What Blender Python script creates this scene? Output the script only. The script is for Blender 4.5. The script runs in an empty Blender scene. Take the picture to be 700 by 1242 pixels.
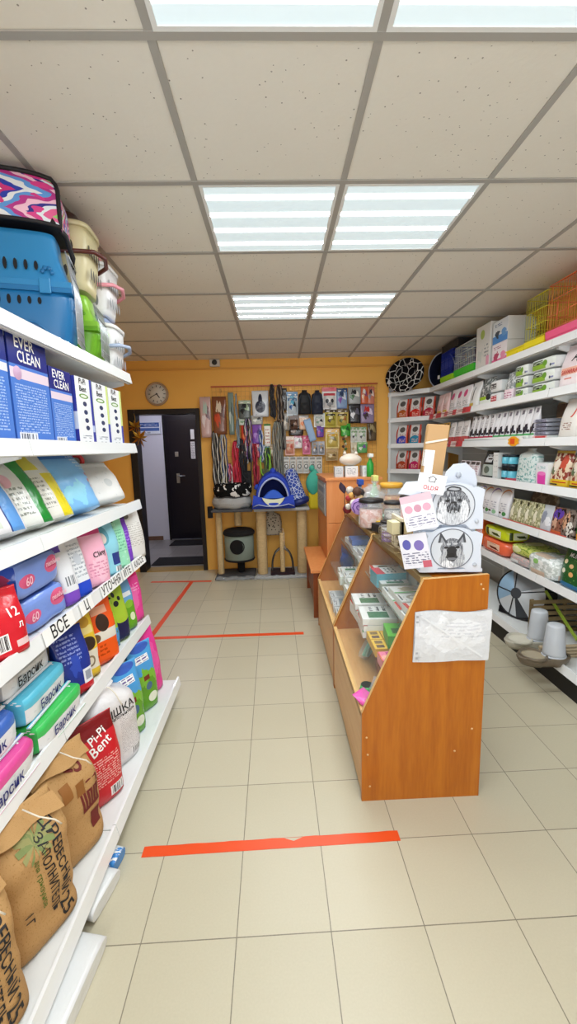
import bpy, math, random
from mathutils import Vector, Matrix
PI = math.pi
rnd = random.Random(7)
S = bpy.context.scene
COL = S.collection

# ------------------------------------------------------------------ colours and materials
def C(h, a=1.0):
    h = h.lstrip('#'); o = []
    for i in (0, 2, 4):
        v = int(h[i:i+2], 16) / 255
        o.append(v/12.92 if v <= .04045 else ((v+.055)/1.055)**2.4)
    return (*o, a)

_mats = {}
def mat(name, color='#ffffff', rough=.5, metal=0, emit=0, trans=0, alpha=1, bump=0, bscale=40, ior=1.45, spec=.5, coat=0):
    if name in _mats: return _mats[name]
    m = bpy.data.materials.new(name); m.use_nodes = True
    nt = m.node_tree; b = nt.nodes['Principled BSDF']
    b.inputs['Base Color'].default_value = C(color)
    b.inputs['Roughness'].default_value = rough
    b.inputs['Metallic'].default_value = metal
    b.inputs['IOR'].default_value = ior
    b.inputs['Specular IOR Level'].default_value = spec
    b.inputs['Coat Weight'].default_value = coat
    if trans: b.inputs['Transmission Weight'].default_value = trans
    if alpha < 1: b.inputs['Alpha'].default_value = alpha
    if emit:
        b.inputs['Emission Color'].default_value = C(color); b.inputs['Emission Strength'].default_value = emit
    if bump:
        n = nt.nodes.new('ShaderNodeTexNoise'); n.inputs['Scale'].default_value = bscale; n.inputs['Detail'].default_value = 3
        tc = nt.nodes.new('ShaderNodeTexCoord'); nt.links.new(tc.outputs['Object'], n.inputs['Vector'])
        bp = nt.nodes.new('ShaderNodeBump'); bp.inputs['Strength'].default_value = bump; bp.inputs['Distance'].default_value = .01
        nt.links.new(n.outputs['Fac'], bp.inputs['Height']); nt.links.new(bp.outputs[0], b.inputs['Normal'])
    _mats[name] = m
    return m

class NT:
    """small node-graph writer"""
    def __init__(s, name, rough=.5, metal=0, spec=.5, coat=0, alpha=1):
        s.m = bpy.data.materials.new(name); s.m.use_nodes = True; s.t = s.m.node_tree
        s.b = s.t.nodes['Principled BSDF']
        s.b.inputs['Roughness'].default_value = rough; s.b.inputs['Metallic'].default_value = metal
        s.b.inputs['Specular IOR Level'].default_value = spec; s.b.inputs['Coat Weight'].default_value = coat
        if alpha < 1: s.b.inputs['Alpha'].default_value = alpha
    def n(s, typ, **kw):
        x = s.t.nodes.new('ShaderNode' + typ)
        for k, v in kw.items(): setattr(x, k, v)
        return x
    def put(s, sock, v):
        if isinstance(v, bpy.types.NodeSocket): s.t.links.new(v, sock)
        else: sock.default_value = v
    def math(s, op, a, b=0.0, c=None):
        x = s.n('Math', operation=op); s.put(x.inputs[0], a); s.put(x.inputs[1], b)
        if c is not None: s.put(x.inputs[2], c)
        return x.outputs[0]
    def vm(s, op, a, b=None):
        x = s.n('VectorMath', operation=op); s.put(x.inputs[0], a)
        if b is not None: s.put(x.inputs[1], b)
        return x.outputs['Value'] if op == 'LENGTH' else x.outputs[0]
    def mix(s, f, a, b):
        x = s.n('Mix', data_type='RGBA'); s.put(x.inputs[0], f); s.put(x.inputs[6], a); s.put(x.inputs[7], b)
        return x.outputs[2]
    def uv(s): return s.n('TexCoord').outputs['UV']
    def obj(s): return s.n('TexCoord').outputs['Object']
    def noise(s, vec, scale, detail=2, out='Fac'):
        x = s.n('TexNoise'); s.put(x.inputs['Vector'], vec); x.inputs['Scale'].default_value = scale; x.inputs['Detail'].default_value = detail
        return x.outputs[out]
    def bump(s, h, strength=.3, dist=.01):
        x = s.n('Bump'); x.inputs['Strength'].default_value = strength; x.inputs['Distance'].default_value = dist
        s.put(x.inputs['Height'], h); s.t.links.new(x.outputs[0], s.b.inputs['Normal'])
    def base(s, c): s.put(s.b.inputs['Base Color'], c)

def printed(name, base, layers=(), rough=.33, crinkle=.45, spec=.5, alpha=1, cscale=14):
    """packaging print: shapes laid over the front (its own 0..1 coordinates, as ink on the pack)"""
    if name in _mats: return _mats[name]
    g = NT(name, rough=rough, spec=spec, alpha=alpha)
    uv = g.uv(); cur = C(base)
    wob = None
    def shape(cu, cv, hu, hv, kind, src):
        d = g.vm('SUBTRACT', src, (cu, cv, 0)); d = g.vm('DIVIDE', d, (hu, hv, 1))
        if kind == 'e': return g.math('LESS_THAN', g.vm('LENGTH', d), 1.0)
        d = g.vm('ABSOLUTE', d); sx = g.n('SeparateXYZ'); g.put(sx.inputs[0], d)
        return g.math('LESS_THAN', g.math('MAXIMUM', sx.outputs[0], sx.outputs[1]), 1.0)
    for L in layers:
        k = L[0]
        if k in ('rect', 'ell'):
            _, u0, v0, u1, v1, col = L
            m = shape((u0+u1)/2, (v0+v1)/2, (u1-u0)/2, (v1-v0)/2, 'e' if k == 'ell' else 'r', uv)
            cur = g.mix(m, cur, C(col))
        elif k == 'blob':
            _, u0, v0, u1, v1, col = L
            if wob is None:
                nn = g.noise(uv, 5, 3, 'Color'); w = g.vm('SUBTRACT', nn, (.5, .5, .5)); w = g.vm('MULTIPLY', w, (.45, .45, 0)); wob = g.vm('ADD', uv, w)
            m = shape((u0+u1)/2, (v0+v1)/2, (u1-u0)/2, (v1-v0)/2, 'e', wob)
            cur = g.mix(m, cur, C(col))
        elif k == 'text':        # rows of small print
            _, u0, v0, u1, v1, col, rows = L
            m = shape((u0+u1)/2, (v0+v1)/2, (u1-u0)/2, (v1-v0)/2, 'r', uv)
            sx = g.n('SeparateXYZ'); g.put(sx.inputs[0], uv)
            fr = g.math('FRACT', g.math('MULTIPLY', sx.outputs[1], rows/(v1-v0)))
            r = g.math('LESS_THAN', fr, .5)
            sc = g.vm('MULTIPLY', uv, (rows*3.2/(u1-u0)*.5, rows/(v1-v0)*.9, 1)); nz = g.noise(sc, 1.0, 1)
            t = g.math('GREATER_THAN', nz, .47)
            m = g.math('MULTIPLY', m, g.math('MULTIPLY', r, t))
            cur = g.mix(m, cur, C(col))
        elif k == 'bars':        # barcode
            _, u0, v0, u1, v1, col, n = L
            m = shape((u0+u1)/2, (v0+v1)/2, (u1-u0)/2, (v1-v0)/2, 'r', uv)
            sc = g.vm('MULTIPLY', uv, (n/(u1-u0), .01, 1)); nz = g.noise(sc, 1.0, 0)
            m = g.math('MULTIPLY', m, g.math('GREATER_THAN', nz, .5)); cur = g.mix(m, cur, C(col))
        elif k == 'diag':        # slanted edge: colour below the line v = a + b*u
            _, a, b, col = L
            sx = g.n('SeparateXYZ'); g.put(sx.inputs[0], uv)
            ln = g.math('MULTIPLY_ADD', sx.outputs[0], b, a)
            cur = g.mix(g.math('LESS_THAN', sx.outputs[1], ln), cur, C(col))
        elif k == 'specks':
            _, scale, thr, col = L
            nz = g.noise(uv, scale, 2); cur = g.mix(g.math('GREATER_THAN', nz, thr), cur, C(col))
        elif k == 'zig':
            _, n, amp, thick, cols = L
            sx = g.n('SeparateXYZ'); g.put(sx.inputs[0], uv)
            tri = g.math('PINGPONG', g.math('MULTIPLY', sx.outputs[1], n), .5)
            ph = g.math('FRACT', g.math('MULTIPLY_ADD', sx.outputs[0], thick, g.math('MULTIPLY', tri, amp)))
            rp = g.n('ValToRGB'); rp.color_ramp.interpolation = 'CONSTANT'
            el = rp.color_ramp.elements
            while len(el) < len(cols): el.new(.5)
            for i, cc in enumerate(cols): el[i].position = i/len(cols); el[i].color = C(cc)
            g.put(rp.inputs[0], ph); cur = g.mix(1.0, cur, rp.outputs[0])
    g.base(cur)
    if crinkle: g.bump(g.noise(g.obj(), cscale, 4), crinkle, .012)
    _mats[name] = g.m
    return g.m

# ------------------------------------------------------------------ mesh writer
class B:
    def __init__(s): s.v = []; s.f = []; s.mi = []; s.uv = []; s.mats = []; s.sm = []
    def m(s, mt):
        if mt not in s.mats: s.mats.append(mt)
        return s.mats.index(mt)
    def face(s, idx, mt, uvs=None, smooth=False):
        s.f.append(idx); s.mi.append(s.m(mt)); s.uv.append(uvs or [(0, 0)]*len(idx)); s.sm.append(smooth)
    def add(s, pts):
        k = len(s.v); s.v += [tuple(p) for p in pts]; return k
    def quad(s, a, b, c, d, mt, uvs=((0, 0), (1, 0), (1, 1), (0, 1))):
        k = s.add([a, b, c, d]); s.face([k, k+1, k+2, k+3], mt, list(uvs))
    def box(s, x0, y0, z0, x1, y1, z1, mt, T=None, front=None, top=None, side=None):
        P = [(x0,y0,z0),(x1,y0,z0),(x1,y1,z0),(x0,y1,z0),(x0,y0,z1),(x1,y0,z1),(x1,y1,z1),(x0,y1,z1)]
        if T is not None: P = [T @ Vector(p) for p in P]
        k = s.add(P); U = [(0,0),(1,0),(1,1),(0,1)]
        for q, mm in (((0,1,5,4), front or mt), ((1,2,6,5), side or mt), ((2,3,7,6), mt), ((3,0,4,7), side or mt), ((4,5,6,7), top or mt), ((3,2,1,0), mt)):
            s.face([k+i for i in q], mm, U)
        return s
    def lathe(s, prof, mt, n=24, T=None, cx=0, cy=0, z0=0, sx=1, sy=1, matf=None):
        k = len(s.v)
        for r, z in prof:
            for i in range(n):
                a = 2*PI*i/n; p = Vector((cx+r*math.cos(a)*sx, cy+r*math.sin(a)*sy, z0+z)); s.v.append(tuple(T @ p if T is not None else p))
        for j in range(len(prof)-1):
            for i in range(n):
                i2 = (i+1) % n
                s.face([k+j*n+i, k+j*n+i2, k+(j+1)*n+i2, k+(j+1)*n+i], matf(j) if matf else mt, [(i/n, j/(len(prof)-1)), ((i+1)/n, j/(len(prof)-1)), ((i+1)/n, (j+1)/(len(prof)-1)), (i/n, (j+1)/(len(prof)-1))], True)
        if prof[0][0] > 1e-4: s.face([k+i for i in range(n)][::-1], mt)
        if prof[-1][0] > 1e-4: s.face([k+(len(prof)-1)*n+i for i in range(n)], mt)
        return s
    def tube(s, pts, r, mt, n=8, closed=False, T=None):
        pts = [Vector(p) for p in pts]; m = len(pts); k = len(s.v); up0 = None
        rr = r if isinstance(r, (list, tuple)) else [r]*m
        for i, p in enumerate(pts):
            if closed: d = pts[(i+1) % m] - pts[i-1]
            else: d = pts[min(i+1, m-1)] - pts[max(i-1, 0)]
            d.normalize()
            if up0 is None: up0 = Vector((0,0,1)) if abs(d.z) < .9 else Vector((1,0,0))
            a = d.cross(up0)
            if a.length < 1e-4: a = d.orthogonal()
            a.normalize(); b = a.cross(d).normalized(); up0 = b
            for j in range(n):
                t = 2*PI*j/n; q = p + (a*math.cos(t) + b*math.sin(t))*rr[i]; s.v.append(tuple(T @ q if T is not None else q))
        for i in range(m if closed else m-1):
            i2 = (i+1) % m
            for j in range(n):
                j2 = (j+1) % n; s.face([k+i*n+j, k+i*n+j2, k+i2*n+j2, k+i2*n+j], mt, None, True)
        if not closed:
            s.face([k+j for j in range(n)][::-1], mt); s.face([k+(m-1)*n+j for j in range(n)], mt)
        return s
    def grid(s, fn, nu, nv, mt, closeu=False, uvf=None, matf=None, smooth=True):
        """surface fn(u,v)->xyz for u,v in 0..1"""
        k = len(s.v); cols = nu if closeu else nu+1
        for j in range(nv+1):
            for i in range(cols): s.v.append(tuple(fn(i/nu, j/nv)))
        for j in range(nv):
            for i in range(nu):
                i2 = (i+1) % cols if closeu else i+1
                us = [(i/nu, j/nv), ((i+1)/nu, j/nv), ((i+1)/nu, (j+1)/nv), (i/nu, (j+1)/nv)]
                if uvf: us = [uvf(*q) for q in us]
                s.face([k+j*cols+i, k+j*cols+i2, k+(j+1)*cols+i2, k+(j+1)*cols+i], matf((i+.5)/nu, (j+.5)/nv) if matf else mt, us, smooth)
        return s
    def poly(s, pts2, t, mt, T, edge=None):
        """flat outline (x,z) given thickness t along -y, placed by T"""
        n = len(pts2); k = s.add([T @ Vector((x, 0, z)) for x, z in pts2] + [T @ Vector((x, -t, z)) for x, z in pts2])
        xs = [p[0] for p in pts2]; zs = [p[1] for p in pts2]; dx = max(xs)-min(xs) or 1; dz = max(zs)-min(zs) or 1
        U = [((x-min(xs))/dx, (z-min(zs))/dz) for x, z in pts2]
        area = sum(pts2[i][0]*pts2[(i+1) % n][1]-pts2[(i+1) % n][0]*pts2[i][1] for i in range(n))
        fr = [k+n+i for i in range(n)]; bk = [k+i for i in range(n)]
        if area < 0: fr.reverse(); U2 = U[::-1]
        else: bk.reverse(); U2 = U
        s.face(fr, mt, U2); s.face(bk, mt)
        for i in range(n):
            j = (i+1) % n; s.face([k+i, k+j, k+n+j, k+n+i] if area < 0 else [k+j, k+i, k+n+i, k+n+j], edge or mt)
        return s
    def text(s, txt, size, mt, fn, align='CENTER', depth=0, squeeze=1.0):
        """lettering: fn(x, z) -> world point for flat text coordinates"""
        vs, fs = text_mesh(txt, align)
        k = s.add([fn(x*size*squeeze, y*size) for x, y in vs])
        for f in fs: s.face([k+i for i in f], mt)
        return s
    def make(s, name, parent=None, bevel=0, loc=None, rot=None, seg=2):
        me = bpy.data.meshes.new(name); me.from_pydata(s.v, [], s.f)
        for mm in s.mats: me.materials.append(mm)
        me.polygons.foreach_set('material_index', s.mi); me.polygons.foreach_set('use_smooth', s.sm)
        ul = me.uv_layers.new(name='UVMap'); flat = []
        for u in s.uv:
            for a in u: flat += [a[0], a[1]]
        ul.data.foreach_set('uv', flat); me.update()
        o = bpy.data.objects.new(name, me); COL.objects.link(o)
        if parent is not None: o.parent = parent
        if loc: o.location = loc
        if rot: o.rotation_euler = rot
        if bevel:
            b = o.modifiers.new('Bevel', 'BEVEL'); b.width = bevel; b.segments = seg; b.limit_method = 'ANGLE'; b.angle_limit = math.radians(40)
        return o

_txt = {}
def text_mesh(txt, align='CENTER'):
    key = (txt, align)
    if key in _txt: return _txt[key]
    cu = bpy.data.curves.new('lettering', 'FONT'); cu.body = txt; cu.align_x = align; cu.align_y = 'CENTER'; cu.resolution_u = 2; cu.offset = .012
    ob = bpy.data.objects.new('lettering', cu); COL.objects.link(ob)
    dg = bpy.context.evaluated_depsgraph_get(); dg.update()
    me = bpy.data.meshes.new_from_object(ob.evaluated_get(dg))
    vs = [(v.co.x, v.co.y) for v in me.vertices]; fs = [list(p.vertices) for p in me.polygons]
    bpy.data.objects.remove(ob); bpy.data.curves.remove(cu); bpy.data.meshes.remove(me)
    _txt[key] = (vs, fs)
    return _txt[key]

# ------------------------------------------------------------------ naming
def tag(o, label, cat, group=None, kind=None):
    o['label'] = label; o['category'] = cat
    if group: o['group'] = group
    if kind: o['kind'] = kind
    return o
def struct(o): o['kind'] = 'structure'; return o
def thing(name, label, cat, loc=(0,0,0), rot=(0,0,0), group=None):
    o = bpy.data.objects.new(name, None); COL.objects.link(o); o.location = loc; o.rotation_euler = rot; o.empty_display_size = .05
    return tag(o, label, cat, group)
def dup(root, loc=None, rot=None, label=None, group=None, scale=None):
    r = root.copy(); COL.objects.link(r)
    if loc is not None: r.location = loc
    if rot is not None: r.rotation_euler = rot
    if scale is not None: r.scale = scale
    if label: r['label'] = label
    if group: r['group'] = group
    for ch in list(root.children):
        c = ch.copy(); COL.objects.link(c); c.parent = r
        for g in ch.children:
            d = g.copy(); COL.objects.link(d); d.parent = c
    return r
def TR(x=0, y=0, z=0, rx=0, ry=0, rz=0):
    return Matrix.Translation((x, y, z)) @ Matrix.Rotation(rz, 4, 'Z') @ Matrix.Rotation(ry, 4, 'Y') @ Matrix.Rotation(rx, 4, 'X')
ORD = ['first', 'second', 'third', 'fourth', 'fifth', 'sixth', 'seventh', 'eighth', 'ninth', 'tenth', 'eleventh', 'twelfth', 'thirteenth', 'fourteenth']
# ------------------------------------------------------------------ camera (eye 1.5 m above the floor, wide phone lens)
cam = bpy.data.objects.new('camera', bpy.data.cameras.new('camera')); COL.objects.link(cam)
_p, _y, _r = .1515, .0272, -.0249
F = Vector((math.sin(_y)*math.cos(_p), math.cos(_y)*math.cos(_p), -math.sin(_p)))
RT = Vector((math.cos(_y), -math.sin(_y), 0)); UP = RT.cross(F)
R2 = math.cos(_r)*RT + math.sin(_r)*UP; U2 = -math.sin(_r)*RT + math.cos(_r)*UP
cam.matrix_world = Matrix(((R2.x, U2.x, -F.x, 0), (R2.y, U2.y, -F.y, 0), (R2.z, U2.z, -F.z, 1.5), (0, 0, 0, 1)))
cam.data.sensor_fit = 'VERTICAL'; cam.data.sensor_height = 36; cam.data.lens = 500.73/1242*36; cam.data.clip_start = .02
S.camera = cam
S.view_settings.view_transform = 'Standard'; S.view_settings.look = 'None'; S.view_settings.gamma = 1; S.view_settings.use_curve_mapping = False
S.view_settings.exposure = 0.22
w = bpy.data.worlds.new('world'); S.world = w; w.use_nodes = True
w.node_tree.nodes['Background'].inputs[0].default_value = (.8, .85, 1, 1); w.node_tree.nodes['Background'].inputs[1].default_value = .0
S.cycles.max_bounces = 8; S.cycles.transparent_max_bounces = 12; S.cycles.use_denoising = True

# ------------------------------------------------------------------ room
XL, XR, Y0, Y1, H = -2.05, 2.17, -1.9, 5.14, 2.57
def floor_mat():
    g = NT('beige_floor_tiles', rough=.34, spec=.4)
    t = .2957; mp = g.n('Mapping'); g.put(mp.inputs[0], g.obj()); mp.inputs['Location'].default_value = (.4536+t*20, -1.0775+t*20, 0); mp.inputs['Rotation'].default_value = (0, 0, -.0066)
    br = g.n('TexBrick'); br.offset = 0; br.squash = 1
    g.put(br.inputs['Vector'], mp.outputs[0]); br.inputs['Scale'].default_value = 1; br.inputs['Mortar Size'].default_value = .0017; br.inputs['Mortar Smooth'].default_value = .1
    br.inputs['Brick Width'].default_value = t; br.inputs['Row Height'].default_value = t
    br.inputs['Color1'].default_value = C('#c6bfa8'); br.inputs['Color2'].default_value = C('#bdb69e'); br.inputs['Mortar'].default_value = C('#5e574b')
    nz = g.noise(g.obj(), 2.2, 5); sp = g.noise(g.obj(), 160, 2)
    c = g.mix(g.math('MULTIPLY', nz, .35), br.outputs[0], C('#b3a98b')); c = g.mix(g.math('MULTIPLY', sp, .18), c, C('#e8e0cc'))
    g.base(c); g.bump(g.math('SUBTRACT', 1.0, br.outputs[1]), .35, .003)
    return g.m
FM = floor_mat()
b = B(); b.box(XL, Y0, -.1, XR, Y1, 0, FM); struct(b.make('floor'))
WY = mat('orange_yellow_wall_paint', '#f0b554', .6, bump=.08, bscale=30)
for nm, q in (('wall_left', (XL-.12, Y0, 0, XL, Y1+.12, H+.3)), ('wall_right', (XR, Y0, 0, XR+.12, Y1+.12, H+.3))):
    b = B(); b.box(*q, WY); struct(b.make(nm))
b = B(); b.box(XL-.12, Y0-.12, 0, XR+.12, Y0, .5, WY); b.box(XL-.12, Y0-.12, 2.3, XR+.12, Y0, H+.3, WY); b.box(XL-.12, Y0-.12, .5, -1.5, Y0, 2.3, WY); b.box(1.5, Y0-.12, .5, XR+.12, Y0, 2.3, WY)
struct(b.make('wall_front'))
b = B(); fw = mat('added_window_frame', '#e6e6e6', .4)
for q in ((-1.5, .5, 1.5, .56), (-1.5, 2.24, 1.5, 2.3), (-1.5, .56, -1.44, 2.24), (1.44, .56, 1.5, 2.24), (-.03, .56, .03, 2.24)): b.box(q[0], Y0-.09, q[1], q[2], Y0-.03, q[3], fw)
struct(b.make('added_window_1', bevel=.004))  # invented window behind the camera, unseen, added to let fill light in
dl = bpy.data.lights.new('added_fill', 'AREA'); dl.shape = 'RECTANGLE'; dl.size = 3.2; dl.size_y = 2.2; dl.energy = 110; dl.color = (.93, .97, 1)  # area light added outside the invented window as soft frontal fill
dlo = bpy.data.objects.new('added_fill', dl); COL.objects.link(dlo); dlo.location = (0, Y0-.7, 1.3); dlo.rotation_euler = (math.radians(97), 0, 0)
DX0, DX1, DZ = -1.76, -.905, 2.01
b = B(); b.box(XL, Y1, 0, DX0, Y1+.14, H+.3, WY); b.box(DX1, Y1, 0, XR, Y1+.14, H+.3, WY); b.box(DX0, Y1, DZ, DX1, Y1+.14, H+.3, WY)
struct(b.make('wall_back'))
# conduit line that runs along the top of the back wall
b = B(); b.box(XL, Y1-.018, 2.455, 1.9, Y1, 2.475, mat('wall_trunking', '#dfa24a', .5)); struct(b.make('trim_1', bevel=.002))

# suspended ceiling
def ceil_mat():
    g = NT('mineral_fibre_tile', rough=.95, spec=.15)
    v = g.n('TexVoronoi'); g.put(v.inputs['Vector'], g.obj()); v.inputs['Scale'].default_value = 38
    d = g.math('LESS_THAN', v.outputs['Distance'], .1)
    n1 = g.noise(g.obj(), 9, 2); n2 = g.noise(g.obj(), 60, 3)
    d = g.math('MULTIPLY', d, g.math('GREATER_THAN', n2, .46))
    c = g.mix(g.math('MULTIPLY', n1, .3), C('#eae6dc'), C('#dfdace')); c = g.mix(d, c, C('#857e76'))
    c = g.mix(g.math('MULTIPLY', n2, .2), c, C('#ddd8cc'))
    g.base(c); g.bump(n2, .15, .004); return g.m
CM = ceil_mat()
GM = mat('ceiling_grid_metal', '#a9a6a0', .45)
ceiling = B(); ceiling.box(XL, Y0, H, XR, Y1, H+.06, CM); ceiling = struct(ceiling.make('ceiling'))
CX, CY = -.2938, 1.8516
b = B()
i = -3
while CX+.6*i < XR:
    if CX+.6*i > XL: b.box(CX+.6*i-.012, Y0, H-.004, CX+.6*i+.012, Y1, H, GM)
    i += 1
j = -6
while CY+.6*j < Y1:
    if CY+.6*j > Y0: b.box(XL, CY+.6*j-.012, H-.0055, XR, CY+.6*j+.012, H-.001, GM)
    j += 1
b.make('ceiling_grid', ceiling)

LAMP = 46
# recessed fluorescent fixtures: tray, lamp tubes, prismatic cover
DM = mat('prismatic_cover', '#d4e4ea', .5, emit=.48); WM = mat('fixture_white_metal', '#e9ebea', .4)
DM2 = mat('prismatic_cover_by_tube', '#eefaff', .3, emit=.75); DT = mat('prismatic_cover_over_tube', '#f6fcff', .3, emit=LAMP)
def ceiling_light(i, j, label):
    x0, y0 = CX+.6*i+.012, CY+.6*j+.012; w_ = .576
    t = thing('ceiling_light', label, 'ceiling light', (x0+w_/2, y0+w_/2, H), group='square fluorescent panels in the ceiling')
    b = B(); r = .288
    for q in ((-r, -r, r, -r+.014), (-r, r-.014, r, r), (-r, -r+.014, -r+.014, r-.014), (r-.014, -r+.014, r, r-.014)): b.box(q[0], q[1], -.006, q[2], q[3], .012, WM)
    b.make('frame', t)
    q = r-.014; b = B(); ys = [-q]; ms = []
    for c_ in (-.2, -.067, .067, .2):
        for e, m_ in ((-.024, DM), (-.013, DM2), (.013, DT), (.024, DM2)): ys.append(c_+e); ms.append(m_)
    ys.append(q); ms.append(DM)
    for n_ in range(len(ms)):
        lx = q-.02 if ms[n_] is not DM else q
        k = b.add([(-q,ys[n_],-.003),(q,ys[n_],-.003),(q,ys[n_+1],-.003),(-q,ys[n_+1],-.003)]); b.face([k+3,k+2,k+1,k], ms[n_])
    b.make('diffuser', t)
for (i, j, l) in ((0,-2,'ceiling light panel at the top edge, left of the pair closest above the viewer'), (1,-2,'ceiling light panel at the top edge, right of the pair closest above the viewer'),
                  (0,0,'left panel of the middle pair of glowing ceiling lights'), (1,0,'right panel of the middle pair of glowing ceiling lights'),
                  (0,2,'left panel of the small distant pair of ceiling lights'), (1,2,'right panel of the small distant pair of ceiling lights')):
    ceiling_light(i, j, l)
for k, (i, j) in enumerate(((0,-4),(1,-4))):
    ceiling_light(i, j, 'ceiling light panel behind the viewer, %s of two' % ('left', 'right')[k])

# ------------------------------------------------------------------ doorway and corridor
BK = mat('black_door_frame', '#17161a', .35)
b = B(); b.box(DX0, Y1-.03, 0, DX0+.085, Y1+.15, DZ, BK); b.box(DX1-.05, Y1-.03, 0, DX1, Y1+.15, DZ, BK); b.box(DX0+.085, Y1-.03, DZ-.06, DX1-.05, Y1+.15, DZ, BK)
d1 = struct(b.make('door_1', bevel=.004)); 
b = B(); b.box(DX0+.085, Y1-.03, 0, DX1-.05, Y1+.16, .012, mat('brass_threshold', '#b99a5a', .4, .5)); b.make('threshold', d1)
WL = mat('corridor_white_wall', '#dcdcec', .6)
CYB = 7.05
b = B(); b.box(-3.6, CYB, 0, 0, CYB+.1, 2.7, WL); struct(b.make('wall_corridor_back'))
b = B(); b.box(-3.7, Y1+.14, 0, -3.6, CYB, 2.7, WL); struct(b.make('wall_corridor_left'))
b = B(); b.box(-.3, Y1+.14, 0, -.2, CYB, 2.7, WL); struct(b.make('wall_corridor_right'))
def grey_tile():
    g = NT('grey_corridor_tiles', rough=.3)
    br = g.n('TexBrick'); br.offset = 0; g.put(br.inputs[0], g.obj()); br.inputs['Scale'].default_value = 1; br.inputs['Brick Width'].default_value = .4; br.inputs['Row Height'].default_value = .4
    br.inputs['Mortar Size'].default_value = .004; br.inputs['Color1'].default_value = C('#8f8b8a'); br.inputs['Color2'].default_value = C('#7d7877'); br.inputs['Mortar'].default_value = C('#4b4847')
    g.base(g.mix(g.math('MULTIPLY', g.noise(g.obj(), 5, 4), .5), br.outputs[0], C('#a8a4a2'))); return g.m
b = B(); b.box(-3.6, Y1, -.1, -.3, CYB, 0.0, grey_tile()); struct(b.make('floor_corridor'))
b = B(); b.box(-3.6, Y1+.14, 2.5, -.3, CYB, 2.6, WL); struct(b.make('ceiling_corridor'))
b = B(); b.box(-3.6, CYB-.015, 0, -1.98, CYB, .07, mat('brown_skirting', '#7a5a48', .5)); struct(b.make('baseboard_corridor'))
# lamp of the corridor
t = thing('corridor_ceiling_lamp', 'round white ceiling lamp in the corridor beyond the doorway', 'ceiling light', (-1.6, 6.1, 2.5))
b = B(); b.lathe([(.14,0),(.15,-.02),(.15,-.04)], WM, 24); b.make('base', t)
b = B(); b.lathe([(.145,-.04),(.13,-.08),(.08,-.105),(.0,-.11)], mat('corridor_lamp_glass', '#eef2ff', .3, emit=45), 24); b.make('lamp_shade', t)
# black metal door in the corridor wall
t = thing('entrance_door', 'black metal door with silver handle at the end of the corridor', 'door', (-1.5, CYB, 0)); t['kind'] = 'thing'
BD = mat('black_steel_door', '#151320', .3, bump=.1, bscale=60); ST = mat('brushed_steel', '#b9bbbd', .3, .8)
b = B(); b.box(-.33, -.05, .02, .42, -.01, 2.12, BD); b.box(-.27, -.056, .12, .36, -.05, 2.02, BD); b.make('door_leaf', t, bevel=.004)
b = B(); b.box(-.36, -.035, 0, -.33, 0, 2.15, BK); b.box(.42, -.035, 0, .45, 0, 2.15, BK); b.box(-.33, -.035, 2.12, .42, 0, 2.15, BK); b.make('frame', t)
b = B(); b.box(-.17, -.068, .98, -.12, -.056, 1.14, ST); b.tube([(-.145,-.062,1.1),(-.145,-.1,1.1),(-.12,-.105,1.1),(-.02,-.105,1.1)], .009, ST); b.make('handle', t)
b = B(); b.box(-.175, -.068, 1.42, -.12, -.056, 1.5, ST); b.make('lock', t, bevel=.004)
b = B(); W_ = mat('paper_white', '#ececec', .7)
b.box(.09, -.058, 1.38, .16, -.056, 1.66, printed('door_notice', '#efeff2', [('text', .1,.05,.9,.95,'#55586a',12)], crinkle=0)); b.box(.10, -.058, 1.7, .16, -.056, 1.86, W_); b.make('paper_notice', t)
# information sign on the corridor wall
t = thing('wall_sign', 'blue and white information board high on the corridor wall', 'sign', (-2.1, CYB-.012, 1.9))
b = B(); b.box(-.2, -.008, -.1, .2, .012, .1, printed('blue_board', '#dfe5f2', [('rect',.04,.58,.96,.93,'#3056a6'),('text',.08,.64,.9,.88,'#c8d4ee',3),('rect',.04,.25,.96,.5,'#4c6cb4'),('text',.1,.06,.6,.2,'#30406a',2)], crinkle=0), side=mat('board_edge','#7a86a8',.5)); b.make('board', t)
# mats in the corridor
MTM = mat('black_mat_rubber', '#17151a', .9, bump=.5, bscale=150)
b = B(); b.box(-.42, -.2, 0, .42, .2, .012, MTM); tag(b.make('door_mat', bevel=.004, loc=(-1.29, 5.6, 0)), 'black doormat on the grey tiles just past the doorway', 'doormat')
b = B(); b.box(-.38, -.2, 0, .38, .2, .012, MTM); tag(b.make('door_mat', bevel=.004, loc=(-1.38, 6.75, 0)), 'black doormat in front of the black metal door', 'doormat')
# golden foil flower by the door frame
t = thing('hanging_foil_flower', 'golden foil star flower hung at the left of the doorway', 'decoration', (-1.655, 5.06, 1.72))
GD = mat('gold_foil', '#c98d2c', .3, .75, bump=.6, bscale=70); GY = mat('yellow_foil', '#dcb548', .35, .5)
b = B()
for (cx, cz, r) in ((0, .08, .1), (.045, -.05, .12)):
    for k in range(9):
        a = 2*PI*k/9 + .2; L = r*(1 if k % 2 else .8)
        p0 = Vector((cx, -.01, cz)); tip = Vector((cx+L*math.cos(a), -.03, cz+L*math.sin(a))); n1 = Vector((cx+L*.45*math.cos(a+.33), -.045, cz+L*.45*math.sin(a+.33))); n2 = Vector((cx+L*.45*math.cos(a-.33), -.008, cz+L*.45*math.sin(a-.33)))
        for (p, q, s_) in ((p0, n1, tip), (p0, tip, n2)):
            k0 = b.add([p, q, s_, p+Vector((0,.004,0)), q+Vector((0,.004,0)), s_+Vector((0,.004,0))]); b.face([k0,k0+1,k0+2], GD if k % 3 else GY); b.face([k0+5,k0+4,k0+3], GD)
b.make('petal', t)
b = B(); b.tube([(0,-.008,.1),(0,0,.2),(-.02,.03,.24)], .0025, GY, 5); b.make('string', t)

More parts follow.
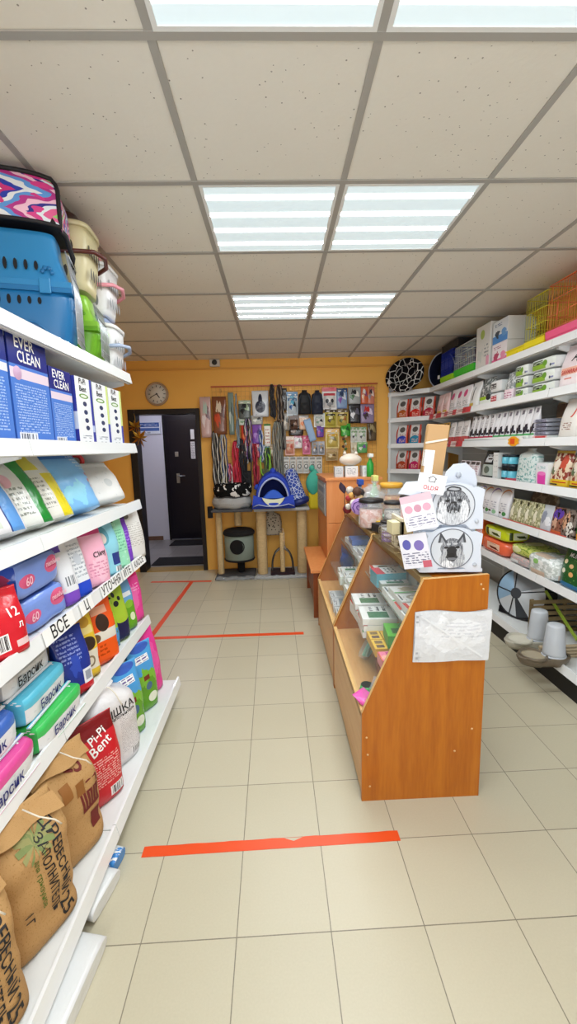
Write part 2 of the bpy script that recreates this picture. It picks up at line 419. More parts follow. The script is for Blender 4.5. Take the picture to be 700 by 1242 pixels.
# wall clock
t = thing('wall_clock', 'round wall clock with white dial above the doorway', 'clock', (-1.395, Y1, 2.185))
CR = mat('clock_rim', '#a98f76', .35); CF = mat('clock_face', '#dcd6cc', .5); KB = mat('clock_ink', '#1d1b1b', .6)
RX = Matrix.Rotation(PI/2, 4, 'X')
b = B(); b.lathe([(.135,0),(.138,.02),(.13,.034),(.116,.034),(.113,.02)], CR, 40, T=RX); b.make('rim', t)
b = B(); b.lathe([(.114,.018),(.114,.021),(.0,.021)], CF, 40, T=RX); 
for k in range(12):
    a = PI*2*k/12; T_ = Matrix.Translation((.09*math.sin(a), -.0215, .09*math.cos(a))) @ Matrix.Rotation(a, 4, 'Y')
    b.box(-.0035, -.0015, -.012, .0035, 0, .012, KB, T=T_)
b.make('dial', t)
for (L, a, wd) in ((.055, 4.85*PI/6*1.0, .005), (.085, 8.1*PI/6, .0035)):
    b = B(); b.box(-wd, -.003, -.012, wd, 0, L, KB, T=Matrix.Translation((0,-.025 if L<.08 else -.029,0)) @ Matrix.Rotation(a, 4, 'Y')); b.make('hand', t)
# small white alarm box under the ceiling
t = thing('alarm_box', 'small white alarm sounder under the ceiling above the doorway', 'alarm', (-.69, Y1, 2.53))
b = B(); b.box(-.06, -.04, -.045, .06, 0, .035, mat('alarm_plastic', '#cfcac2', .5)); b.make('housing', t, bevel=.006)
b = B(); b.lathe([(.03,.04),(.03,.046),(.0,.046)], mat('alarm_grille', '#3a3836', .6), 20, T=RX); b.make('grille', t)

# floor tape
TP = mat('orange_floor_tape', '#e8501f', .35); 
def tape(p, q, wd, label, nick=None):
    p = Vector(p); q = Vector(q); d = (q-p).normalized(); n = Vector((-d.y, d.x)); L = (q-p).length
    b = B(); N = 24; top = []; bot = []
    for i in range(N+1):
        s = i/N*L; e = .0015*math.sin(i*1.7); a = p + d*s + n*(wd/2+e); c = p + d*s - n*(wd/2-e*.5)
        if nick and i == nick: a = a - n*.014
        top.append(a); bot.append(c)
    for i in range(N):
        k = b.add([(bot[i].x,bot[i].y,.0006),(bot[i+1].x,bot[i+1].y,.0006),(top[i+1].x,top[i+1].y,.0016),(top[i].x,top[i].y,.0016)]); 
        b.v[k] = (bot[i].x,bot[i].y,.0014); b.v[k+1] = (bot[i+1].x,bot[i+1].y,.0014); b.face([k,k+1,k+2,k+3], TP)
    pts = [bot[0], bot[-1], top[-1], top[0]]
    for i in range(4):
        a, c = pts[i], pts[(i+1) % 4]; k = b.add([(a.x,a.y,.0001),(c.x,c.y,.0001),(c.x,c.y,.0014),(a.x,a.y,.0014)]); b.face([k,k+1,k+2,k+3], TP)
    tag(b.make('floor_tape'), label, 'floor tape', 'orange tape marks on the floor')
tape((-.548, 1.372), (.437, 1.387), .042, 'wide orange tape strip on the floor closest to the viewer', nick=14)
tape((-1.15, 3.21), (.187, 3.20), .045, 'orange tape strip across the middle of the aisle')
tape((-1.5, 4.70), (-.79, 4.66), .045, 'orange tape strip on the floor before the doorway')
tape((-1.07, 3.21), (-1.02, 4.66), .045, 'orange tape strip running lengthwise between the two far strips')
# ------------------------------------------------------------------ shelving
SW = mat('white_shelf_metal', '#e4e7e6', .35); SR = mat('price_rail_plastic', '#eef1f2', .2, coat=.4); SB = mat('shelf_back_panel', '#c9ccca', .5)
DK = mat('dark_shelf_gap', '#2a2927', .7); BKP = mat('plinth_black', '#1a1a1b', .5)
def rail_faces(b, xf, y0, y1, z, sgn, h=.052, tilt=.014):
    # sloping price rail, front towards sgn*X
    a = xf; P = [(a, z-h*.62), (a+sgn*tilt, z-h*.62), (a+sgn*.004, z+h*.38), (a-sgn*.006, z+h*.38)]
    k = b.add([(x, y0, zz) for x, zz in P] + [(x, y1, zz) for x, zz in P])
    q = [(0,1,5,4),(1,2,6,5),(2,3,7,6),(3,0,4,7),(3,2,1,0),(4,5,6,7)]
    for f in q: b.face([k+i for i in (f if sgn < 0 else f[::-1])], SR)
LS = [('bottom', .115, -.637, .0), ('fifth', .52, -.79, 0), ('fourth', .90, -.79, 0), ('third', 1.215, -.79, 0), ('second', 1.53, -.79, 0), ('top', 1.905, -.79, 0)]
LEND = [-.64, .36, 1.36, 2.375]; LBACK = -1.235
nm = {'bottom':'bottom shelf', 'fifth':'shelf just above the bottom one', 'fourth':'shelf with hand-lettered paper strips', 'third':'shelf under the tall boxes', 'second':'eye-level shelf with the tall boxes', 'top':'top shelf under the pet carriers'}
def shelving(name, label, xf_list, back, ends, sgn, ztop, base_front, base_h):
    """run of metal shelving along Y; sgn = +1 faces +X, -1 faces -X"""
    t = thing(name, label, 'shelving unit', (0, 0, 0))
    b = B(); x0, x1 = sorted((back, back-sgn*.02)); b.box(x0, ends[0], .0, x1, ends[-1], ztop, SB)
    # pressed horizontal ribs of the back panel
    z = .3
    while z < ztop-.05: b.box(min(back, back+sgn*.004), ends[0], z, max(back, back+sgn*.004), ends[-1], z+.008, SW); z += .1
    b.make('back_panel', t)
    for y in ends:
        b = B(); x0, x1 = sorted((back, back+sgn*.035)); b.box(x0, y-.014, .0, x1, y+.014, ztop+.01, SW); b.make('upright', t)
    for i in range(len(ends)-1):
        ya, yb = ends[i]+.002, ends[i+1]-.002
        for (lab, z, xf, _) in xf_list:
            b = B(); x0, x1 = sorted((back+sgn*.035, xf)); 
            b.box(x0, ya, z-.022, x1, yb, z+.0, SW)
            b.box(*( (xf-.012, ya, z-.034, xf, yb, z-.022) if sgn > 0 else (xf, ya, z-.034, xf+.012, yb, z-.022)), SW)
            sh = b.make('shelf', t)
            b = B(); rail_faces(b, xf, ya, yb, z+.002, sgn); b.make('price_rail', sh)
            for ye in (ya+.004, yb-.008):
                b = B(); k0 = back+sgn*.03; k1 = xf-sgn*.03
                k = b.add([(k0, ye, z-.022), (k1, ye, z-.022), (k1, ye, z-.04), (k0, ye, z-.13), (k0, ye+.004, z-.022), (k1, ye+.004, z-.022), (k1, ye+.004, z-.04), (k0, ye+.004, z-.13)])
                for f in ((0,1,2,3),(7,6,5,4),(0,4,5,1),(1,5,6,2),(2,6,7,3),(3,7,4,0)): b.face([k+q for q in (f if sgn < 0 else f[::-1])], SW)
                b.make('bracket', sh)
    b = B(); x0, x1 = sorted((back+sgn*.03, base_front-sgn*.02)); (b.box(x0, ends[0]+.004, 0, x1, ends[-1]-.004, base_h-.04, BKP) if sgn < 0 else [b.box(back+.03, y_-.012, 0, base_front-.06, y_+.012, base_h-.03, SW) for y_ in ends]); b.make('base_plinth', t)
    return t
lrack = shelving('shelving_unit', 'long white metal shelving along the left side, stocked with litter and food bags', LS, LBACK, LEND, 1, 1.93, -.637, .10)
RS = [('bottom', .165, 1.68, 0), ('a', .59, 1.76, 0), ('b', .90, 1.76, 0), ('c', 1.205, 1.76, 0), ('d', 1.51, 1.76, 0), ('e', 1.815, 1.76, 0), ('f', 2.12, 1.76, 0)]
REND = [-.34, .66, 1.66, 2.667, 3.70, 4.735]
rrack = shelving('shelving_unit', 'long white metal shelving along the right wall behind the counter', RS, 2.145, REND, -1, 2.14, 1.68, .15)
# corner shelves that turn 45 degrees to meet the back wall
t = thing('corner_shelving', 'angled white corner shelving between the right shelves and the yellow wall', 'shelving unit', (0,0,0))
for (_, z, xf, _) in RS[1:]:
    b = B(); P = [(1.757, 4.757), (1.385, 5.12), (2.14, 5.12), (2.14, 4.757)]
    k = b.add([(x, y, z-.022) for x, y in P] + [(x, y, z) for x, y in P])
    for f in ((0,1,2,3),(7,6,5,4),(0,4,5,1),(1,5,6,2),(2,6,7,3),(3,7,4,0)): b.face([k+q for q in f], SW)
    sh = b.make('shelf', t)
    b = B(); d = Vector((-.38, .375, 0)).normalized(); n_ = Vector((-d.y*-1, -d.x*-1, 0)); n_ = Vector((-.702, -.712, 0))
    A0 = Vector((1.757, 4.745, z)); A1 = Vector((1.385, 5.112, z))
    prof = [(0, -.03), (.014, -.03), (.004, .022), (-.006, .022)]
    k = b.add([A0 + n_*a + Vector((0,0,c)) for a, c in prof] + [A1 + n_*a + Vector((0,0,c)) for a, c in prof])
    for f in ((0,1,5,4),(1,2,6,5),(2,3,7,6),(3,0,4,7),(3,2,1,0),(4,5,6,7)): b.face([k+i for i in f], SR)
    b.make('price_rail', sh)
b = B(); b.box(1.40, 5.11, 0, 2.14, 5.13, 2.14, SB); b.make('back_panel', t)
b = B(); b.box(1.385, 5.08, 0, 1.41, 5.11, 2.14, SW); b.make('upright', t)

# paper strips on the rails (hand lettering) ------------------------------------------------
INK = mat('black_marker', '#1c1b1d', .7); PAP = mat('strip_paper', '#f2f2f0', .75)
RED = mat('rail_red_print', '#c8303c', .5)
def strip(y0, y1, z, txt, label, size=.05, xf=-.79):
    b = B(); h = .05; x_ = xf+.0165
    k = b.add([(x_+.0035, y0, z-.028), (x_+.0035, y1, z-.028), (x_-.0075, y1, z+.024), (x_-.0075, y0, z+.024), (x_+.0015, y0, z-.028), (x_+.0015, y1, z-.028), (x_-.0095, y1, z+.024), (x_-.0095, y0, z+.024)])
    for f in ((0,1,2,3),(7,6,5,4),(0,4,5,1),(1,5,6,2),(2,6,7,3),(3,7,4,0)): b.face([k+i for i in f], PAP)
    ym = (y0+y1)/2
    if txt: b.text(txt, size, INK, lambda a, c: (x_+.0045-(c+.028)*.21, ym+a, z+c-.002), squeeze=.95)
    tag(b.make('paper_strip'), label, 'shelf label', 'hand-lettered strips on the left shelf rail')
strip(1.30, 1.50, .902, 'ВСЕ', 'white paper strip lettered ВСЕ clipped to the shelf rail', .062)
strip(1.555, 1.66, .902, 'Ц', 'white paper strip with one letter Ц between the two longer strips', .055)
strip(1.75, 1.98, .902, 'УТОЧНЯ', 'white paper strip lettered УТОЧНЯ on the shelf rail', .055)
strip(2.0, 2.13, .902, 'ЙТЕ', 'white paper strip lettered ЙТЕ on the shelf rail', .052)
strip(2.15, 2.34, .902, 'КАССЕ', 'white paper strip with faint letters at the far end of the rail', .045)

def promo(y0, y1, z, label):
    b = B(); x_ = 1.76-.0165; m = printed('promo_strip', '#e6d4d2', [('rect',.0,0,.12,1,'#c83440'),('rect',.2,0,.34,1,'#c83440'),('rect',.42,0,.5,1,'#d86c70'),('rect',.62,0,.7,1,'#c83440'),('rect',.84,0,1,1,'#c83440'),('text',.1,.2,.9,.8,'#7c2c30',2)], crinkle=0)
    b.quad((x_-.0035, y1, z-.028), (x_-.0035, y0, z-.028), (x_+.0075, y0, z+.022), (x_+.0075, y1, z+.022), m); b.quad((x_+.0095, y1, z+.022), (x_+.0095, y0, z+.022), (x_-.0015, y0, z-.028), (x_-.0015, y1, z-.028), PAP)
    for a, c in ((y0, y0+.0), ): pass
    tag(b.make('promo_strip'), label, 'shelf label', 'red and white promotion strips')
promo(3.72, 4.72, 1.817, 'long red and white promotion strip on the upper right shelf rail')
promo(3.86, 4.72, 1.512, 'long red and white promotion strip on the middle right shelf rail')
# ------------------------------------------------------------------ glass-fronted counters
def wood(name, c1, c2, rough=.35, ax='Z'):
    g = NT(name, rough=rough, spec=.5)
    mp = g.n('Mapping'); g.put(mp.inputs[0], g.obj()); mp.inputs['Scale'].default_value = (14, 14, 1.2) if ax == 'Z' else (1.2, 14, 14) if ax == 'X' else (14, 1.2, 14)
    n = g.noise(mp.outputs[0], 2.0, 6); n2 = g.noise(mp.outputs[0], 9, 3)
    f = g.math('MULTIPLY_ADD', n2, .35, g.math('MULTIPLY', n, .65))
    r = g.n('ValToRGB'); r.color_ramp.elements[0].position = .35; r.color_ramp.elements[0].color = C(c1); r.color_ramp.elements[1].position = .65; r.color_ramp.elements[1].color = C(c2)
    g.put(r.inputs[0], f); g.base(r.outputs[0]); g.bump(n2, .04, .002); return g.m
WD = wood('cherry_laminate', '#a0560b', '#b66b16', .3); WLT = wood('light_beech_laminate', '#cf9a5c', '#dcae74', .35, 'Y'); WE = mat('beech_edge_band', '#e2b878', .4)
WO = wood('orange_alder_laminate', '#d98444', '#e3955a', .4)
def glass_mat():
    g = NT('display_glass', rough=.03, spec=.6)
    g.base(C('#dff0ea')); g.b.inputs['Alpha'].default_value = .055; return g.m
GL = glass_mat(); GE = mat('glass_green_edge', '#a4c4b4', .2, alpha=.85)
ALU = mat('champagne_glass_trim', '#b8a070', .3, .8)
def counter(yA, yB, label, shelves, group='angled glass-fronted wooden counters'):
    t = thing('display_counter', label, 'counter', (0, yA, 0), group=group); L = yB-yA
    prof = [(.325,0),(.325,.41),(.571,.978),(.832,.99),(.832,0)]
    th = .018
    for k_, ya in enumerate((0, L-th)):
        b = B(); n = len(prof)
        k = b.add([(x, ya, z) for x, z in prof] + [(x, ya+th, z) for x, z in prof])
        b.face([k+i for i in range(n)][::-1] if 0 else [k+n-1-i for i in range(n)], WD); b.face([k+n+i for i in range(n)], WD)
        for i in range(n):
            j = (i+1) % n; b.face([k+i, k+j, k+n+j, k+n+i], WE if i in (1, 2) else WD)
        b.make('side_panel', t)
    b = B(); b.box(.327, th, .03, .343, L-th, .395, WLT); b.make('front_panel', t)
    b = B(); b.box(.345, th, .02, .80, L-th, .036, WLT); b.make('bottom_board', t)
    b = B(); b.box(.327, th, .378, .82, L-th, .394, WLT); b.make('deck', t)
    b = B(); b.box(.60, th, .962, .832, L-th, .978, WD); b.make('counter_top', t)
    b = B(); b.box(.78, th, .394, .79, L-th, .962, WLT); b.make('rear_board', t)
    # sloping glass and its trims
    d = Vector((.246, 0, .568)).normalized(); n_ = Vector((-d.z, 0, d.x))
    A = Vector((.332, 0, .412)); Bp = Vector((.572, 0, .966))
    b = B()
    for o_ in (0, .004): pass
    q = [A, Bp]; P = [A, Bp, Bp+n_*-.004, A+n_*-.004]
    k = b.add([(p.x, th, p.z) for p in P] + [(p.x, L-th, p.z) for p in P])
    for f in ((0,1,5,4),(1,2,6,5),(2,3,7,6),(3,0,4,7),(3,2,1,0),(4,5,6,7)): b.face([k+i for i in f], GL)
    b.make('sloping_glass', t)
    b = B(); b.box(.325, th, .394, .345, L-th, .412, WE); b.make('deck_edge', t); b = B(); b.box(.562, th, .955, .61, L-th, .982, ALU); b.make('trim_strip', t)
    for (x0, z) in shelves:
        b = B(); b.box(x0, th+.002, z-.006, .775, L-th-.002, z, GL, front=GE, side=GE); b.make('glass_shelf', t)
    return t
c1 = counter(1.553, 2.418, 'closest glass-fronted counter with the wide cherry wood end panel facing the viewer', [(.43, .56), (.52, .76)])
c2 = counter(2.424, 3.36, 'second glass-fronted counter, behind the closest one', [(.43, .56), (.52, .76)])
# screw caps on the end panel
b = B()
for x, z in ((.345, .30), (.35, .22), (.36, .07), (.72, .22), (.79, .32), (.80, .95), (.81,.93)):
    b.lathe([(.0045,0),(.0045,.0012),(.0,.0012)], mat('screw_cap_pale', '#d8b27c', .5), 10, T=Matrix.Translation((x, 0, z)) @ RX)
b.make('screw_cap', c1)
# plastic sleeve taped on the end panel
t = thing('plastic_document_sleeve', 'crinkled clear plastic sleeve taped on the end panel of the counter', 'document sleeve', (.688, 1.553, .738))
SL = printed('clear_crinkled_plastic', '#d3d6da', [('blob', .1,.2,.9,.9,'#dfe2e6'), ('text', .35,.45,.95,.8,'#cdd0d6',5)], rough=.12, crinkle=.9, cscale=22)
b = B(); N = 18
def sl(u, v): return ((u-.5)*.308 + .006*(v-.5), -.004-.006*abs(math.sin(u*5+v*3)) - .006*math.sin(v*PI), (v-.5)*.212 + .006*math.sin(u*7)*v)
b.grid(sl, N, 12, SL); b.grid(lambda u, v: (sl(u, v)[0], -.001, sl(u, v)[2]), N, 12, SL); b.make('sleeve', t)
b = B()
for i in range(9): b.box(-.148, -.0125, -.09+i*.022, -.139, -.0115, -.082+i*.022, mat('sleeve_hole_grey', '#a4a7ab', .5))
b.box(-.136, -.0126, -.1, -.135, -.0118, .1, mat('sleeve_hole_grey')); b.make('punched_edge', t)
b = B(); T_ = TR(0, -.014, .0, ry=.62); b.box(-.16, -.001, -.003, .15, .0005, .004, mat('tape_clear_shine', '#dfe2e5', .1)  , T=T_); b.make('fold_crease', t)

# tall orange desk beyond the counters
t = thing('reception_desk', 'tall orange laminate desk beyond the glass counters', 'desk', (0, 0, 0))
b = B(); b.box(.462, 3.80, 0, .478, 4.62, 1.20, WO); b.make('side_panel', t)
b = B(); b.box(.478, 3.80, 0, .95, 3.816, .80, WO); b.box(.478, 3.80, .804, .95, 3.816, 1.20, WO); b.make('end_panel', t)
b = B(); b.box(.45, 3.79, 1.20, .98, 4.64, 1.222, WO); b.make('desk_top', t, bevel=.002)
b = B(); b.box(.478, 3.816, .78, .95, 4.62, .80, WO); b.make('inner_shelf', t)
b = B(); b.box(.452, 3.86, .86, .461, 4.52, 1.17, mat('framed_poster_grey', '#8a8f90', .3)); b.box(.449, 3.88, .88, .453, 4.50, 1.15, printed('notice_poster', '#b4b8b4', [('text',.1,.1,.9,.6,'#5c6468',8),('rect',.1,.7,.9,.9,'#6c7c8c')], crinkle=0)); b.make('notice_board', t)
t = thing('bench', 'low orange wooden bench beside the tall orange desk', 'bench', (0,0,0))
b = B(); b.box(.275, 3.46, .425, .460, 4.36, .45, WO); b.make('seat', t, bevel=.002)
WDD = wood('dark_cherry_laminate', '#7c3a12', '#93491b', .4)
b = B(); b.box(.30, 3.50, 0, .455, 3.518, .425, WDD); b.make('leg_panel', t)
b = B(); b.box(.30, 4.30, 0, .455, 4.318, .425, WDD); b.make('leg_panel', t)
b = B(); b.box(.315, 3.518, .1, .331, 4.30, .42, WDD); b.make('apron', t)
# ------------------------------------------------------------------ packaging builders (front faces -Y, base at z = 0)
from mathutils import noise as mn
def sgn(x): return -1 if x < 0 else 1
class Bag:
    """soft bag: superelliptic rings, flat base, sealed or gathered or folded top"""
    def __init__(s, w, h, d, m, top='crimp', side=None, wr=.006, seed=0, crimp=.02, nu=32, nv=18, n=3.2, back=None, round_top=.0, neck=.5):
        s.w, s.h, s.d, s.top, s.wr, s.seed, s.crimp, s.n, s.rt, s.neck = w, h, d, top, wr, seed, crimp, n, round_top, neck
        s.b = B()
        zc = 1-crimp/h
        def uvf(u, v):
            x, y, z = s.P(u, v, 0); return (x/s.w+.5, z/s.h)
        mf = None
        if side: mf = lambda u, v: side if abs(math.cos(2*PI*u+PI/2)) > .93 else m
        s.b.grid(lambda u, v: s.P(u, v), nu, nv, m, closeu=True, uvf=None, matf=mf)
        # planar print coordinates
        k = 0
        for fi, f in enumerate(s.b.f):
            s.b.uv[fi] = [(s.b.v[i][0]/w+.5, s.b.v[i][2]/h) for i in f]
        s.b.face(list(range(nu))[::-1], m)
        s.b.face([nv*nu+i for i in range(nu)], m)
    def wt(s, v):
        """half width and half depth at height v"""
        w, d = s.w/2, s.d/2
        lo = min(1, .90+v*1.2)
        if s.top == 'crimp':
            vc = 1-s.crimp/s.h
            if v >= vc: t = .0022/d
            else: q = v/vc; t = max(.0025/d, (1-max(0, (q-.35)/.65)**2.1)); 
            return w*(.955+.045*math.sin(min(v*1.4,1)*PI/2))*(1 if v < vc else .985), d*t*lo
        if s.top == 'flat':      # brick shape with a folded flat top
            t = 1 if v < .93 else 1-(v-.93)/.07*.25
            return w*(1 if v < .93 else 1-(v-.93)/.07*.06), d*t*lo
        if s.top == 'ridge':     # gusset folded to a ridge at the top
            t = 1 if v < .72 else max(.04, 1-(v-.72)/.28)
            return w*(1-.03*max(0, v-.72)/.28), d*t*lo
        if s.top == 'tuft':      # gathered neck
            if v < .8: return w*(1-.08*(v/.8)**3), d*(1-.05*(v/.8)**3)*lo
            q = (v-.8)/.2
            f = (math.cos(q*PI)*.5+.5) if q < .62 else .30
            f = max(f*(1-s.neck*.0), .22) if q < .62 else .22+.5*(q-.62)
            return w*f*.92, d*f*.95
        if s.top == 'open':      # slack open mouth
            return w*(.97+.05*v), d*(1-.15*v)
        return w, d
    def P(s, u, v, k=1):
        a = 2*PI*u+PI/2; c, si = math.cos(a), math.sin(a); w, d = s.wt(v)
        e = 2/s.n
        x = w*sgn(c)*abs(c)**e; y = d*sgn(si)*abs(si)**e; z = v*s.h
        if k and s.wr:
            q = Vector((x*9+s.seed*3.1, y*9, z*9+s.seed)); nz = mn.noise(q)+.5*mn.noise(q*2.3)
            g = s.wr*nz*min(1, v*6)
            r = math.hypot(x, y) or 1
            x += x/r*g; y += y/r*g*(.4+.6*min(1, d/.02)); z += s.wr*.6*mn.noise(q*.7)*v
        return (x, y, z)
    def front(s, x, z, eps=.0012):
        """point on the front skin at x, z"""
        v = max(0, min(1, z/s.h)); w, d = s.wt(v); q = min(.995, abs(x)/w)
        y = -d*(1-q**s.n)**(1/s.n)
        qv = Vector((x*9+s.seed*3.1, y*9, z*9+s.seed)); nz = mn.noise(qv)+.5*mn.noise(qv*2.3)
        r = math.hypot(x, y) or 1; g = s.wr*nz*min(1, v*6)
        return (x + x/r*g*.9, y + y/r*g*(.4+.6*min(1, d/.02)) - eps, z)
    def text(s, t, size, m, x, z, rot=0, align='CENTER', squeeze=1, eps=.0025):
        c, si = math.cos(rot), math.sin(rot)
        s.b.text(t, size, m, lambda a, b: s.front(x+a*c-b*si, z+a*si+b*c, eps), align, squeeze=squeeze); return s
    def make(s, name='bag', **k): return s.b.make(name, **k)
def softbox(w, h, d, m, front=None, top=None, end=None, k=7, wr=.003, seed=0, n=6, name='pack', parent=None):
    """plump pack with squared-off sides"""
    b = B()
    W, D, Hh = w/2, d/2, h/2
    def pt(px, py, pz):
        L = (abs(px)**k+abs(py)**k+abs(pz)**k)**(1/k)
        q = Vector((px/L*W, py/L*D, pz/L*Hh)); nz = mn.noise(q*11+Vector((seed*2.7, seed, 0)))
        r = 1+nz*wr/min(W, D, Hh)*.9
        return (q.x*r, q.y*(1+nz*wr/D), max(0, q.z*r+Hh) if pz > -1 else q.z*.985+Hh)
    fs = [(lambda u, v: (u*2-1, -1, v*2-1), front or m), (lambda u, v: (1, u*2-1, v*2-1), end or m), (lambda u, v: (1-u*2, 1, v*2-1), m), (lambda u, v: (-1, 1-u*2, v*2-1), end or m), (lambda u, v: (u*2-1, v*2-1, 1), top or m), (lambda u, v: (u*2-1, 1-v*2, -1), m)]
    for f, mm in fs: b.grid(lambda u, v, f=f: pt(*f(u, v)), n, n, mm)
    b.W, b.D, b.H = W, D, h
    return b
def carton(w, h, d, front, side, top=None):
    b = B(); b.box(-w/2, -d/2, 0, w/2, d/2, h, side, front=front, side=side, top=top or side); return b
INKB = mat('navy_ink', '#1d2a78', .6); INKK = mat('black_ink', '#1b1a1c', .6); INKW = mat('white_ink', '#f3f3f1', .6); INKR = mat('red_ink', '#c62430', .6)
INKG = mat('green_ink', '#5a6e2a', .7); INKM = mat('maroon_ink', '#6e2420', .7); INKP = mat('pink_ink', '#e0527e', .6)
STR = mat('white_string', '#e4dccb', .7)

def put(o, x, y, z, rz=90, tilt=0, roll=0, s=None):
    o.location = (x, y, z); o.rotation_euler = (math.radians(-tilt), math.radians(roll), math.radians(rz))
    if s: o.scale = s
    return o
def seat(o, x, y, z, rz=90, tilt=0, roll=0, sink=0):
    """stand it on a board at height z, whatever its tilt"""
    put(o, x, y, 0, rz, tilt, roll)
    R = o.rotation_euler.to_matrix(); lo = min((R @ v.co).z for v in o.data.vertices) if o.type == 'MESH' else min((R @ (Vector(c.location)+v.co)).z for c in o.children if c.type == 'MESH' for v in c.data.vertices)
    o.location.z = z - lo - sink + .0012
    return o
# ------------------------------------------------------------------ goods on the left shelving
KR = printed('kraft_paper', '#ba9260', [('specks', 60, .62, '#a8804c')], rough=.75, crinkle=.9, spec=.2, cscale=7)
KRI = mat('kraft_paper_inside', '#8e6a3c', .85)
def kraft(label, x, y, w, h, d, rz, seed, kind=0, tilt=4):
    g = Bag(w, h, d, KR, 'ridge', wr=.012, seed=seed, n=3.6, nu=40, nv=26)
    if kind == 0:
        g.text('ДРЕВЕСНЫЙ', .040, INKK, .058, h*.56, -PI/2+.02, squeeze=.95)
        g.text('ЗАПОЛНИТЕЛЬ', .034, INKK, .022, h*.50, -PI/2+.02, squeeze=.92)
        g.text('25', .058, INKK, .058, h*.14, -PI/2+.1)
        g.text('для грызунов', .02, INKG, -.006, h*.5, -PI/2, squeeze=1.1)
        pass
        g.text('1 Г', .03, INKK, -.05, h*.32, -PI/2)
        for k in range(14):
            a = k*.45; g.b.grid(lambda u, v, a=a, k=k: g.front(.01+.05*math.cos(a)*u+(v-.5)*.014*(1-u), h*.80+.05*math.sin(a)*u+(v-.5)*.014, .0022), 4, 1, mat('printed_leaf_green', '#7d8a52', .7) if k % 2 else mat('printed_leaf_olive', '#95935c', .7))
    else:
        g.text('25', .07, INKM, .04, h*.86, -.5); g.text('ГГ', .06, INKM, .07, h*.6, -PI/2)
        for k in range(6): 
            x0 = .02+k*.013; g.b.box(0,0,0,0,0,0, INKM)
            g.b.grid(lambda u, v, x0=x0: g.front(x0+u*.009, h*.44+v*.055, .0022), 1, 3, INKM)
        g.b.grid(lambda u, v: g.front(.02+u*.075, h*.41+v*.012, .0022), 5, 1, INKM); g.b.grid(lambda u, v: g.front(.05+u*.04, h*.20+v*.06, .0022), 4, 3, INKM)
        for k in range(3): g.b.grid(lambda u, v, k=k: g.front(-.09+k*.05+u*.035, h*.7+v*.05-.02*k, .002), 3, 3, mat('kraft_print_brown', '#94602c', .7))
    o = g.make('paper_sack'); tag(o, label, 'sack', 'brown paper sacks on the bottom shelf')
    # folded collar and stitching string on the mouth
    b = B(); b.grid(lambda u, v: ((u-.5)*w*.94, -d*.05-.05*v - .012*math.sin(u*9+seed), h*1.0-.012+.05*v*math.cos(u*2)*.2 - .035*v), 16, 4, KR)
    b.grid(lambda u, v: ((u-.5)*w*.94, -d*.05-.05*v - .012*math.sin(u*9+seed)+.003, h*1.0-.014+.05*v*math.cos(u*2)*.2-.035*v), 16, 4, KRI); b.make('folded_collar', o)
    b = B(); b.tube([(.02, -d*.12, h*1.0), (.03, -d*.4, h*.96), (.055, -d*.54, h*.90), (.07, -d*.56, h*.83)], .0022, STR, 6); b.make('stitching_string', o)
    seat(o, x, y, .115, rz, tilt); return o
kraft('brown paper sack lettered ДРЕВЕСНЫЙ at the bottom corner, closest to the viewer', -.775, .81, .235, .375, .20, 64, 1)
kraft('brown paper sack lettered ДРЕВЕСНЫЙ, middle of the three on the bottom shelf', -.765, 1.05, .235, .37, .195, 64, 5)
kraft('brown paper sack with maroon print, just before the red bag', -.78, 1.285, .235, .365, .19, 64, 9, kind=1)

def bag(label, x, y, z, w, h, d, m, rz=90, tilt=6, top='crimp', cat='bag', name='pet_food_bag', group=None, seed=None, texts=(), **k):
    g = Bag(w, h, d, m, top, seed=seed if seed is not None else rnd.random()*50, **k)
    for t in texts: g.text(t[0], t[1], t[2], t[3]*w, t[4]*h, *(t[5:]))
    o = g.make(name); tag(o, label, cat, group); seat(o, x, y, z, rz, tilt); return o
G0, G5, G4, G3, G2, G1 = 'bags on the bottom left shelf', 'packs on the shelf just above the bottom left shelf', 'packs on the left shelf with lettered strips', 'bags on the left shelf under the tall boxes', 'boxes on the eye-level left shelf', 'carriers on the top left shelf'
# bottom shelf
o = bag('red granule litter bag with slanted white lettering beside the white sack', -.75, 1.515, .115, .18, .33, .12, printed('red_litter_bag', '#c8202a', [('rect',.0,.8,1,1,'#7c1418'),('text',.12,.22,.88,.56,'#e9b0ac',12),('rect',.55,.04,.9,.16,'#f1efee'),('bars',.58,.05,.87,.15,'#26211f',14)], rough=.25), 56, 5, 'crimp', name='litter_bag', group=G0,
    texts=(('Pi-Pi', .045, INKW, .02, .80, .3), ('Bent', .05, INKW, .02, .69, .3)))
o = bag('plump white woven sack lettered with a tied neck on the bottom shelf', -.80, 1.715, .115, .27, .365, .19, printed('white_woven_sack', '#e3e1e2', [('text',.55,.15,.95,.62,'#b8b4b8',22),('rect',.72,.06,.92,.14,'#f5f5f5'),('bars',.74,.06,.9,.14,'#3a3638',14),('ell',.1,.1,.28,.2,'#c8452a')], rough=.4, crinkle=.5), 58, 2, 'tuft', name='litter_sack', group=G0, wr=.009,
    texts=(('МЫШКА', .048, INKK, .0, .70, .05), ('наполнитель', .02, INKK, .12, .64, .05)))
b = B(); b.tube([(0,-.01,.365),(.01,-.05,.36),(.02,-.075,.335),(.022,-.09,.31),(.03,-.097,.28)], .0025, STR, 6); b.make('tie_string', o)
def toned(nm, parts, **k): return printed(nm, parts[0], parts[1:], **k)
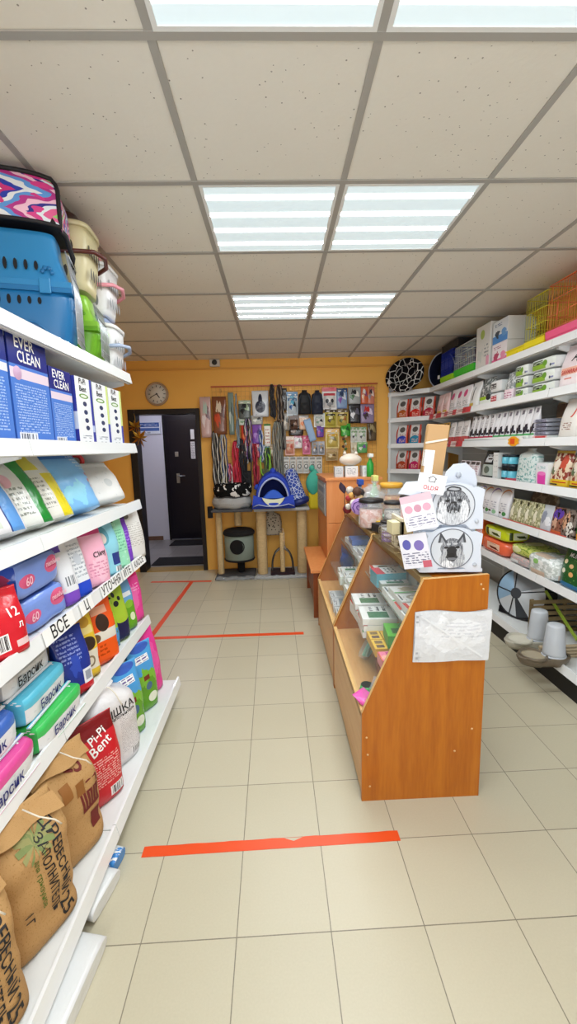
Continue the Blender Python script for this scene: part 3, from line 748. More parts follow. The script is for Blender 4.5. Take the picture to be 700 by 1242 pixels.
SKYG = printed('sky_and_meadow_bag', '#4f9fdc', [('rect',0,0,1,.55,'#5f9e22'),('blob',.0,.42,1,.62,'#7cb93a'),('ell',.12,.86,.9,1.0,'#3d63c0'),('rect',.15,.72,.75,.82,'#f1f3f4'),('text',.18,.73,.72,.81,'#6a5a9c',2),('ell',.45,.10,.85,.24,'#e8ecd8'),('ell',.40,.30,.66,.42,'#4a6a8a'),('rect',0,0,.16,.55,'#4b8a1c'),('rect',.35,.46,.6,.53,'#7a3326')], rough=.22)
bag('green and blue dry food bag with twisted top behind the white sack', -.765, 1.905, .115, .15, .36, .11, SKYG, 60, 3, 'crimp', group=G0, seed=3, crimp=.03)
bag('white and blue product bag wedged between the two green and blue bags', -.85, 2.02, .115, .17, .365, .10, printed('white_blue_tall_pack', '#e4e9ee', [('rect',0,.82,1,1,'#22306e'),('rect',0,.76,1,.79,'#6f9fd8'),('text',.2,.2,.9,.7,'#70808c',16),('rect',0,0,1,.07,'#1e5a3c')], rough=.25), 62, 3, 'crimp', group=G0)
bag('green and blue dry food bag standing closer to the far end of the bottom shelf', -.765, 2.115, .115, .16, .365, .11, SKYG, 60, 2, 'crimp', group=G0, seed=8, crimp=.03)
bag('bright pink bag with dark blue edges at the far end of the bottom shelf', -.77, 2.27, .115, .15, .37, .10, printed('hot_pink_bag', '#e63f98', [('rect',0,0,.06,1,'#2b2f7a'),('blob',.2,.2,.8,.8,'#ee5aa8')], rough=.25), 66, 6, 'crimp', group=G0)

# fifth shelf: flat packs lettered Барсик, then upright bags
def flatpack(label, y0, y1, z, h, col, name_, text=True, ink=INKB, dx=0, dep=.33):
    w = y1-y0; fm = printed('white_pack_band_'+name_, '#e6e9ec', [('specks', 9, .62, '#d5dade'), ('rect',0,.62,1,1,col), ('diag', 0, 0, '#e6e9ec')][:2], rough=.3, crinkle=.4); top = printed(name_, col, [('blob', .1,.3,.9,.9, col), ('specks', 6, .66, '#f2f2f2')], rough=.25, crinkle=.4)
    b = softbox(w, h, dep, top, front=fm, top=top, end=top, k=9, wr=.005, seed=rnd.random()*40, n=10)
    if text: b.text('Барсик', h*.44, ink, lambda a, c: (a*.9+.01*c, -b.D*1.0-.004, h*.36+c), squeeze=1)
    b.box(-w/2*.97, -b.D*1.0-.003, h*.02, w/2*.97, -b.D*.94, h*.06, fm)
    o = b.make('litter_pack'); tag(o, label, 'litter pack', G5); put(o, -.83-dep/2+dx+.01, (y0+y1)/2, z+.002, 90+rnd.uniform(-2, 2)); return o
flatpack('pink and white litter pack with white band, bottom of the closest stack', .90, 1.215, .522, .105, '#e0509c', 'pink_litter_film', dx=.035)
flatpack('blue and white litter pack with white band on top of the pink one', .90, 1.21, .63, .10, '#3f6cc4', 'blue_litter_film', dx=-.0)
flatpack('plain white crumpled litter pack on top of the blue one', .92, 1.20, .733, .10, '#d6d6d2', 'plain_white_film', text=False, dx=-.04)
flatpack('green and white litter pack with white band, bottom of the farther stack', 1.235, 1.53, .522, .10, '#3fbf5c', 'green_litter_film', dx=.035)
flatpack('light blue and white litter pack with white band, middle of the farther stack', 1.225, 1.51, .626, .10, '#5cc0dc', 'cyan_litter_film', dx=-.0)
flatpack('silver grey litter pack with white band, top of the farther stack', 1.21, 1.47, .73, .10, '#b9bcc0', 'silver_litter_film', ink=INKK, dx=-.04)
Z5 = .524
bag('dark blue food bag with white print and red foot next to the stacked packs', -.85, 1.60, Z5, .15, .27, .09, printed('dark_blue_food_bag', '#20348f', [('rect',0,0,1,.13,'#c7202e'),('text',.1,.5,.7,.9,'#8d9cd6',7),('rect',.6,.12,.92,.34,'#e6e8ee'),('rect',.66,.16,.86,.30,'#9aa0ac'),('blob',.3,.3,.6,.6,'#2f49b0')], rough=.25), 62, 8, group=G5)
bag('yellow food bag with dark oval badge between the blue and orange bags', -.86, 1.725, Z5, .115, .28, .07, printed('yellow_food_bag', '#e8c437', [('rect',.2,.68,.9,.8,'#f0dc8c'),('ell',.2,.42,.9,.64,'#3a2c22'),('rect',.15,.12,.95,.42,'#e2dccb'),('ell',.35,.16,.75,.34,'#8c7a5c'),('ell',.42,.19,.68,.31,'#e9e2cf'),('ell',.35,.78,.85,.95,'#c99a2c')], rough=.3), 58, 6, group=G5)
bag('bright orange food bag with a brown dog picture on the front', -.85, 1.86, Z5, .17, .29, .085, printed('orange_food_bag', '#ea5a1e', [('rect',0,.36,1,.52,'#ddd8cc'),('ell',.35,.5,.75,.78,'#3c2a20'),('ell',.1,.36,.4,.5,'#6c5030'),('rect',.3,.78,.8,.9,'#f0b090'),('text',.1,.1,.6,.3,'#b8400e',3)], rough=.25), 60, 6, group=G5)
bag('small lime and sky blue food bag behind the orange one', -.86, 1.985, Z5, .10, .24, .06, printed('lime_sky_small', '#a6cf3c', [('rect',0,0,1,.4,'#4f9bd8'),('specks',7,.6,'#5a7a20')], rough=.25), 64, 6, group=G5)
bag('olive food bag with dark leopard spots against the back of the shelf', -1.02, 1.93, Z5, .2, .33, .08, printed('olive_spotted_bag', '#8a9a4a', [('specks',9,.55,'#3a3f26'),('rect',0,0,1,.4,'#7c8c3a')], rough=.3), 70, 6, group=G5)
bag('lime green food bag with navy base and paw prints', -.86, 2.085, Z5, .14, .30, .08, printed('lime_navy_bag', '#a9c93a', [('rect',0,0,1,.34,'#1d2350'),('ell',.3,.30,.9,.42,'#a9c93a'),('ell',.2,.72,.35,.8,'#23262a'),('ell',.4,.76,.55,.85,'#23262a'),('ell',.6,.68,.75,.76,'#23262a'),('ell',.35,.6,.6,.7,'#23262a')], rough=.25), 66, 6, group=G5)
bag('food bag with blue sky over green meadow next to the pink one', -.86, 2.215, Z5, .13, .30, .08, printed('sky_meadow_food', '#6fa9dc', [('rect',0,0,1,.5,'#69a92a'),('rect',.1,.62,.8,.7,'#e8eef2'),('ell',.5,.15,.8,.3,'#dfe8c0'),('rect',0,0,.12,1,'#dfe8e4'),('ell',.3,.4,.8,.55,'#8cbf3a')], rough=.25), 68, 6, group=G5)
bag('tall bright pink food bag at the far end of the shelf', -.86, 2.325, Z5, .15, .325, .08, printed('pink_food_bag', '#e8479a', [('rect',0,.8,1,1,'#d62a70'),('blob',.3,.2,.7,.7,'#ef6ab0'),('text',.2,.55,.8,.7,'#f4a0cc',3)], rough=.25), 70, 5, group=G5)

# fourth shelf
Z4 = .902
def nappy(label, y, z, seed):
    d = printed('nappy_pack_side', '#2f4fb4', [('blob',.5,.3,.95,.8,'#a8305e'),('rect',0,0,1,.2,'#27408f')], rough=.18, crinkle=.4)
    f = printed('nappy_pack_front', '#7d9be2', [('rect',.62,.45,.90,.82,'#e0648c'),('ell',.56,.4,.95,.88,'#e0648c'),('ell',.04,.30,.34,.66,'#e0648c'),('rect',.64,.56,.88,.58,'#b93560')], rough=.18, crinkle=.4)
    b = softbox(.27, .125, .32, d, front=f, top=printed('nappy_pack_top', '#5f82d6', [('blob',.2,.2,.8,.8,'#7d9be2')], rough=.18, crinkle=.4), end=d, k=8, wr=.006, seed=seed, n=10)
    b.text('пелёнки', .024, mat('pale_pink_ink', '#f6c9d6', .6), lambda a, c: (a+.068, -.167, .085+c)); b.text('60', .04, mat('pale_pink_ink'), lambda a, c: (a-.085, -.167, .06+c))
    b.box(-.133, -.05, .04, -.128, .05, .05, d)
    o = b.make('pad_pack'); tag(o, label, 'pad pack', G4); put(o, -.985, y, z, 88+seed*.7); return o
nappy('light blue absorbent pad pack with pink print, lower of the two', 1.43, Z4+.002, 1); nappy('light blue absorbent pad pack with pink print, upper of the two', 1.41, Z4+.13, 4)
bag('red litter bag with white numbers at the left edge of the shelf', -.84, 1.165, Z4, .19, .20, .10, printed('red_small_bag', '#d01f2c', [('rect',.35,.1,.6,.35,'#efeceb'),('bars',.37,.12,.58,.33,'#2a2020',12),('text',.05,.4,.5,.52,'#f0b8b8',3),('ell',.1,.75,.7,1.0,'#e8a0a0'),('rect',.7,.1,.95,.2,'#e8c8c8')], rough=.22), 66, 8, name='litter_bag', group=G4, texts=(('12', .04, INKW, .27, .62), ('л', .03, INKW, .33, .42)))
bag('narrow white bag with purple foot next to the pad packs', -.84, 1.61, Z4, .085, .25, .06, printed('white_purple_bag', '#e4e6ea', [('rect',0,0,1,.2,'#7a4ab8'),('rect',0,.85,.6,1,'#5f48b0'),('bars',.2,.3,.8,.45,'#777c82',8)], rough=.25), 75, 10, group=G4)
bag('white bag with royal blue foot standing before the pink one', -.84, 1.70, Z4, .105, .27, .07, printed('white_royal_bag', '#e2e6ea', [('rect',0,0,1,.22,'#2448c4'),('text',.15,.3,.85,.85,'#a4adb6',9),('ell',.3,.5,.7,.68,'#c6cdd6')], rough=.25), 75, 10, group=G4)
bag('pale pink litter bag with script lettering', -.84, 1.845, Z4, .145, .28, .09, printed('pale_pink_bag', '#eeb0c6', [('rect',0,.82,1,1,'#d0427c'),('blob',.2,.1,.9,.5,'#f2c3d4'),('text',.15,.15,.85,.4,'#d88aa8',5)], rough=.3), 66, 8, name='litter_bag', group=G4, texts=(('Cliny', .035, INKK, .1, .5, .1),))
bag('sky blue bag with a sleeping kitten picture', -.84, 1.985, Z4, .155, .29, .09, printed('kitten_blue_bag', '#8fd0e2', [('ell',.05,.52,.62,.88,'#5ba0b4'),('ell',.16,.55,.5,.74,'#dcd4cc'),('ell',.24,.60,.30,.64,'#6a4a44'),('rect',.55,.16,.95,.36,'#2c3f86'),('rect',.6,.04,.9,.13,'#e8eef0'),('bars',.6,.04,.9,.13,'#30363c',10)], rough=.25), 66, 8, group=G4)
bag('mint green litter bag next to the purple one', -.84, 2.115, Z4, .145, .28, .085, printed('mint_bag', '#9be0bc', [('specks',12,.64,'#c4f0d8'),('text',.2,.3,.8,.7,'#6cb890',7),('rect',.1,.85,.6,.97,'#3c4a44')], rough=.28), 66, 8, name='litter_bag', group=G4)
bag('purple litter bag between the mint and white ones', -.84, 2.215, Z4, .10, .29, .07, printed('purple_bag', '#7a40c4', [('text',.3,.25,.9,.6,'#a880e0',6),('rect',0,.82,1,1,'#43307a')], rough=.25), 66, 8, name='litter_bag', group=G4)
bag('white litter bag with fine print, last on this shelf', -.83, 2.315, Z4, .16, .29, .10, printed('white_last_bag', '#dedcd8', [('text',.15,.25,.85,.7,'#b2aea8',11),('ell',.15,.78,.5,.92,'#6c665c')], rough=.35), 66, 6, name='litter_bag', group=G4)

# third shelf: bags leaning back
Z3 = 1.217
bag('white litter bag with pink panel and blue side, closest of those leaning', -.905, 1.27, Z3, .36, .30, .10, printed('white_blue_side_bag', '#e6e4e6', [('rect',.1,.42,.52,.9,'#e9b9c8'),('text',.14,.5,.48,.8,'#c06a8a',4),('rect',.12,.06,.62,.38,'#cdd4c6'),('text',.16,.1,.58,.34,'#6e7466',5),('ell',.18,.22,.34,.3,'#c4383a'),('rect',.72,0,.90,1,'#5f9de0'),('rect',.7,0,.72,1,'#27418c'),('text',.9,.55,1,.8,'#d64a34',3),('ell',.2,.84,.9,1.1,'#3c62b4')], rough=.25), 84, 26, name='litter_bag', group=G3)
bag('bag with white front and shiny green side strip', -.90, 1.52, Z3, .19, .30, .09, printed('green_strip_bag', '#dfe0da', [('rect',.58,0,1,1,'#1e8a34'),('text',.08,.1,.5,.5,'#8c9088',6),('ell',.05,.5,.35,.7,'#e8b4c0'),('rect',0,.86,.4,1,'#b0a83c')], rough=.18), 80, 26, name='litter_bag', group=G3)
bag('bag with white front and yellow side strip', -.90, 1.685, Z3, .18, .30, .09, printed('yellow_strip_bag', '#e2dfd6', [('rect',.52,0,1,.66,'#e8d528'),('rect',0,.72,.6,1,'#ded044'),('text',.1,.15,.45,.6,'#98968c',7)], rough=.2), 80, 26, name='litter_bag', group=G3)
bag('large puffy light blue bag with jagged white print', -.90, 1.87, Z3, .27, .31, .12, printed('light_blue_puffy', '#7db8e8', [('rect',0,.82,1,1,'#3f7cc8'),('zig',0,0,0,()) if 0 else ('text',.78,.62,.95,.98,'#dfe6ec',6),('blob',.1,.1,.7,.4,'#8fd0e8'),('text',.86,.3,.98,.6,'#e0703c',3)], rough=.3), 78, 24, name='litter_bag', group=G3, wr=.012)
bag('rounded plain white bag on the far end of this shelf', -.91, 2.17, Z3, .33, .23, .13, printed('plain_white_bag', '#e2e2e0', [('specks', 8, .66, '#d2d4d4'),('ell',.5,.3,.7,.5,'#c8cccc')], rough=.4), 76, 24, name='litter_bag', group=G3, wr=.01)
bag('small dark silver bag behind the rounded white one', -1.08, 2.31, Z3, .10, .2, .05, printed('dark_silver_bag', '#6c7070', [('rect',.2,.5,.8,.8,'#3c4040')], rough=.25), 80, 10, group=G3)
# chews and a rubber ring on the white bag
b = B()
for k in range(5):
    a = k*1.3; b.tube([(-.03+.02*k, .0, .02), (-.02+.02*k, .03*math.sin(a), .05+.01*k), (.0+.015*k, -.02, .07), (.02+.01*k, .02*math.cos(a), .03+.015*k)], .009, mat('rawhide_tan', '#b59a72', .6) if k % 2 else mat('rawhide_dark', '#4c3c30', .6), 7)
o = tag(b.make('knotted_chews'), 'bunch of knotted tan and dark rawhide chews behind the white bag', 'pet chews'); put(o, -1.10, 2.11, Z3+.18)
g = Bag(.24, .18, .10, printed('grey_mixed_bag', '#a8a09c', [('specks', 7, .5, '#8070a0')], rough=.4), 'flat', seed=4); o = g.make('treat_bag'); tag(o, 'grey and violet treat bag standing under the knotted chews', 'bag', G3); seat(o, -1.10, 2.08, Z3, 86, 2)
RX90 = Matrix.Rotation(PI/2, 4, 'X')
b = B(); b.tube([(.032*math.cos(q*PI/12), 0, .032*math.sin(q*PI/12)) for q in range(24)], .011, mat('coral_rubber', '#ec4c52', .4), 8, closed=True); o = tag(b.make('ring_toy'), 'coral red rubber ring toy beside the knotted chews', 'dog toy'); put(o, -1.06, 2.235, Z3+.245, 20)
bag('dark food tin bag with the ring toy resting on top', -1.08, 2.215, Z3, .12, .205, .08, printed('mauve_pack', '#5a5468', [('blob',.2,.3,.8,.8,'#a89cb8')], rough=.3), 86, 0, top='flat', group=G3)

# second shelf: tall boxes
Z2 = 1.532
EB = printed('blue_litter_front', '#4f7fd4', [('rect',0,.72,1,1,'#1b2a80'),('rect',0,.60,1,.69,'#e4d4e2'),('text',.08,.12,.9,.56,'#a9c4ee',18),('rect',.62,.02,.98,.09,'#4f7fd4'),('rect',.06,.01,.52,.12,'#e8ecf4'),('bars',.1,.02,.48,.11,'#2c3450',18)], rough=.22, crinkle=.04)
EB2 = printed('blue_litter_front_grey', '#4f7fd4', [('rect',0,.72,1,1,'#1b2a80'),('rect',0,.63,1,.70,'#dfe2e8'),('text',.08,.12,.9,.58,'#a9c4ee',18),('rect',.3,.01,.62,.12,'#e8ecf4'),('bars',.34,.02,.6,.11,'#2c3450',18)], rough=.22, crinkle=.04)
EBS = printed('blue_litter_side', '#3d6ac0', [('rect',0,.72,1,1,'#16226c'),('text',.1,.1,.9,.5,'#86a4e0',14)], rough=.25, crinkle=.04)
def litter_carton(label, y0, y1, h, fm, pink=True, ts=.05):
    w = y1-y0; b = carton(w, h, .22, fm, EBS, mat('box_top_navy', '#1b2a80', .3))
    def tf(cx, cz): return lambda a, c: (cx+a, -.1112, cz+c)
    b.text('EVER', ts, INKW, tf(-w*.10, h*.915)); b.text('CLEAN', ts, INKW, tf(0, h*.915-ts*.85), squeeze=.85)
    if pink: b.lathe([(.022,.0),(.022,.0006),(0,.0006)], mat('pink_badge', '#c9a4c4', .4), 20, T=Matrix.Translation((-w*.33, -.1105, h*.645)) @ RX90)
    o = b.make('litter_box', bevel=.0015); tag(o, label, 'box', G2); put(o, -.925, (y0+y1)/2, Z2, 90); return o
litter_carton('blue litter box with grey band, cut by the picture edge', 1.12, 1.345, .355, EB2, False)
litter_carton('blue litter box with pink band, full height in view', 1.355, 1.575, .355, EB)
litter_carton('shorter blue litter box standing next to the white boxes', 1.585, 1.745, .29, EB, False, .042)
PB = printed('white_litter_front', '#eceff2', [('ell',.2,.70,.75,.77,'#6f9a48'),('ell',.28,.715,.67,.755,'#dfe8d8'),('ell',.38,.59,.62,.66,'#3b4468'),('ell',.4,.47,.64,.54,'#3b4468'),('ell',.42,.35,.66,.42,'#3b4468'),('ell',.44,.24,.68,.31,'#3b4468'),('text',.2,.12,.8,.18,'#9aa0ac',2),('rect',.3,.03,.42,.08,'#8890a0'),('rect',.55,.03,.67,.08,'#5a6078')], rough=.25, crinkle=.04)
PS1 = printed('white_litter_side_blue', '#3a41a0', [('rect',0,.25,1,.5,'#cdd6ea')], rough=.25, crinkle=.04); PS2 = printed('white_litter_side_lime', '#c3d87a', [('rect',0,0,1,.4,'#3f48a8')], rough=.25, crinkle=.04)
PB_E1 = printed('white_litter_edge_blue', '#3a41a0', [('rect',0,.22,1,.32,'#b8c4e6')], crinkle=0); PB_E2 = printed('white_litter_edge_lime', '#cfe08a', [('rect',0,0,1,.38,'#3f48a8')], crinkle=0)
for (y0, y1, lab, sd, ed) in ((1.765, 1.905, 'white litter box with blue edge, closest of the three white boxes', PS1, PB_E1), (1.925, 2.08, 'white litter box with lime edge, middle of the three white boxes', PS2, PB_E2), (2.10, 2.25, 'white litter box, farthest of the three white boxes', PS1, PB_E2)):
    w = y1-y0; h = .285; b = carton(w, h, .2, PB, sd, mat('box_top_white', '#e6e8ea', .4))
    for n_, (t_, zz) in enumerate((('Pi-Pi', .94), ('Bent', .835))): b.text(t_, .033, INKK, lambda a, c, zz=zz: (a-.01, -.1012, h*zz+c), squeeze=.95)
    b.box(w/2-.018, -.1015, 0, w/2+.0004, -.1003, h, ed, front=ed)
    o = b.make('litter_box', bevel=.0015); tag(o, lab, 'box', G2); put(o, -.905, (y0+y1)/2, Z2, 88)

# top shelf: carriers and baskets
Z1 = 1.907
def slot_row(b, cx, cz, n, pitch, hh, ww, m, y, lean=0, taper=0):
    for i in range(n):
        h = hh*(1-taper*i/n); x = cx+i*pitch
        k = b.add([(x+ww*math.cos(q*PI/6), y, cz+h*math.sin(q*PI/6)) for q in range(12)]); b.face([k+q for q in range(12)], m)
def rounded_shell(b, w, d, z0, z1, m, r0, r1, n=5, nu=40, nv=8, flare=0):
    """tub wall: superelliptic rings, scale r0 at the bottom and r1 at the top"""
    def f(u, v):
        a = 2*PI*u; c, s_ = math.cos(a), math.sin(a); e = 2/n
        q = r0+(r1-r0)*math.sin(v*PI/2)
        return (w/2*q*sgn(c)*abs(c)**e, d/2*q*sgn(s_)*abs(s_)**e, z0+(z1-z0)*v)
    k0 = len(b.v); b.grid(f, nu, nv, m, closeu=True)
    b.face([k0+i for i in range(nu)][::-1], m); b.face([k0+nv*nu+i for i in range(nu)], m, None, False)
    return f
def pet_carrier(label, x, y, z, rz, L, W, Hh, hexc, hexd, nm):
    """two half shells clipped together, wire door on the +X end; long side towards -Y"""
    m1 = mat(nm+'_upper_shell', hexc, .28); m2 = mat(nm+'_lower_shell', hexd, .28); dk = mat('slot_dark', '#14171b', .8); wr_ = mat('door_wire_grey', '#b8bcc2', .3, .5)
    t = thing('pet_carrier', label, 'pet carrier', (x, y, z), (0, 0, math.radians(rz)), G1)
    zc = Hh*.52
    b = B(); rounded_shell(b, L, W, 0, zc-.012, m2, .88, 1.0, 6)
    b.box(-L/2-.006, -W/2-.007, zc-.022, L/2+.004, W/2+.007, zc-.004, m2)
    slot_row(b, -L*.30, zc-.055, 9, .034, .024, .007, dk, -W/2*.995-.0015, taper=.5)
    b.tube([(-L*.42, -W/2*.90, .03), (-L*.2, -W/2*.985, .095), (0, -W/2*.99, .11), (L*.22, -W/2*.98, .095), (L*.40, -W/2*.93, .03)], .004, m2, 6)
    b.make('lower_shell', t)
    b = B(); rounded_shell(b, L, W, zc-.004, Hh*.97, m1, 1.0, .80, 6, nv=10)
    b.box(-L/2-.006, -W/2-.008, zc-.004, L/2+.004, W/2+.008, zc+.016, m1)
    slot_row(b, -L*.30, zc+.07, 9, .034, .03, .007, dk, -W/2*.985-.0015, taper=.5)
    for q in range(4): b.lathe([(.008,0),(.008,.003),(0,.003)], m2, 10, T=Matrix.Translation((L*.34+.016*math.cos(q), -W/2*.97, zc+.05+.016*math.sin(q))) @ RX90)
    b.make('upper_shell', t)
    for sx in (-.2, .32):
        b = B(); b.box(L*sx-.02, -W/2-.014, zc-.03, L*sx+.02, -W/2-.006, zc+.025, m1); b.make('clip', t, bevel=.003)
    b = B(); n = 7
    for i in range(n): yy = -W*.36+i*W*.72/(n-1); b.tube([(L/2+.004, yy, .03), (L/2+.008, yy, Hh*.5), (L/2-.012, yy, Hh*.84)], .0028, wr_, 6)
    for zz in (.05, Hh*.2, Hh*.36, Hh*.52, Hh*.66, Hh*.8): b.tube([(L/2+.006-.015*(zz/Hh)**3, -W*.38, zz), (L/2+.006-.015*(zz/Hh)**3, W*.38, zz)], .0028, wr_, 6)
    b.make('wire_door', t)
    b = B(); b.tube([(-.08,0,Hh*.96),(-.07,0,Hh*1.01),(.07,0,Hh*1.01),(.08,0,Hh*.96)], .009, m2, 8); b.make('handle', t)
    return t
pet_carrier('large blue plastic pet carrier under the zigzag patterned bag', -1.03, 1.765, Z1, 15, .48, .20, .44, '#2f84bc', '#1e6fa8', 'blue')
pet_carrier('lime green plastic pet carrier under the cream basket carrier', -1.0, 2.03, Z1, 9, .42, .20, .30, '#8cc63c', '#6aaa24', 'green')
def basket_carrier(label, x, y, z, rz, L, W, Hh, body, lid, hand, nm):
    mb = mat(nm+'_body_plastic', body, .3); ml = mat(nm+'_lid_plastic', lid, .3); mh = mat(nm+'_handle_plastic', hand, .3); dk = mat('slot_shade', '#5b5650', .8) if body != '#e8e9ea' else mat('slot_grey', '#9a9fa4', .8)
    t = thing('pet_basket', label, 'pet carrier', (x, y, z), (0, 0, math.radians(rz)), G1)
    b = B(); f = rounded_shell(b, L, W, 0, Hh*.78, mb, .86, 1.0, 4.5)
    for cz, hh in ((Hh*.22, .026), (Hh*.52, .024)):
        for i in range(9):
            xx = -L*.34+i*L*.085; v = cz/(Hh*.78); q = .86+.14*math.sin(min(1, v)*PI/2); y_ = -W/2*q*(1-min(.98, abs(xx/(L/2*q)))**4.5)**(1/4.5)-.0018
            k = b.add([(xx+.0085*math.cos(a*PI/6), y_, cz+hh*math.sin(a*PI/6)) for a in range(12)]); b.face([k+a for a in range(12)], dk)
        for i in range(5):
            yy = -W*.26+i*W*.13; k = b.add([(L/2*.97+.004, yy+.0085*math.cos(a*PI/6), cz+hh*math.sin(a*PI/6)) for a in range(12)]); b.face([k+a for a in range(12)], dk)
    b.make('basket', t)
    b = B(); rounded_shell(b, L*1.04, W*1.05, Hh*.78, Hh*.84, mb, 1.0, 1.0, 4.5, nv=2); b.make('rim', t)
    b = B(); rounded_shell(b, L*1.0, W*1.0, Hh*.84, Hh, ml, 1.0, .72, 4, nv=8); b.make('lid', t)
    b = B(); zz = Hh*.44
    b.tube([(-L*.1, -W*.515, zz+.01), (L*.2, -W*.54, zz), (L*.42, -W*.52, zz), (L*.56, -W*.36, zz+.012), (L*.62, 0, zz+.02), (L*.56, W*.36, zz+.012), (L*.42, W*.52, zz), (L*.2, W*.54, zz), (-L*.1, W*.515, zz+.01)], .0095, mh, 8); b.make('handle', t)
    return t
basket_carrier('cream basket carrier with dark brown handle on top of the lime carrier', -.985, 2.04, Z1+.308, 4, .38, .23, .32, '#d9cfa4', '#4a2f26', '#5a2a24', 'cream')
basket_carrier('white basket carrier with grey blue lid and handle, below the pink one', -.985, 2.315, Z1, 2, .36, .24, .285, '#e8e9ea', '#9fb0d0', '#a8b8d4', 'white_blue')
basket_carrier('white basket carrier with pink lid and handle on top of another basket', -.99, 2.315, Z1+.287, 2, .35, .24, .285, '#e8e9ea', '#ee8ea0', '#f0a0ae', 'white_pink')
# zigzag patterned soft carrier
t = thing('soft_pet_bag', 'soft pet bag with bright zigzag print and black piping on the blue carrier', 'pet carrier', (-1.04, 1.77, Z1+.448), (0, 0, math.radians(15)))
ZG = NT('bright_zigzag_print', rough=.45); _uv = ZG.uv(); _w = ZG.vm('ADD', _uv, ZG.vm('MULTIPLY', ZG.noise(_uv, 3.0, 2, 'Color'), (.3, .3, 0)))
_sx = ZG.n('SeparateXYZ'); ZG.put(_sx.inputs[0], _w)
_tri = ZG.math('PINGPONG', ZG.math('MULTIPLY', _sx.outputs[1], 1.3), .5); _ph = ZG.math('FRACT', ZG.math('MULTIPLY_ADD', _sx.outputs[0], 1.25, ZG.math('MULTIPLY', _tri, .9)))
_r = ZG.n('ValToRGB'); _r.color_ramp.interpolation = 'CONSTANT'; _e = _r.color_ramp.elements
_cols = ['#d0307e', '#2a3fb0', '#e9eef2', '#5f9be0', '#b8328a', '#f2c3d8', '#2b2a8c', '#dfe8f0', '#e05a92', '#8fd070', '#f0f0ec']
while len(_e) < len(_cols): _e.new(.5)
for _i, _c in enumerate(_cols): _e[_i].position = _i/len(_cols); _e[_i].color = C(_c)
ZG.put(_r.inputs[0], _ph); _bl = ZG.math('GREATER_THAN', ZG.noise(_uv, 4.0, 1), .58); ZG.base(ZG.mix(_bl, _r.outputs[0], C('#d83a8a')))
BP = mat('black_piping', '#17151a', .6)
def zb(u, v, o=0): 
    x = (u-.5)*.46; z = .0+v*.175; r = 1-max(0, (v-.6)/.4)**3*.10
    return (x*r, -.105+.02*v+.03*(2*u-1)**4-.012*math.sin(v*PI)+o, z)
b = B(); b.grid(lambda u, v: zb(u, v), 16, 10, ZG.m)
b.grid(lambda u, v: (zb(1-u, v)[0], .115-.02*v, zb(u, v)[2]), 16, 10, ZG.m)
b.grid(lambda u, v: (zb(1, v)[0], zb(1, v)[1]+(.115-.02*v-zb(1, v)[1])*u, zb(1, v)[2]), 4, 10, ZG.m); b.grid(lambda u, v: (zb(0, v)[0], .115-.02*v-(.115-.02*v-zb(0, v)[1])*u, zb(0, v)[2]), 4, 10, BP)
b.grid(lambda u, v: (zb(u, 1)[0], zb(u, 1)[1]+(.095-zb(u, 1)[1])*v, .175+.012*math.sin(u*PI)*math.sin(v*PI)), 16, 6, ZG.m); b.grid(lambda u, v: (zb(u, 0)[0], .115-(.115-zb(u, 0)[1])*v, 0), 16, 2, BP)
b.make('body', t)
P_ = [zb(i/12, 0) for i in range(13)] + [zb(1, i/8) for i in range(1, 9)] + [zb(1-i/12, 1) for i in range(1, 13)] + [zb(0, 1-i/8) for i in range(1, 8)]
b = B(); b.tube([(p[0], p[1]-.002, p[2]+.006) for p in P_], .008, BP, 8, closed=True); b.make('piping', t)
b = B(); b.tube([(.2,-.09,.02),(.235,-.02,.0),(.25,.0,-.07),(.235,.03,-.1)], .011, BP, 6); b.make('strap', t)

# things pushed under the bottom shelf
def lowbag(label, x, y, rz, w, h, d, m, z=.001, tilt=86):
    g = Bag(w, h, d, m, 'crimp', seed=rnd.random()*40, wr=.004); o = g.make('spare_bag'); tag(o, label, 'bag', 'spare bags lying under the left shelf'); seat(o, x, y, z, rz, tilt); return o
WF = printed('white_film_bag', '#e0e2e2', [('text',.55,.45,.75,.8,'#b06a8a',10),('bars',.3,.35,.6,.6,'#b8bcc0',16)], rough=.25)

lowbag('flat white film bag sticking out from under the shelf closest to the viewer', -.575, .93, 84, .30, .26, .06, WF)
lowbag('crumpled white bag end peeking out under the shelf beside the brown sacks', -.61, 1.20, 78, .16, .22, .06, WF)
lowbag('small blue and white bag corner peeking out below the red bag', -.615, 1.325, 80, .08, .2, .05, printed('blue_white_scrap', '#3a86d0', [('specks', 6, .5, '#e6ecf0')], rough=.25))
# ------------------------------------------------------------------ goods on the right shelving
XF = 1.79
RROW = {'f': 2.122, 'e': 1.817, 'd': 1.512, 'c': 1.207, 'b': .902, 'a': .592, 'base': .167}
def rb(label, y, row, w, h, d, m, grp=None, cat='bag', name='pet_food_bag', rz=-90, tilt=5, dx=0, top='crimp', **k):
    return bag(label, XF+d/2+dx, y, RROW[row] if isinstance(row, str) else row, w, h, d, m, rz, tilt, top, cat, name, grp, **k)
def rowof(label_fn, ys, row, w, h, d, mats, grp, name='pet_food_bag', cat='bag', rz=-90, tilt=5, dx=0, top='crimp', **k):
    out = {}
    for i, y in enumerate(ys):
        m = mats[i % len(mats)]
        if m not in out: out[m] = rb(label_fn(i), y, row, w, h, d, m, grp, cat, name, rz, tilt, dx, top, nu=24, nv=12, **k); continue
        src = out[m]; o = dup(src, label=label_fn(i), group=grp); o.location = (src.location.x+rnd.uniform(-.004,.004), y, src.location.z); o.rotation_euler.z += math.radians(rnd.uniform(-3, 3))
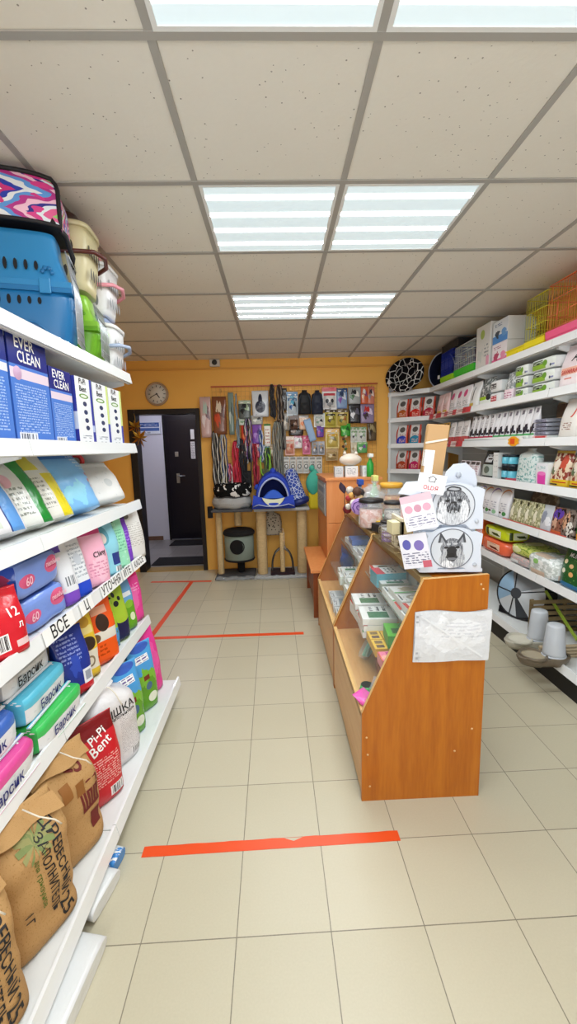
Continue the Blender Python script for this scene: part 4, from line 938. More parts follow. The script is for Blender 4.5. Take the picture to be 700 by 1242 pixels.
# top of the shelving ----------------------------------------------------
def wire_cage(label, y, w, d, h, tray, wire, nm, x=XF, tray_h=.075, z=RROW['f'], peak=.04, step=.02):
    t = thing('wire_cage', label, 'pet cage', (x+d/2, y, z), group='pet cages on top of the right shelving')
    mt = mat(nm+'_tray_plastic', tray, .3); mw = mat(nm+'_cage_wire', wire, .35)
    b = B(); T = .006
    def ring(z0, z1, k0, k1): 
        P0 = [(-d/2*k0,-w/2*k0),(d/2*k0,-w/2*k0),(d/2*k0,w/2*k0),(-d/2*k0,w/2*k0)]; P1 = [(-d/2*k1,-w/2*k1),(d/2*k1,-w/2*k1),(d/2*k1,w/2*k1),(-d/2*k1,w/2*k1)]
        k = b.add([(a,c,z0) for a, c in P0] + [(a,c,z1) for a, c in P1])
        for i in range(4): b.face([k+i, k+(i+1) % 4, k+4+(i+1) % 4, k+4+i], mt)
        return k
    k = ring(0, tray_h*.5, .93, .97); b.face([k+3,k+2,k+1,k], mt); ring(tray_h*.5, tray_h*.5, .97, .99); ring(tray_h*.5, tray_h, .99, 1.0); ring(tray_h, tray_h, 1.0, .95); ring(tray_h, .004, .95, .90); k = ring(.004, .004, .9, .3); b.face([k+4,k+5,k+6,k+7], mt)
    b.make('tray', t)
    b = B(); q = .955; D, W2 = d/2*q, w/2*q; r = .0012
    n = int(w/step)
    for i in range(n+1):
        yy = -W2+2*W2*i/n; b.tube([(-D, yy, tray_h*.8), (-D, yy, h-peak), (-D*.45, yy, h)], r, mw, 4)
        b.tube([(D, yy, tray_h*.8), (D, yy, h-peak), (D*.45, yy, h), (-D*.45, yy, h)], r, mw, 4)
    n = int(d/step)
    for i in range(1, n):
        xx = -D+2*D*i/n; zt = h-peak*max(0, (abs(xx)/D-.45)/.55)
        for sy in (-1, 1): b.tube([(xx, sy*W2, tray_h*.8), (xx, sy*W2, zt)], r, mw, 4)
    for zz in [tray_h+.01] + [tray_h+(h-peak-tray_h)*f for f in (.33, .66, 1)]: b.tube([(-D,-W2,zz),(D,-W2,zz),(D,W2,zz),(-D,W2,zz)], .0024, mw, 5, closed=True)
    for sx in (-.45, .45): b.tube([(D*sx,-W2,h),(D*sx,W2,h)], .0024, mw, 5)
    b.make('wire_top', t)
    b = B(); b.tube([(-D-.003,-W2*.35,tray_h+.05),(-D-.003,W2*.35,tray_h+.05),(-D-.003,W2*.35,tray_h+.16),(-D-.003,-W2*.35,tray_h+.16)], .003, mw, 5, closed=True); b.make('door', t)
    return t
wire_cage('tall yellow wire cage on a yellow tray on top of the shelving', 2.925, .225, .32, .40, '#f0dc2c', '#d9d03a', 'yellow', tray_h=.08)
wire_cage('tall coral wire cage on a pink tray, next to the yellow cage', 2.65, .30, .32, .41, '#f2608c', '#f08050', 'coral', tray_h=.09)
wire_cage('white wire cage beyond the coral one at the picture edge', 2.33, .28, .32, .42, '#e6e6e2', '#e9e9e6', 'white_near', tray_h=.06)
wire_cage('white wire cage on a bright green tray', 4.0, .42, .30, .33, '#3cc43c', '#d8dcd8', 'green_tray', tray_h=.10, peak=.02)
t = wire_cage('dark blue wire cage on a lime tray beside the black beds', 4.40, .30, .28, .34, '#a6e02c', '#23359a', 'lime_tray', tray_h=.09, peak=.01, step=.008)
# empty yellow tray with a mesh oval behind it
t = thing('cage_tray', 'low empty yellow cage tray beside the yellow cage', 'cage tray', (XF+.16, 3.155, RROW['f']))
b = B(); yt = mat('yellow_tray_plastic'); 
b.grid(lambda u, v: ((-.155+.01*(1-v))*1, -.105+.21*u, v*.07), 2, 4, yt, smooth=False)
for q in ((-.155,-.11,0,-.149,.11,.07),(-.149,-.11,0,.15,-.104,.07),(-.149,.104,0,.15,.11,.07),(-.149,-.104,0,.15,.104,.006),(-.162,-.117,.066,-.149,.117,.074)): b.box(*q, yt)
b.make('tray', t); b = B(); b.box(-.163, -.04, .03, -.155, .04, .05, yt); b.make('latch', t)
b = B(); mo = mat('grey_oval_plastic', '#9aa39c', .5)
P = [(-.085+.17*.5+.085*math.cos(a*PI/12+PI/2), .13+.13*math.sin(a*PI/12+PI/2)) for a in range(24)]
b.poly([(x-.085, z) for x, z in P], .012, mo, TR(0,0,0))
for k_ in range(5): 
    for q in range(9): b.lathe([(.006,0),(.006,.001),(0,.001)], DK, 8, T=Matrix.Translation((-.05+k_*.025, -.0122, .04+q*.022)) @ RX90)
o = tag(b.make('cage_divider'), 'grey perforated oval panel standing behind the empty yellow tray', 'cage part'); put(o, XF+.17, 3.16, RROW['f']+.075, -82)
# boxes
FB = printed('blue_pet_box', '#dfe6ec', [('rect',0,0,1,.35,'#4f8fd4'),('blob',.15,.2,.45,.6,'#3c4a5c'),('blob',.6,.2,.9,.6,'#6aa0d8'),('text',.1,.75,.6,.9,'#50749c',2)], crinkle=0)
FP = printed('pink_pet_box', '#ece6ea', [('rect',0,0,1,.3,'#e86a9c'),('blob',.1,.2,.45,.65,'#b8486c'),('blob',.6,.2,.9,.6,'#e890b0'),('text',.1,.75,.6,.9,'#a06080',2)], crinkle=0)
WBX = mat('box_white_card', '#dfe0dd', .5)
for (y, z, w, h, f, lab) in ((3.385, 0, .22, .17, FP, 'white box with pink picture, under the blue picture box'), (3.385, .172, .22, .17, FB, 'white box with blue picture, on top of the pink picture box')):
    b = carton(w, h, .2, f, WBX); o = tag(b.make('product_box', bevel=.0015), lab, 'box'); put(o, XF+.11, y, RROW['f']+z, -90)
b = carton(.24, .375, .22, printed('tall_white_box', '#dcdcd8', [('ell',.3,.7,.6,.9,'#a8c060'),('text',.6,.3,.9,.6,'#8c9498',4),('blob',.1,.2,.5,.5,'#c9d0cc'),('rect',.75,.1,.95,.3,'#e0a0b8')], crinkle=0), WBX); o = tag(b.make('product_box', bevel=.002), 'tall white product box standing between the cages', 'box'); put(o, XF+.115, 3.645, RROW['f'], -90)
b = B(); b.box(-.2,-.12,0,.2,.12,.075, mat('black_case_plastic','#17181c',.4)); b.box(-.19,-.122,.03,.19,-.12,.034, mat('black_case_seam','#2c2e34',.4)); o = tag(b.make('storage_case', bevel=.008), 'flat black case lying on top of the dark blue cage', 'case'); put(o, XF+.15, 4.40, RROW['f']+.342, 90)
# beds at the corner
GF = NT('giraffe_pattern_fleece', rough=.95, spec=.1); _v = GF.n('TexVoronoi', feature='DISTANCE_TO_EDGE'); GF.put(_v.inputs['Vector'], GF.obj()); _v.inputs['Scale'].default_value = 11
GF.base(GF.mix(GF.math('LESS_THAN', _v.outputs['Distance'], .045), C('#141417'), C('#d5d5d3')))
t = thing('cat_bed', 'black oval cat bed with white giraffe pattern leaning on the corner shelf', 'pet bed', (1.53, 4.95, RROW['f']), (0, 0, math.radians(-48)))
t.scale = (.82, .7, .95)
b = B(); b.grid(lambda u, v: ((.24+.06*math.cos(2*PI*v))*math.cos(2*PI*u), -.02+.06*math.sin(2*PI*v)+ .05*math.sin(2*PI*u), .205+(.16+.045*math.cos(2*PI*v))*math.sin(2*PI*u)), 36, 14, GF.m, closeu=True); b.make('rim', t)
b = B(); b.grid(lambda u, v: (.24*v*math.cos(2*PI*u), .03+.05*v*math.sin(2*PI*u), .205+.17*v*math.sin(2*PI*u)), 36, 6, GF.m, closeu=True); b.make('base', t)
b = B(); b.grid(lambda u, v: (-.2+.36*u, -.08-.03*math.sin(v*PI), .01+.06*v+.02*math.sin(u*PI)), 10, 6, mat('grey_bed_trim', '#8f9094', .9)); b.make('cushion', t)
NV = mat('navy_nylon', '#161933', .55); PUR = mat('plum_lining', '#3a1f45', .7)
t = thing('pet_tunnel', 'dark navy pop-up pet tunnel with white hoop on top of the shelving corner', 'pet tunnel', (1.93, 4.69, RROW['f']), (0, 0, math.radians(-66)))
b = B(); b.grid(lambda u, v: (-.0+.185*math.cos(2*PI*u), -.10+.2*v+.012*math.sin(v*30), .19+.185*math.sin(2*PI*u)), 36, 10, NV, closeu=True)
k = len(b.v); b.v += [(.183*math.cos(2*PI*i/36), .06, .19+.183*math.sin(2*PI*i/36)) for i in range(36)]; b.face([k+i for i in range(36)], NV); b.make('shell', t)
b = B(); b.tube([(.185*math.cos(2*PI*i/36), -.10, .19+.185*math.sin(2*PI*i/36)) for i in range(36)], .006, mat('hoop_white_binding', '#a9adb5', .6), 8, closed=True); b.make('hoop', t)
b = B(); b.box(-.05,-.1,.10,-.02,-.099,.14, W_); b.make('care_tag', t)

# packs: row e -------------------------------------------------------------
GRP = {'e': 'packs on the right shelf under the cages', 'd': 'packs on the right shelf at eye level', 'c': 'packs on the right shelf below eye level', 'b': 'packs on the right shelf above the lying bags', 'a': 'bags on the second lowest right shelf', 'base': 'things on the lowest right shelf'}
def catp(nm, c): return printed(nm, '#dcd9d6', [('rect',0,0,.16,1,'#c23a26'),('ell',.1,-.1,1.05,.45,c),('ell',.3,.62,.75,.9,'#5c5854'),('text',.35,.45,.9,.56,'#8a4038',2),('rect',.85,0,1,1,'#c8452e'),('text',.3,.1,.8,.3,'#f0c8b8',3)], rough=.25)
CP = {'e': [catp('cat_pouch_amber','#b8602c'), catp('cat_pouch_red','#d02c24'), catp('cat_pouch_crimson','#b02440')], 'd': [catp('cat_pouch_blue','#2440b4'), catp('cat_pouch_teal','#2c8cb0')], 'c': [catp('cat_pouch_rust','#a83c24'), catp('cat_pouch_magenta','#c02060'), catp('cat_pouch_sky','#3c9cd0')]}
cname = {'e': ['amber','red','crimson'], 'd': ['dark blue','teal'], 'c': ['rust','magenta','sky blue']}
rown = {'e': 'upper', 'd': 'middle', 'c': 'lower'}
cpos = [(1.515, 5.03), (1.632, 4.915), (1.749, 4.80)]
for r in 'edc':
    for i, m in enumerate(CP[r]):
        x, y = cpos[i]; o = bag('%s and white cat food pouch on the %s corner shelf' % (cname[r][i], rown[r]), x+.03, y+.03, RROW[r], .155, .235, .06, m, -45, 4, 'crimp', name='cat_food_pouch', group='cat food pouches in the corner', nu=24, nv=12)
g = Bag(.15,.23,.06, printed('plain_red_pouch','#a82a24',[('rect',.1,.1,.9,.5,'#d8c8c0')],rough=.25), 'crimp', seed=3, nu=24, nv=12)
o = g.make('cat_food_pouch'); tag(o, 'dark red cat food pouch behind the teal one on the middle corner shelf', 'bag', 'cat food pouches in the corner'); seat(o, 1.83, 4.85, RROW['d'], -50, 4)
PKP = printed('blush_pouch', '#e8c8c6', [('ell',.2,.5,.8,.85,'#f0dcdc'),('rect',.1,.05,.9,.2,'#d8b430'),('text',.2,.25,.8,.45,'#b87074',4)], rough=.3)
WPP = printed('white_magenta_pouch', '#e6e2e4', [('ell',.15,.55,.6,.85,'#d0467e'),('text',.2,.15,.8,.4,'#80888c',4),('diag',.0,.25,'#c9ccce')], rough=.3)
rowof(lambda i: 'blush pink pouch %s on the upper shelf next to the corner' % ('closer to the corner','farther from the corner')[i], [4.58, 4.42], 'e', .15, .22, .05, [PKP], GRP['e'])
rowof(lambda i: 'white pouch with magenta disc, %s of three on the upper shelf' % ('farthest','middle','closest')[i], [4.24, 4.08, 3.95], 'e', .16, .23, .06, [WPP], GRP['e'])
rb('white food bag with black slash and yellow foot on the upper shelf', 3.80, 'e', .17, .235, .08, printed('white_black_slash', '#e2e2e0', [('diag',.9,-1.3,'#d8d8d6'),('rect',.4,.3,.5,.8,'#26282a'),('rect',.1,.05,.6,.2,'#c9b040')], rough=.3), GRP['e'])
rb('dark grey food bag with lime label on the upper shelf', 3.60, 'e', .21, .235, .09, printed('grey_lime_bag', '#6a706f', [('specks', 8, .55, '#c4c8c8'),('rect',0,0,1,.28,'#dfe4dc'),('rect',.1,.2,.7,.32,'#9ac02c'),('ell',.7,.18,.95,.4,'#2c3032')], rough=.22), GRP['e'])
def slab(label, y, z, w, h, d, f, m, name='wet_wipe_pack', cat='pack', dx=0, grp=None, seed=1, rz=-90):
    b = softbox(w, h, d, m, front=f, top=m, end=m, k=9, wr=.003, seed=seed, n=6); o = b.make(name); tag(o, label, cat, grp); put(o, XF+d/2+dx, y, z+.002, rz); return o
WHT = mat('pack_white_film', '#dfe3e2', .3, bump=.3, bscale=20)
slab('white pack with black lettering panel stacked on a red lettered one', 3.40, RROW['e']+.095, .18, .09, .2, printed('white_black_panel', '#e4e5e5', [('rect',.1,.3,.6,.75,'#36383c'),('text',.12,.35,.58,.7,'#d8d8d8',2)], crinkle=0), WHT, grp=GRP['e'])
slab('white pack with red lettering panel under the black lettered one', 3.40, RROW['e'], .18, .09, .2, printed('white_red_panel', '#e4e5e5', [('rect',.1,.25,.65,.75,'#b8323c'),('text',.12,.3,.62,.7,'#f0d0d0',2)], crinkle=0), WHT, grp=GRP['e'])
rb('grey patterned pouch above a pink labelled base on the upper shelf', 3.235, 'e', .13, .22, .08, printed('grey_pink_pouch', '#8c9294', [('specks', 7, .52, '#d6d8d8'),('rect',0,0,1,.4,'#ecd8e0'),('text',.1,.05,.9,.3,'#b06a88',3)], rough=.25), GRP['e'])
GP = printed('green_wipes_front', '#e3e9e2', [('rect',0,.08,.62,.55,'#8fb93c'),('rect',.05,.5,.5,.85,'#2c3a2e'),('text',.08,.55,.48,.82,'#c8d8c0',2),('ell',.5,.3,.68,.8,'#6aa030'),('ell',.78,.15,.84,.4,'#3a4450'),('rect',.84,.2,.96,.35,'#8890b8')], crinkle=0)
for c_, (y, w, nm_) in enumerate(((3.04, .165, 'farther'), (2.80, .25, 'closer'))):
    for k in range(3): slab('white and green wipes pack, %s of the three in the %s stack under the cages' % (('bottom','middle','top')[k], nm_), y, RROW['e']+k*.079, w, .076, .2, GP, WHT, grp='white and green wipes packs', seed=k+c_*5, dx=-.004*k+.002*c_, rz=-90+rnd.uniform(-2,2))
o = rb('large pale pink and white food bag with red lettering', 2.545, 'e', .25, .27, .10, printed('pale_pink_food', '#eadadd', [('blob',.1,.0,.9,.3,'#f2e6e8'),('rect',.12,.30,.7,.46,'#f0b49c'),('rect',.3,.2,.55,.23,'#e08070')], rough=.3), GRP['e'], texts=(('SAVARRA', .034, INKR, -.05, .36), ('A', .09, INKK, .05, .68, -.15)))
rb('pale food bag next to the pink and white one at the edge of view', 2.27, 'e', .24, .26, .10, printed('pale_food_bag', '#dcdcd8', [('text',.2,.2,.8,.6,'#98a0a0',6)], rough=.3), GRP['e'])
# row d
OVL = printed('amber_oval_card', '#c9a050', [('ell',.12,.35,.48,.95,'#4c3c24'),('ell',.18,.45,.42,.85,'#d0a850'),('ell',.55,.35,.9,.95,'#4c3c24'),('ell',.6,.45,.85,.85,'#d0a850'),('rect',0,0,1,.25,'#9c6c34')], rough=.4)
rowof(lambda i: 'amber treat pack with dark ovals, %s of two on the middle shelf' % ('farther','closer')[i], [4.60, 4.42], 'd', .16, .22, .05, [OVL], GRP['d'])
rowof(lambda i: 'white and red treat sachet partly hidden by the cardboard, %s' % ('far one','middle one','near one')[i], [4.25, 4.1, 3.95], 'd', .13, .21, .05, [printed('white_red_sachet', '#e2dedd', [('rect',0,0,1,.3,'#c04a4c'),('text',.2,.4,.8,.8,'#606468',5)], rough=.3)], GRP['d'])
WBP = printed('white_charcoal_pouch', '#dcdadc', [('rect',0,0,1,.18,'#e6e6e4'),('rect',0,.16,1,.22,'#b83c54'),('blob',.05,.2,.95,.5,'#2e2c34'),('rect',.2,.85,.5,.95,'#4c4850'),('text',.2,.55,.8,.75,'#a8a4ac',3)], rough=.25)
WBP2 = printed('white_black_pouch_green', '#dedde0', [('rect',0,0,1,.18,'#e6e8e4'),('rect',0,.16,1,.22,'#5cae6c'),('blob',.05,.2,.95,.48,'#33303a'),('rect',.4,.82,.8,.95,'#7c7884'),('ell',.2,.5,.8,.8,'#e9e8ec')], rough=.25)
ys = [3.80-.083*i for i in range(12)]
for i, y in enumerate(ys):
    if i == 0: s0 = rb('white and charcoal wet food pouch with red line, first from the corner side', y, 'd', .078, .235, .05, WBP, 'white and charcoal pouches in a row', 'bag', 'wet_food_pouch', tilt=4, nu=20, nv=12); continue
    if i == 5: s1 = rb('white and charcoal wet food pouch with green line, first of those with green', y, 'd', .078, .235, .05, WBP2, 'white and charcoal pouches in a row', 'bag', 'wet_food_pouch', tilt=4, nu=20, nv=12); continue
    src = s0 if i < 5 else s1
    o = dup(src, label='charcoal and white pouch with %s line, %s in its row from the far corner' % ('red' if i < 5 else 'green', ORD[i])); o.location.y = y; o.rotation_euler.z += math.radians(rnd.uniform(-4, 4))
b = B(); b.box(1.764, 2.93, RROW['d'], 1.772, 3.86, RROW['d']+.04, printed('display_tray_front', '#e6e8e6', [('text',.0,.3,1,.8,'#a8b0b0',1)], crinkle=0)); b.box(1.772, 2.93, RROW['d'], 1.85, 3.86, RROW['d']+.004, WBX)
tag(b.make('display_tray'), 'long low white display tray holding the white and charcoal pouches', 'tray')
rowof(lambda i: 'brown and tan treat box, %s, behind the silver packs' % ('left one','right one')[i], [2.80, 2.72], 'd', .10, .25, .05, [printed('brown_tan_pack', '#b09878', [('rect',.1,.6,.9,.95,'#5c4634'),('ell',.2,.2,.8,.55,'#dccfb4')], rough=.3)], GRP['d'], dx=.12, top='flat')
STK = printed('silver_black_pack', '#8e8ea0', [('text',.05,.1,.95,.9,'#2e3040',3),('rect',.0,.0,.2,1,'#c4c6d4')], crinkle=0)
for k in range(4): slab('%s of the silver and dark flat food packs in a small stack' % ('bottom','second','third','top')[k], 2.80, RROW['d']+.035+k*.028, .15, .026, .12, STK, mat('silver_film', '#9a9ca8', .25, .4), grp='silver flat packs', seed=k)
slab('red and pink flat pack under the silver ones', 2.80, RROW['d'], .18, .034, .12, printed('red_pink_pack', '#e4b8b8', [('rect',.3,.1,.9,.9,'#c8383c')], crinkle=0), WHT, grp=GRP['d'])
rb('cream white bag with red swoosh leaning at the right of the shelf', 2.55, 'd', .17, .25, .08, printed('cream_swoosh_bag', '#e2ddd6', [('ell',.5,.5,.75,.85,'#c8402c'),('ell',.42,.52,.68,.9,'#e2ddd6'),('text',.3,.2,.75,.4,'#8c5c48',4)], rough=.35), GRP['d'], tilt=9)
rb('pale mint bag beyond the cream one at the edge of view', 2.33, 'd', .16, .24, .07, printed('pale_mint_bag', '#c4e0d8', [('text',.2,.2,.8,.6,'#70a090',5)], rough=.3), GRP['d'])
t = thing('price_tag', 'orange and yellow star-shaped price tag hanging on the shelf edge', 'price tag', (1.745, 3.02, 1.515), (0, 0, math.radians(-90)))
b = B(); P = [((.052 if i % 2 else .04)*math.cos(i*PI/8)*1.5, .036*math.sin(i*PI/8)) for i in range(16)]; b.poly(P, .002, mat('tag_yellow', '#f0a820', .5), TR(0,0,0)); b.make('tag_card', t)
b = B(); b.box(-.035,-.004,-.02,.02,-.0022,.02, mat('tag_orange', '#e0501c', .5)); b.make('printed_square', t)
# row c
rowof(lambda i: 'small white and pink sachet, %s on the shelf behind the dog-head display' % ('farthest','second','third','closest')[i], [3.98, 3.88, 3.78, 3.68], 'c', .09, .14, .04, [printed('white_pink_small', '#ded6da', [('text',.1,.1,.9,.7,'#a86a80',4),('rect',.1,.75,.9,.95,'#4a4044')], rough=.3)], GRP['c'])
rb('black litter bag with silver label on the shelf behind the dog-head display', 3.50, 'c', .2, .235, .09, printed('black_silver_bag', '#26282b', [('rect',.1,.08,.95,.48,'#aebab4'),('ell',.3,.16,.75,.42,'#5c6c66'),('rect',.3,.56,.8,.85,'#c8c8c8'),('text',.34,.6,.76,.82,'#303234',2)], rough=.22), GRP['c'])
for k in range(5): 
    b = carton(.075, .044, .1, printed('small_white_carton', '#e2e4e2', [('text',.2,.3,.8,.7,'#b0b4b4',1)], crinkle=0), WBX); o = tag(b.make('small_box', bevel=.001), 'small white box, %s in the column beside the blue jars' % ('bottom','second','third','fourth','top')[k], 'box', 'column of small white boxes'); put(o, XF+.05, 3.335, RROW['c']+k*.0445, -90)
def jar(label, x, y, z, r=.04, h=.1, body='#5fb4c8', lid='#1c2630', foot='#1e2a34', grp='teal jars on the right shelf'):
    t = thing('treat_jar', label, 'jar', (x, y, z), group=grp)
    b = B(); b.lathe([(r*.9,0),(r,.006),(r,h*.3),(r,h*.3),(r,h*.78),(r*.93,h*.82)], mat('jar_'+body[1:], body, .25), 20, matf=lambda j: mat('jar_'+foot[1:], foot, .3) if j < 2 else mat('jar_'+body[1:])); b.make('body', t)
    b = B(); b.lathe([(r*.97,h*.82),(r*.97,h*.98),(r*.9,h)], mat('jarlid_'+lid[1:], lid, .35), 20); b.make('lid', t)
    return t
j0 = None
for k in range(2):
    for i, y in enumerate((3.24, 3.155)):
        lab = 'teal and black treat jar, %s row, %s one' % (('lower','upper')[k], ('farther','closer')[i])
        if j0 is None: j0 = jar(lab, XF+.045, y, RROW['c'])
        else: dup(j0, (XF+.045, y, RROW['c']+k*.107), label=lab)
b = B(); b.box(1.788, 3.105, RROW['c']+.1, 1.88, 3.29, RROW['c']+.1065, mat('dark_display_board', '#20262c', .5)); tag(b.make('display_board'), 'thin dark board between the two rows of teal jars', 'board')
rb('clear and white bag printed with fine teal lines on the lower shelf', 2.96, 'c', .24, .25, .09, printed('clear_teal_bag', '#d6e2e0', [('zig',0,0,0,()) if 0 else ('specks', 14, .56, '#7fb0ac'),('ell',.15,.72,.85,1.2,'#c9cfca'),('text',.1,.05,.5,.2,'#5a9894',2)], rough=.2), GRP['c'], top='tuft', neck=.5)
slab('white pack with magenta cup picture on the lower shelf', 2.745, RROW['c'], .13, .16, .1, printed('magenta_cup_pack', '#e6e6ea', [('rect',.2,.02,.85,.55,'#e044a8'),('ell',.2,.45,.85,.62,'#f07cc4'),('text',.2,.7,.8,.85,'#7ab0a8',2)], crinkle=0), WHT, grp=GRP['c'])
b = carton(.1, .03, .09, mat('red_small_front', '#c0485c', .4), mat('red_small_front')); o = tag(b.make('small_box', bevel=.001), 'flat red box in front of the clear bag', 'box'); put(o, XF+.03, 3.10, RROW['c'], -90)
CHW = printed('chew_bag', '#d8c4a8', [('specks', 6, .52, '#8a3a2c'),('blob',.2,.45,.5,.8,'#e9e0d0'),('blob',.5,.5,.85,.9,'#c4503c'),('blob',.1,.35,.35,.6,'#5c6a4c'),('rect',0,0,1,.22,'#d8b428'),('rect',.1,.06,.6,.1,'#3a2c20'),('rect',.3,.13,.95,.16,'#b8301c'),('rect',0,.93,1,1,'#c9a83c')], rough=.2)
rowof(lambda i: 'clear bag of brown chews with yellow label, %s' % ('next to the magenta cup pack','second one along','at the edge of view')[i], [2.60, 2.42, 2.24], 'c', .17, .235, .08, [CHW], 'bags of chews with yellow labels')
# row b
rowof(lambda i: 'yellow green pouch behind the dog-head display, %s' % ('far one','middle one','near one')[i], [3.95, 3.83, 3.71], 'b', .11, .22, .05, [printed('yellow_green_pouch', '#ccc45c', [('specks', 8, .55, '#8c9a3c'),('rect',.1,.6,.9,.8,'#e6e0a0')], rough=.3)], GRP['b'])
SWA = [printed('white_swoosh_'+n_, '#e2e1e4', [('ell',.1,.5,1.0,.95,c_),('ell',.12,.42,1.1,.90,'#e6e5e8'),('text',.3,.2,.8,.5,'#a8a8b4',4),('rect',.1,.14,.4,.2,'#24262a'),('ell',.5,.08,.85,.22,e_)], rough=.25) for n_, c_, e_ in (('violet','#8a78c0','#8ab890'),('orange','#d08a5c','#4c8c50'))]
rowof(lambda i: 'white food bag with curved stripe, %s of four on the shelf above the lying bags' % ('farthest','second','third','closest')[i], [3.60, 3.48, 3.36, 3.22], 'b', .145, .245, .07, SWA, GRP['b'])
STX = printed('cream_sticks_pouch', '#ccc8a4', [('specks', 7, .50, '#8c8c64'),('blob',.2,.2,.6,.7,'#e4e0c8'),('blob',.5,.4,.9,.8,'#a0a080'),('rect',.05,.8,.3,.95,'#3a3c30')], rough=.25)
rowof(lambda i: 'cream pouch of dental sticks in a red-edged tray, %s of four' % ('farthest','second','third','closest')[i], [3.07, 2.975, 2.88, 2.785], 'b', .10, .18, .05, [STX], 'dental stick pouches')
rb('brown bag lying behind the dental stick pouches', 2.95, 'b', .3, .25, .08, printed('dim_brown_bag', '#6c5a44', [('specks', 6, .55, '#98866a')], rough=.4), GRP['b'], dx=.12)
SLV = [printed('silver_treat_pouch', '#c2c6cc', [('blob',.1,.3,.5,.8,'#8a90a0'),('blob',.5,.2,.9,.6,'#e4e6ea')], rough=.2), printed('violet_treat_pouch', '#8c5c4c', [('ell',.1,.55,.9,.95,'#5a3c9c'),('blob',.2,.2,.6,.6,'#c9a088'),('specks', 6, .58, '#20181c'),('rect',0,0,1,.15,'#c8603c')], rough=.2), printed('umber_treat_pouch', '#7c7068', [('blob',.1,.3,.6,.9,'#c89878'),('blob',.5,.1,.9,.6,'#d8d4cc'),('specks', 7, .56, '#241c18')], rough=.2)]
rowof(lambda i: ('silver treat pouch beside the dental sticks','violet and brown treat pouch on the lower middle shelf','brown and tan treat pouch before the green bag')[i], [2.685, 2.58, 2.475], 'b', .115, .18, .05, SLV, GRP['b'])
b = B(); b.box(1.762, 2.43, RROW['b'], 1.77, 3.14, RROW['b']+.025, mat('tray_red_edge', '#bc4638', .5)); b.box(1.77, 2.43, RROW['b'], 1.86, 3.14, RROW['b']+.004, WBX); tag(b.make('display_tray'), 'low tray with red front edge holding the dental sticks and treat pouches', 'tray')
rb('bright green food bag with orange foot at the edge of view', 2.33, 'b', .16, .26, .08, printed('green_orange_bag', '#3c9430', [('rect',0,0,1,.16,'#e49428'),('blob',.2,.3,.6,.7,'#8cd060'),('blob',.5,.2,.8,.35,'#e87838'),('specks',8,.6,'#c8e8a8')], rough=.22), GRP['b'])
# row a: bags lying and standing
rb('orange upright bag end beside the lime and coral lying bags', 3.62, 'a', .10, .24, .2, printed('orange_upright', '#e8702c', [('rect',.0,.3,.3,.8,'#f0b050')], rough=.22), GRP['a'], top='flat')
rb('yellow green upright pack behind the dog-head display on the lower shelf', 3.80, 'a', .16, .2, .1, printed('lemon_pack', '#d8dc3c', [('specks', 8, .58, '#7c8c28')], rough=.22), GRP['a'], top='flat')
def lying(label, y, z, w, h, d, col, nm, dx=0, panel='#efe9dc', seed=1, layers=(), rz=-90, roll=0):
    f = printed(nm, col, list(layers) or [('rect',.25,.25,.85,.8,panel),('text',.3,.3,.8,.75,'#5a5048',2)], rough=.2, crinkle=.4)
    b = softbox(w, h, d, f, front=f, top=f, end=f, k=5, wr=.006, seed=seed, n=8); o = b.make('lying_bag'); tag(o, label, 'bag', 'bags lying on the second lowest right shelf'); put(o, XF+d/2+dx, y, z+.002, rz); return o
lying('coral orange bag lying flat under the lime one', 3.33, RROW['a'], .40, .12, .22, '#ea6a48', 'coral_lying', layers=[('rect',.3,.3,.8,.75,'#efc8b0'),('text',.34,.36,.76,.7,'#7a3020',1)], seed=2)
lying('lime yellow bag lying flat on top of the coral one', 3.31, RROW['a']+.122, .36, .11, .22, '#cfdc28', 'lime_lying', layers=[('rect',.15,.2,.28,.8,'#3a4420'),('rect',.3,.25,.8,.75,'#e6eac8'),('text',.34,.32,.76,.68,'#4a5428',1)], seed=5)
lying('yellow green bag lying flat beside the coral one', 2.93, RROW['a']+.075, .28, .075, .24, '#c9d06c', 'ygreen_lying', layers=[('specks', 7, .55, '#7c9a3c'),('blob',.1,.3,.5,.9,'#e6e4b0')], seed=7)
lying('silver and pink bag lying under the yellow green one', 2.95, RROW['a'], .28, .075, .24, '#b8b4b4', 'silver_pink_lying', layers=[('specks', 8, .5, '#d8b8b4'),('rect',.1,.1,.5,.5,'#e8e8e8')], seed=9)
lying('crumpled silver and white plastic bag with green spot', 2.66, RROW['a'], .28, .15, .24, '#c4cac6', 'silver_white_lying', dx=-.035, layers=[('specks', 6, .5, '#eaeeec'),('ell',.3,.6,.5,.85,'#8cc070'),('rect',.2,.05,.75,.35,'#d8c0ac')], seed=12)
rb('dark green food bag with cat pictures and white lettering', 2.40, 'a', .25, .26, .09, printed('dark_green_cat_bag', '#1f5a2c', [('ell',.12,.55,.25,.66,'#e8d8b0'),('ell',.35,.48,.5,.58,'#d8b080'),('ell',.12,.32,.26,.44,'#e6e0c8'),('ell',.4,.28,.55,.40,'#e8b070'),('ell',.65,.4,.8,.52,'#e6e0d0'),('rect',0,0,1,.12,'#2c70a0'),('specks',14,.66,'#5c9a4c')], rough=.22), GRP['a'], texts=(('MURKEL', .036, INKW, .0, .78),))
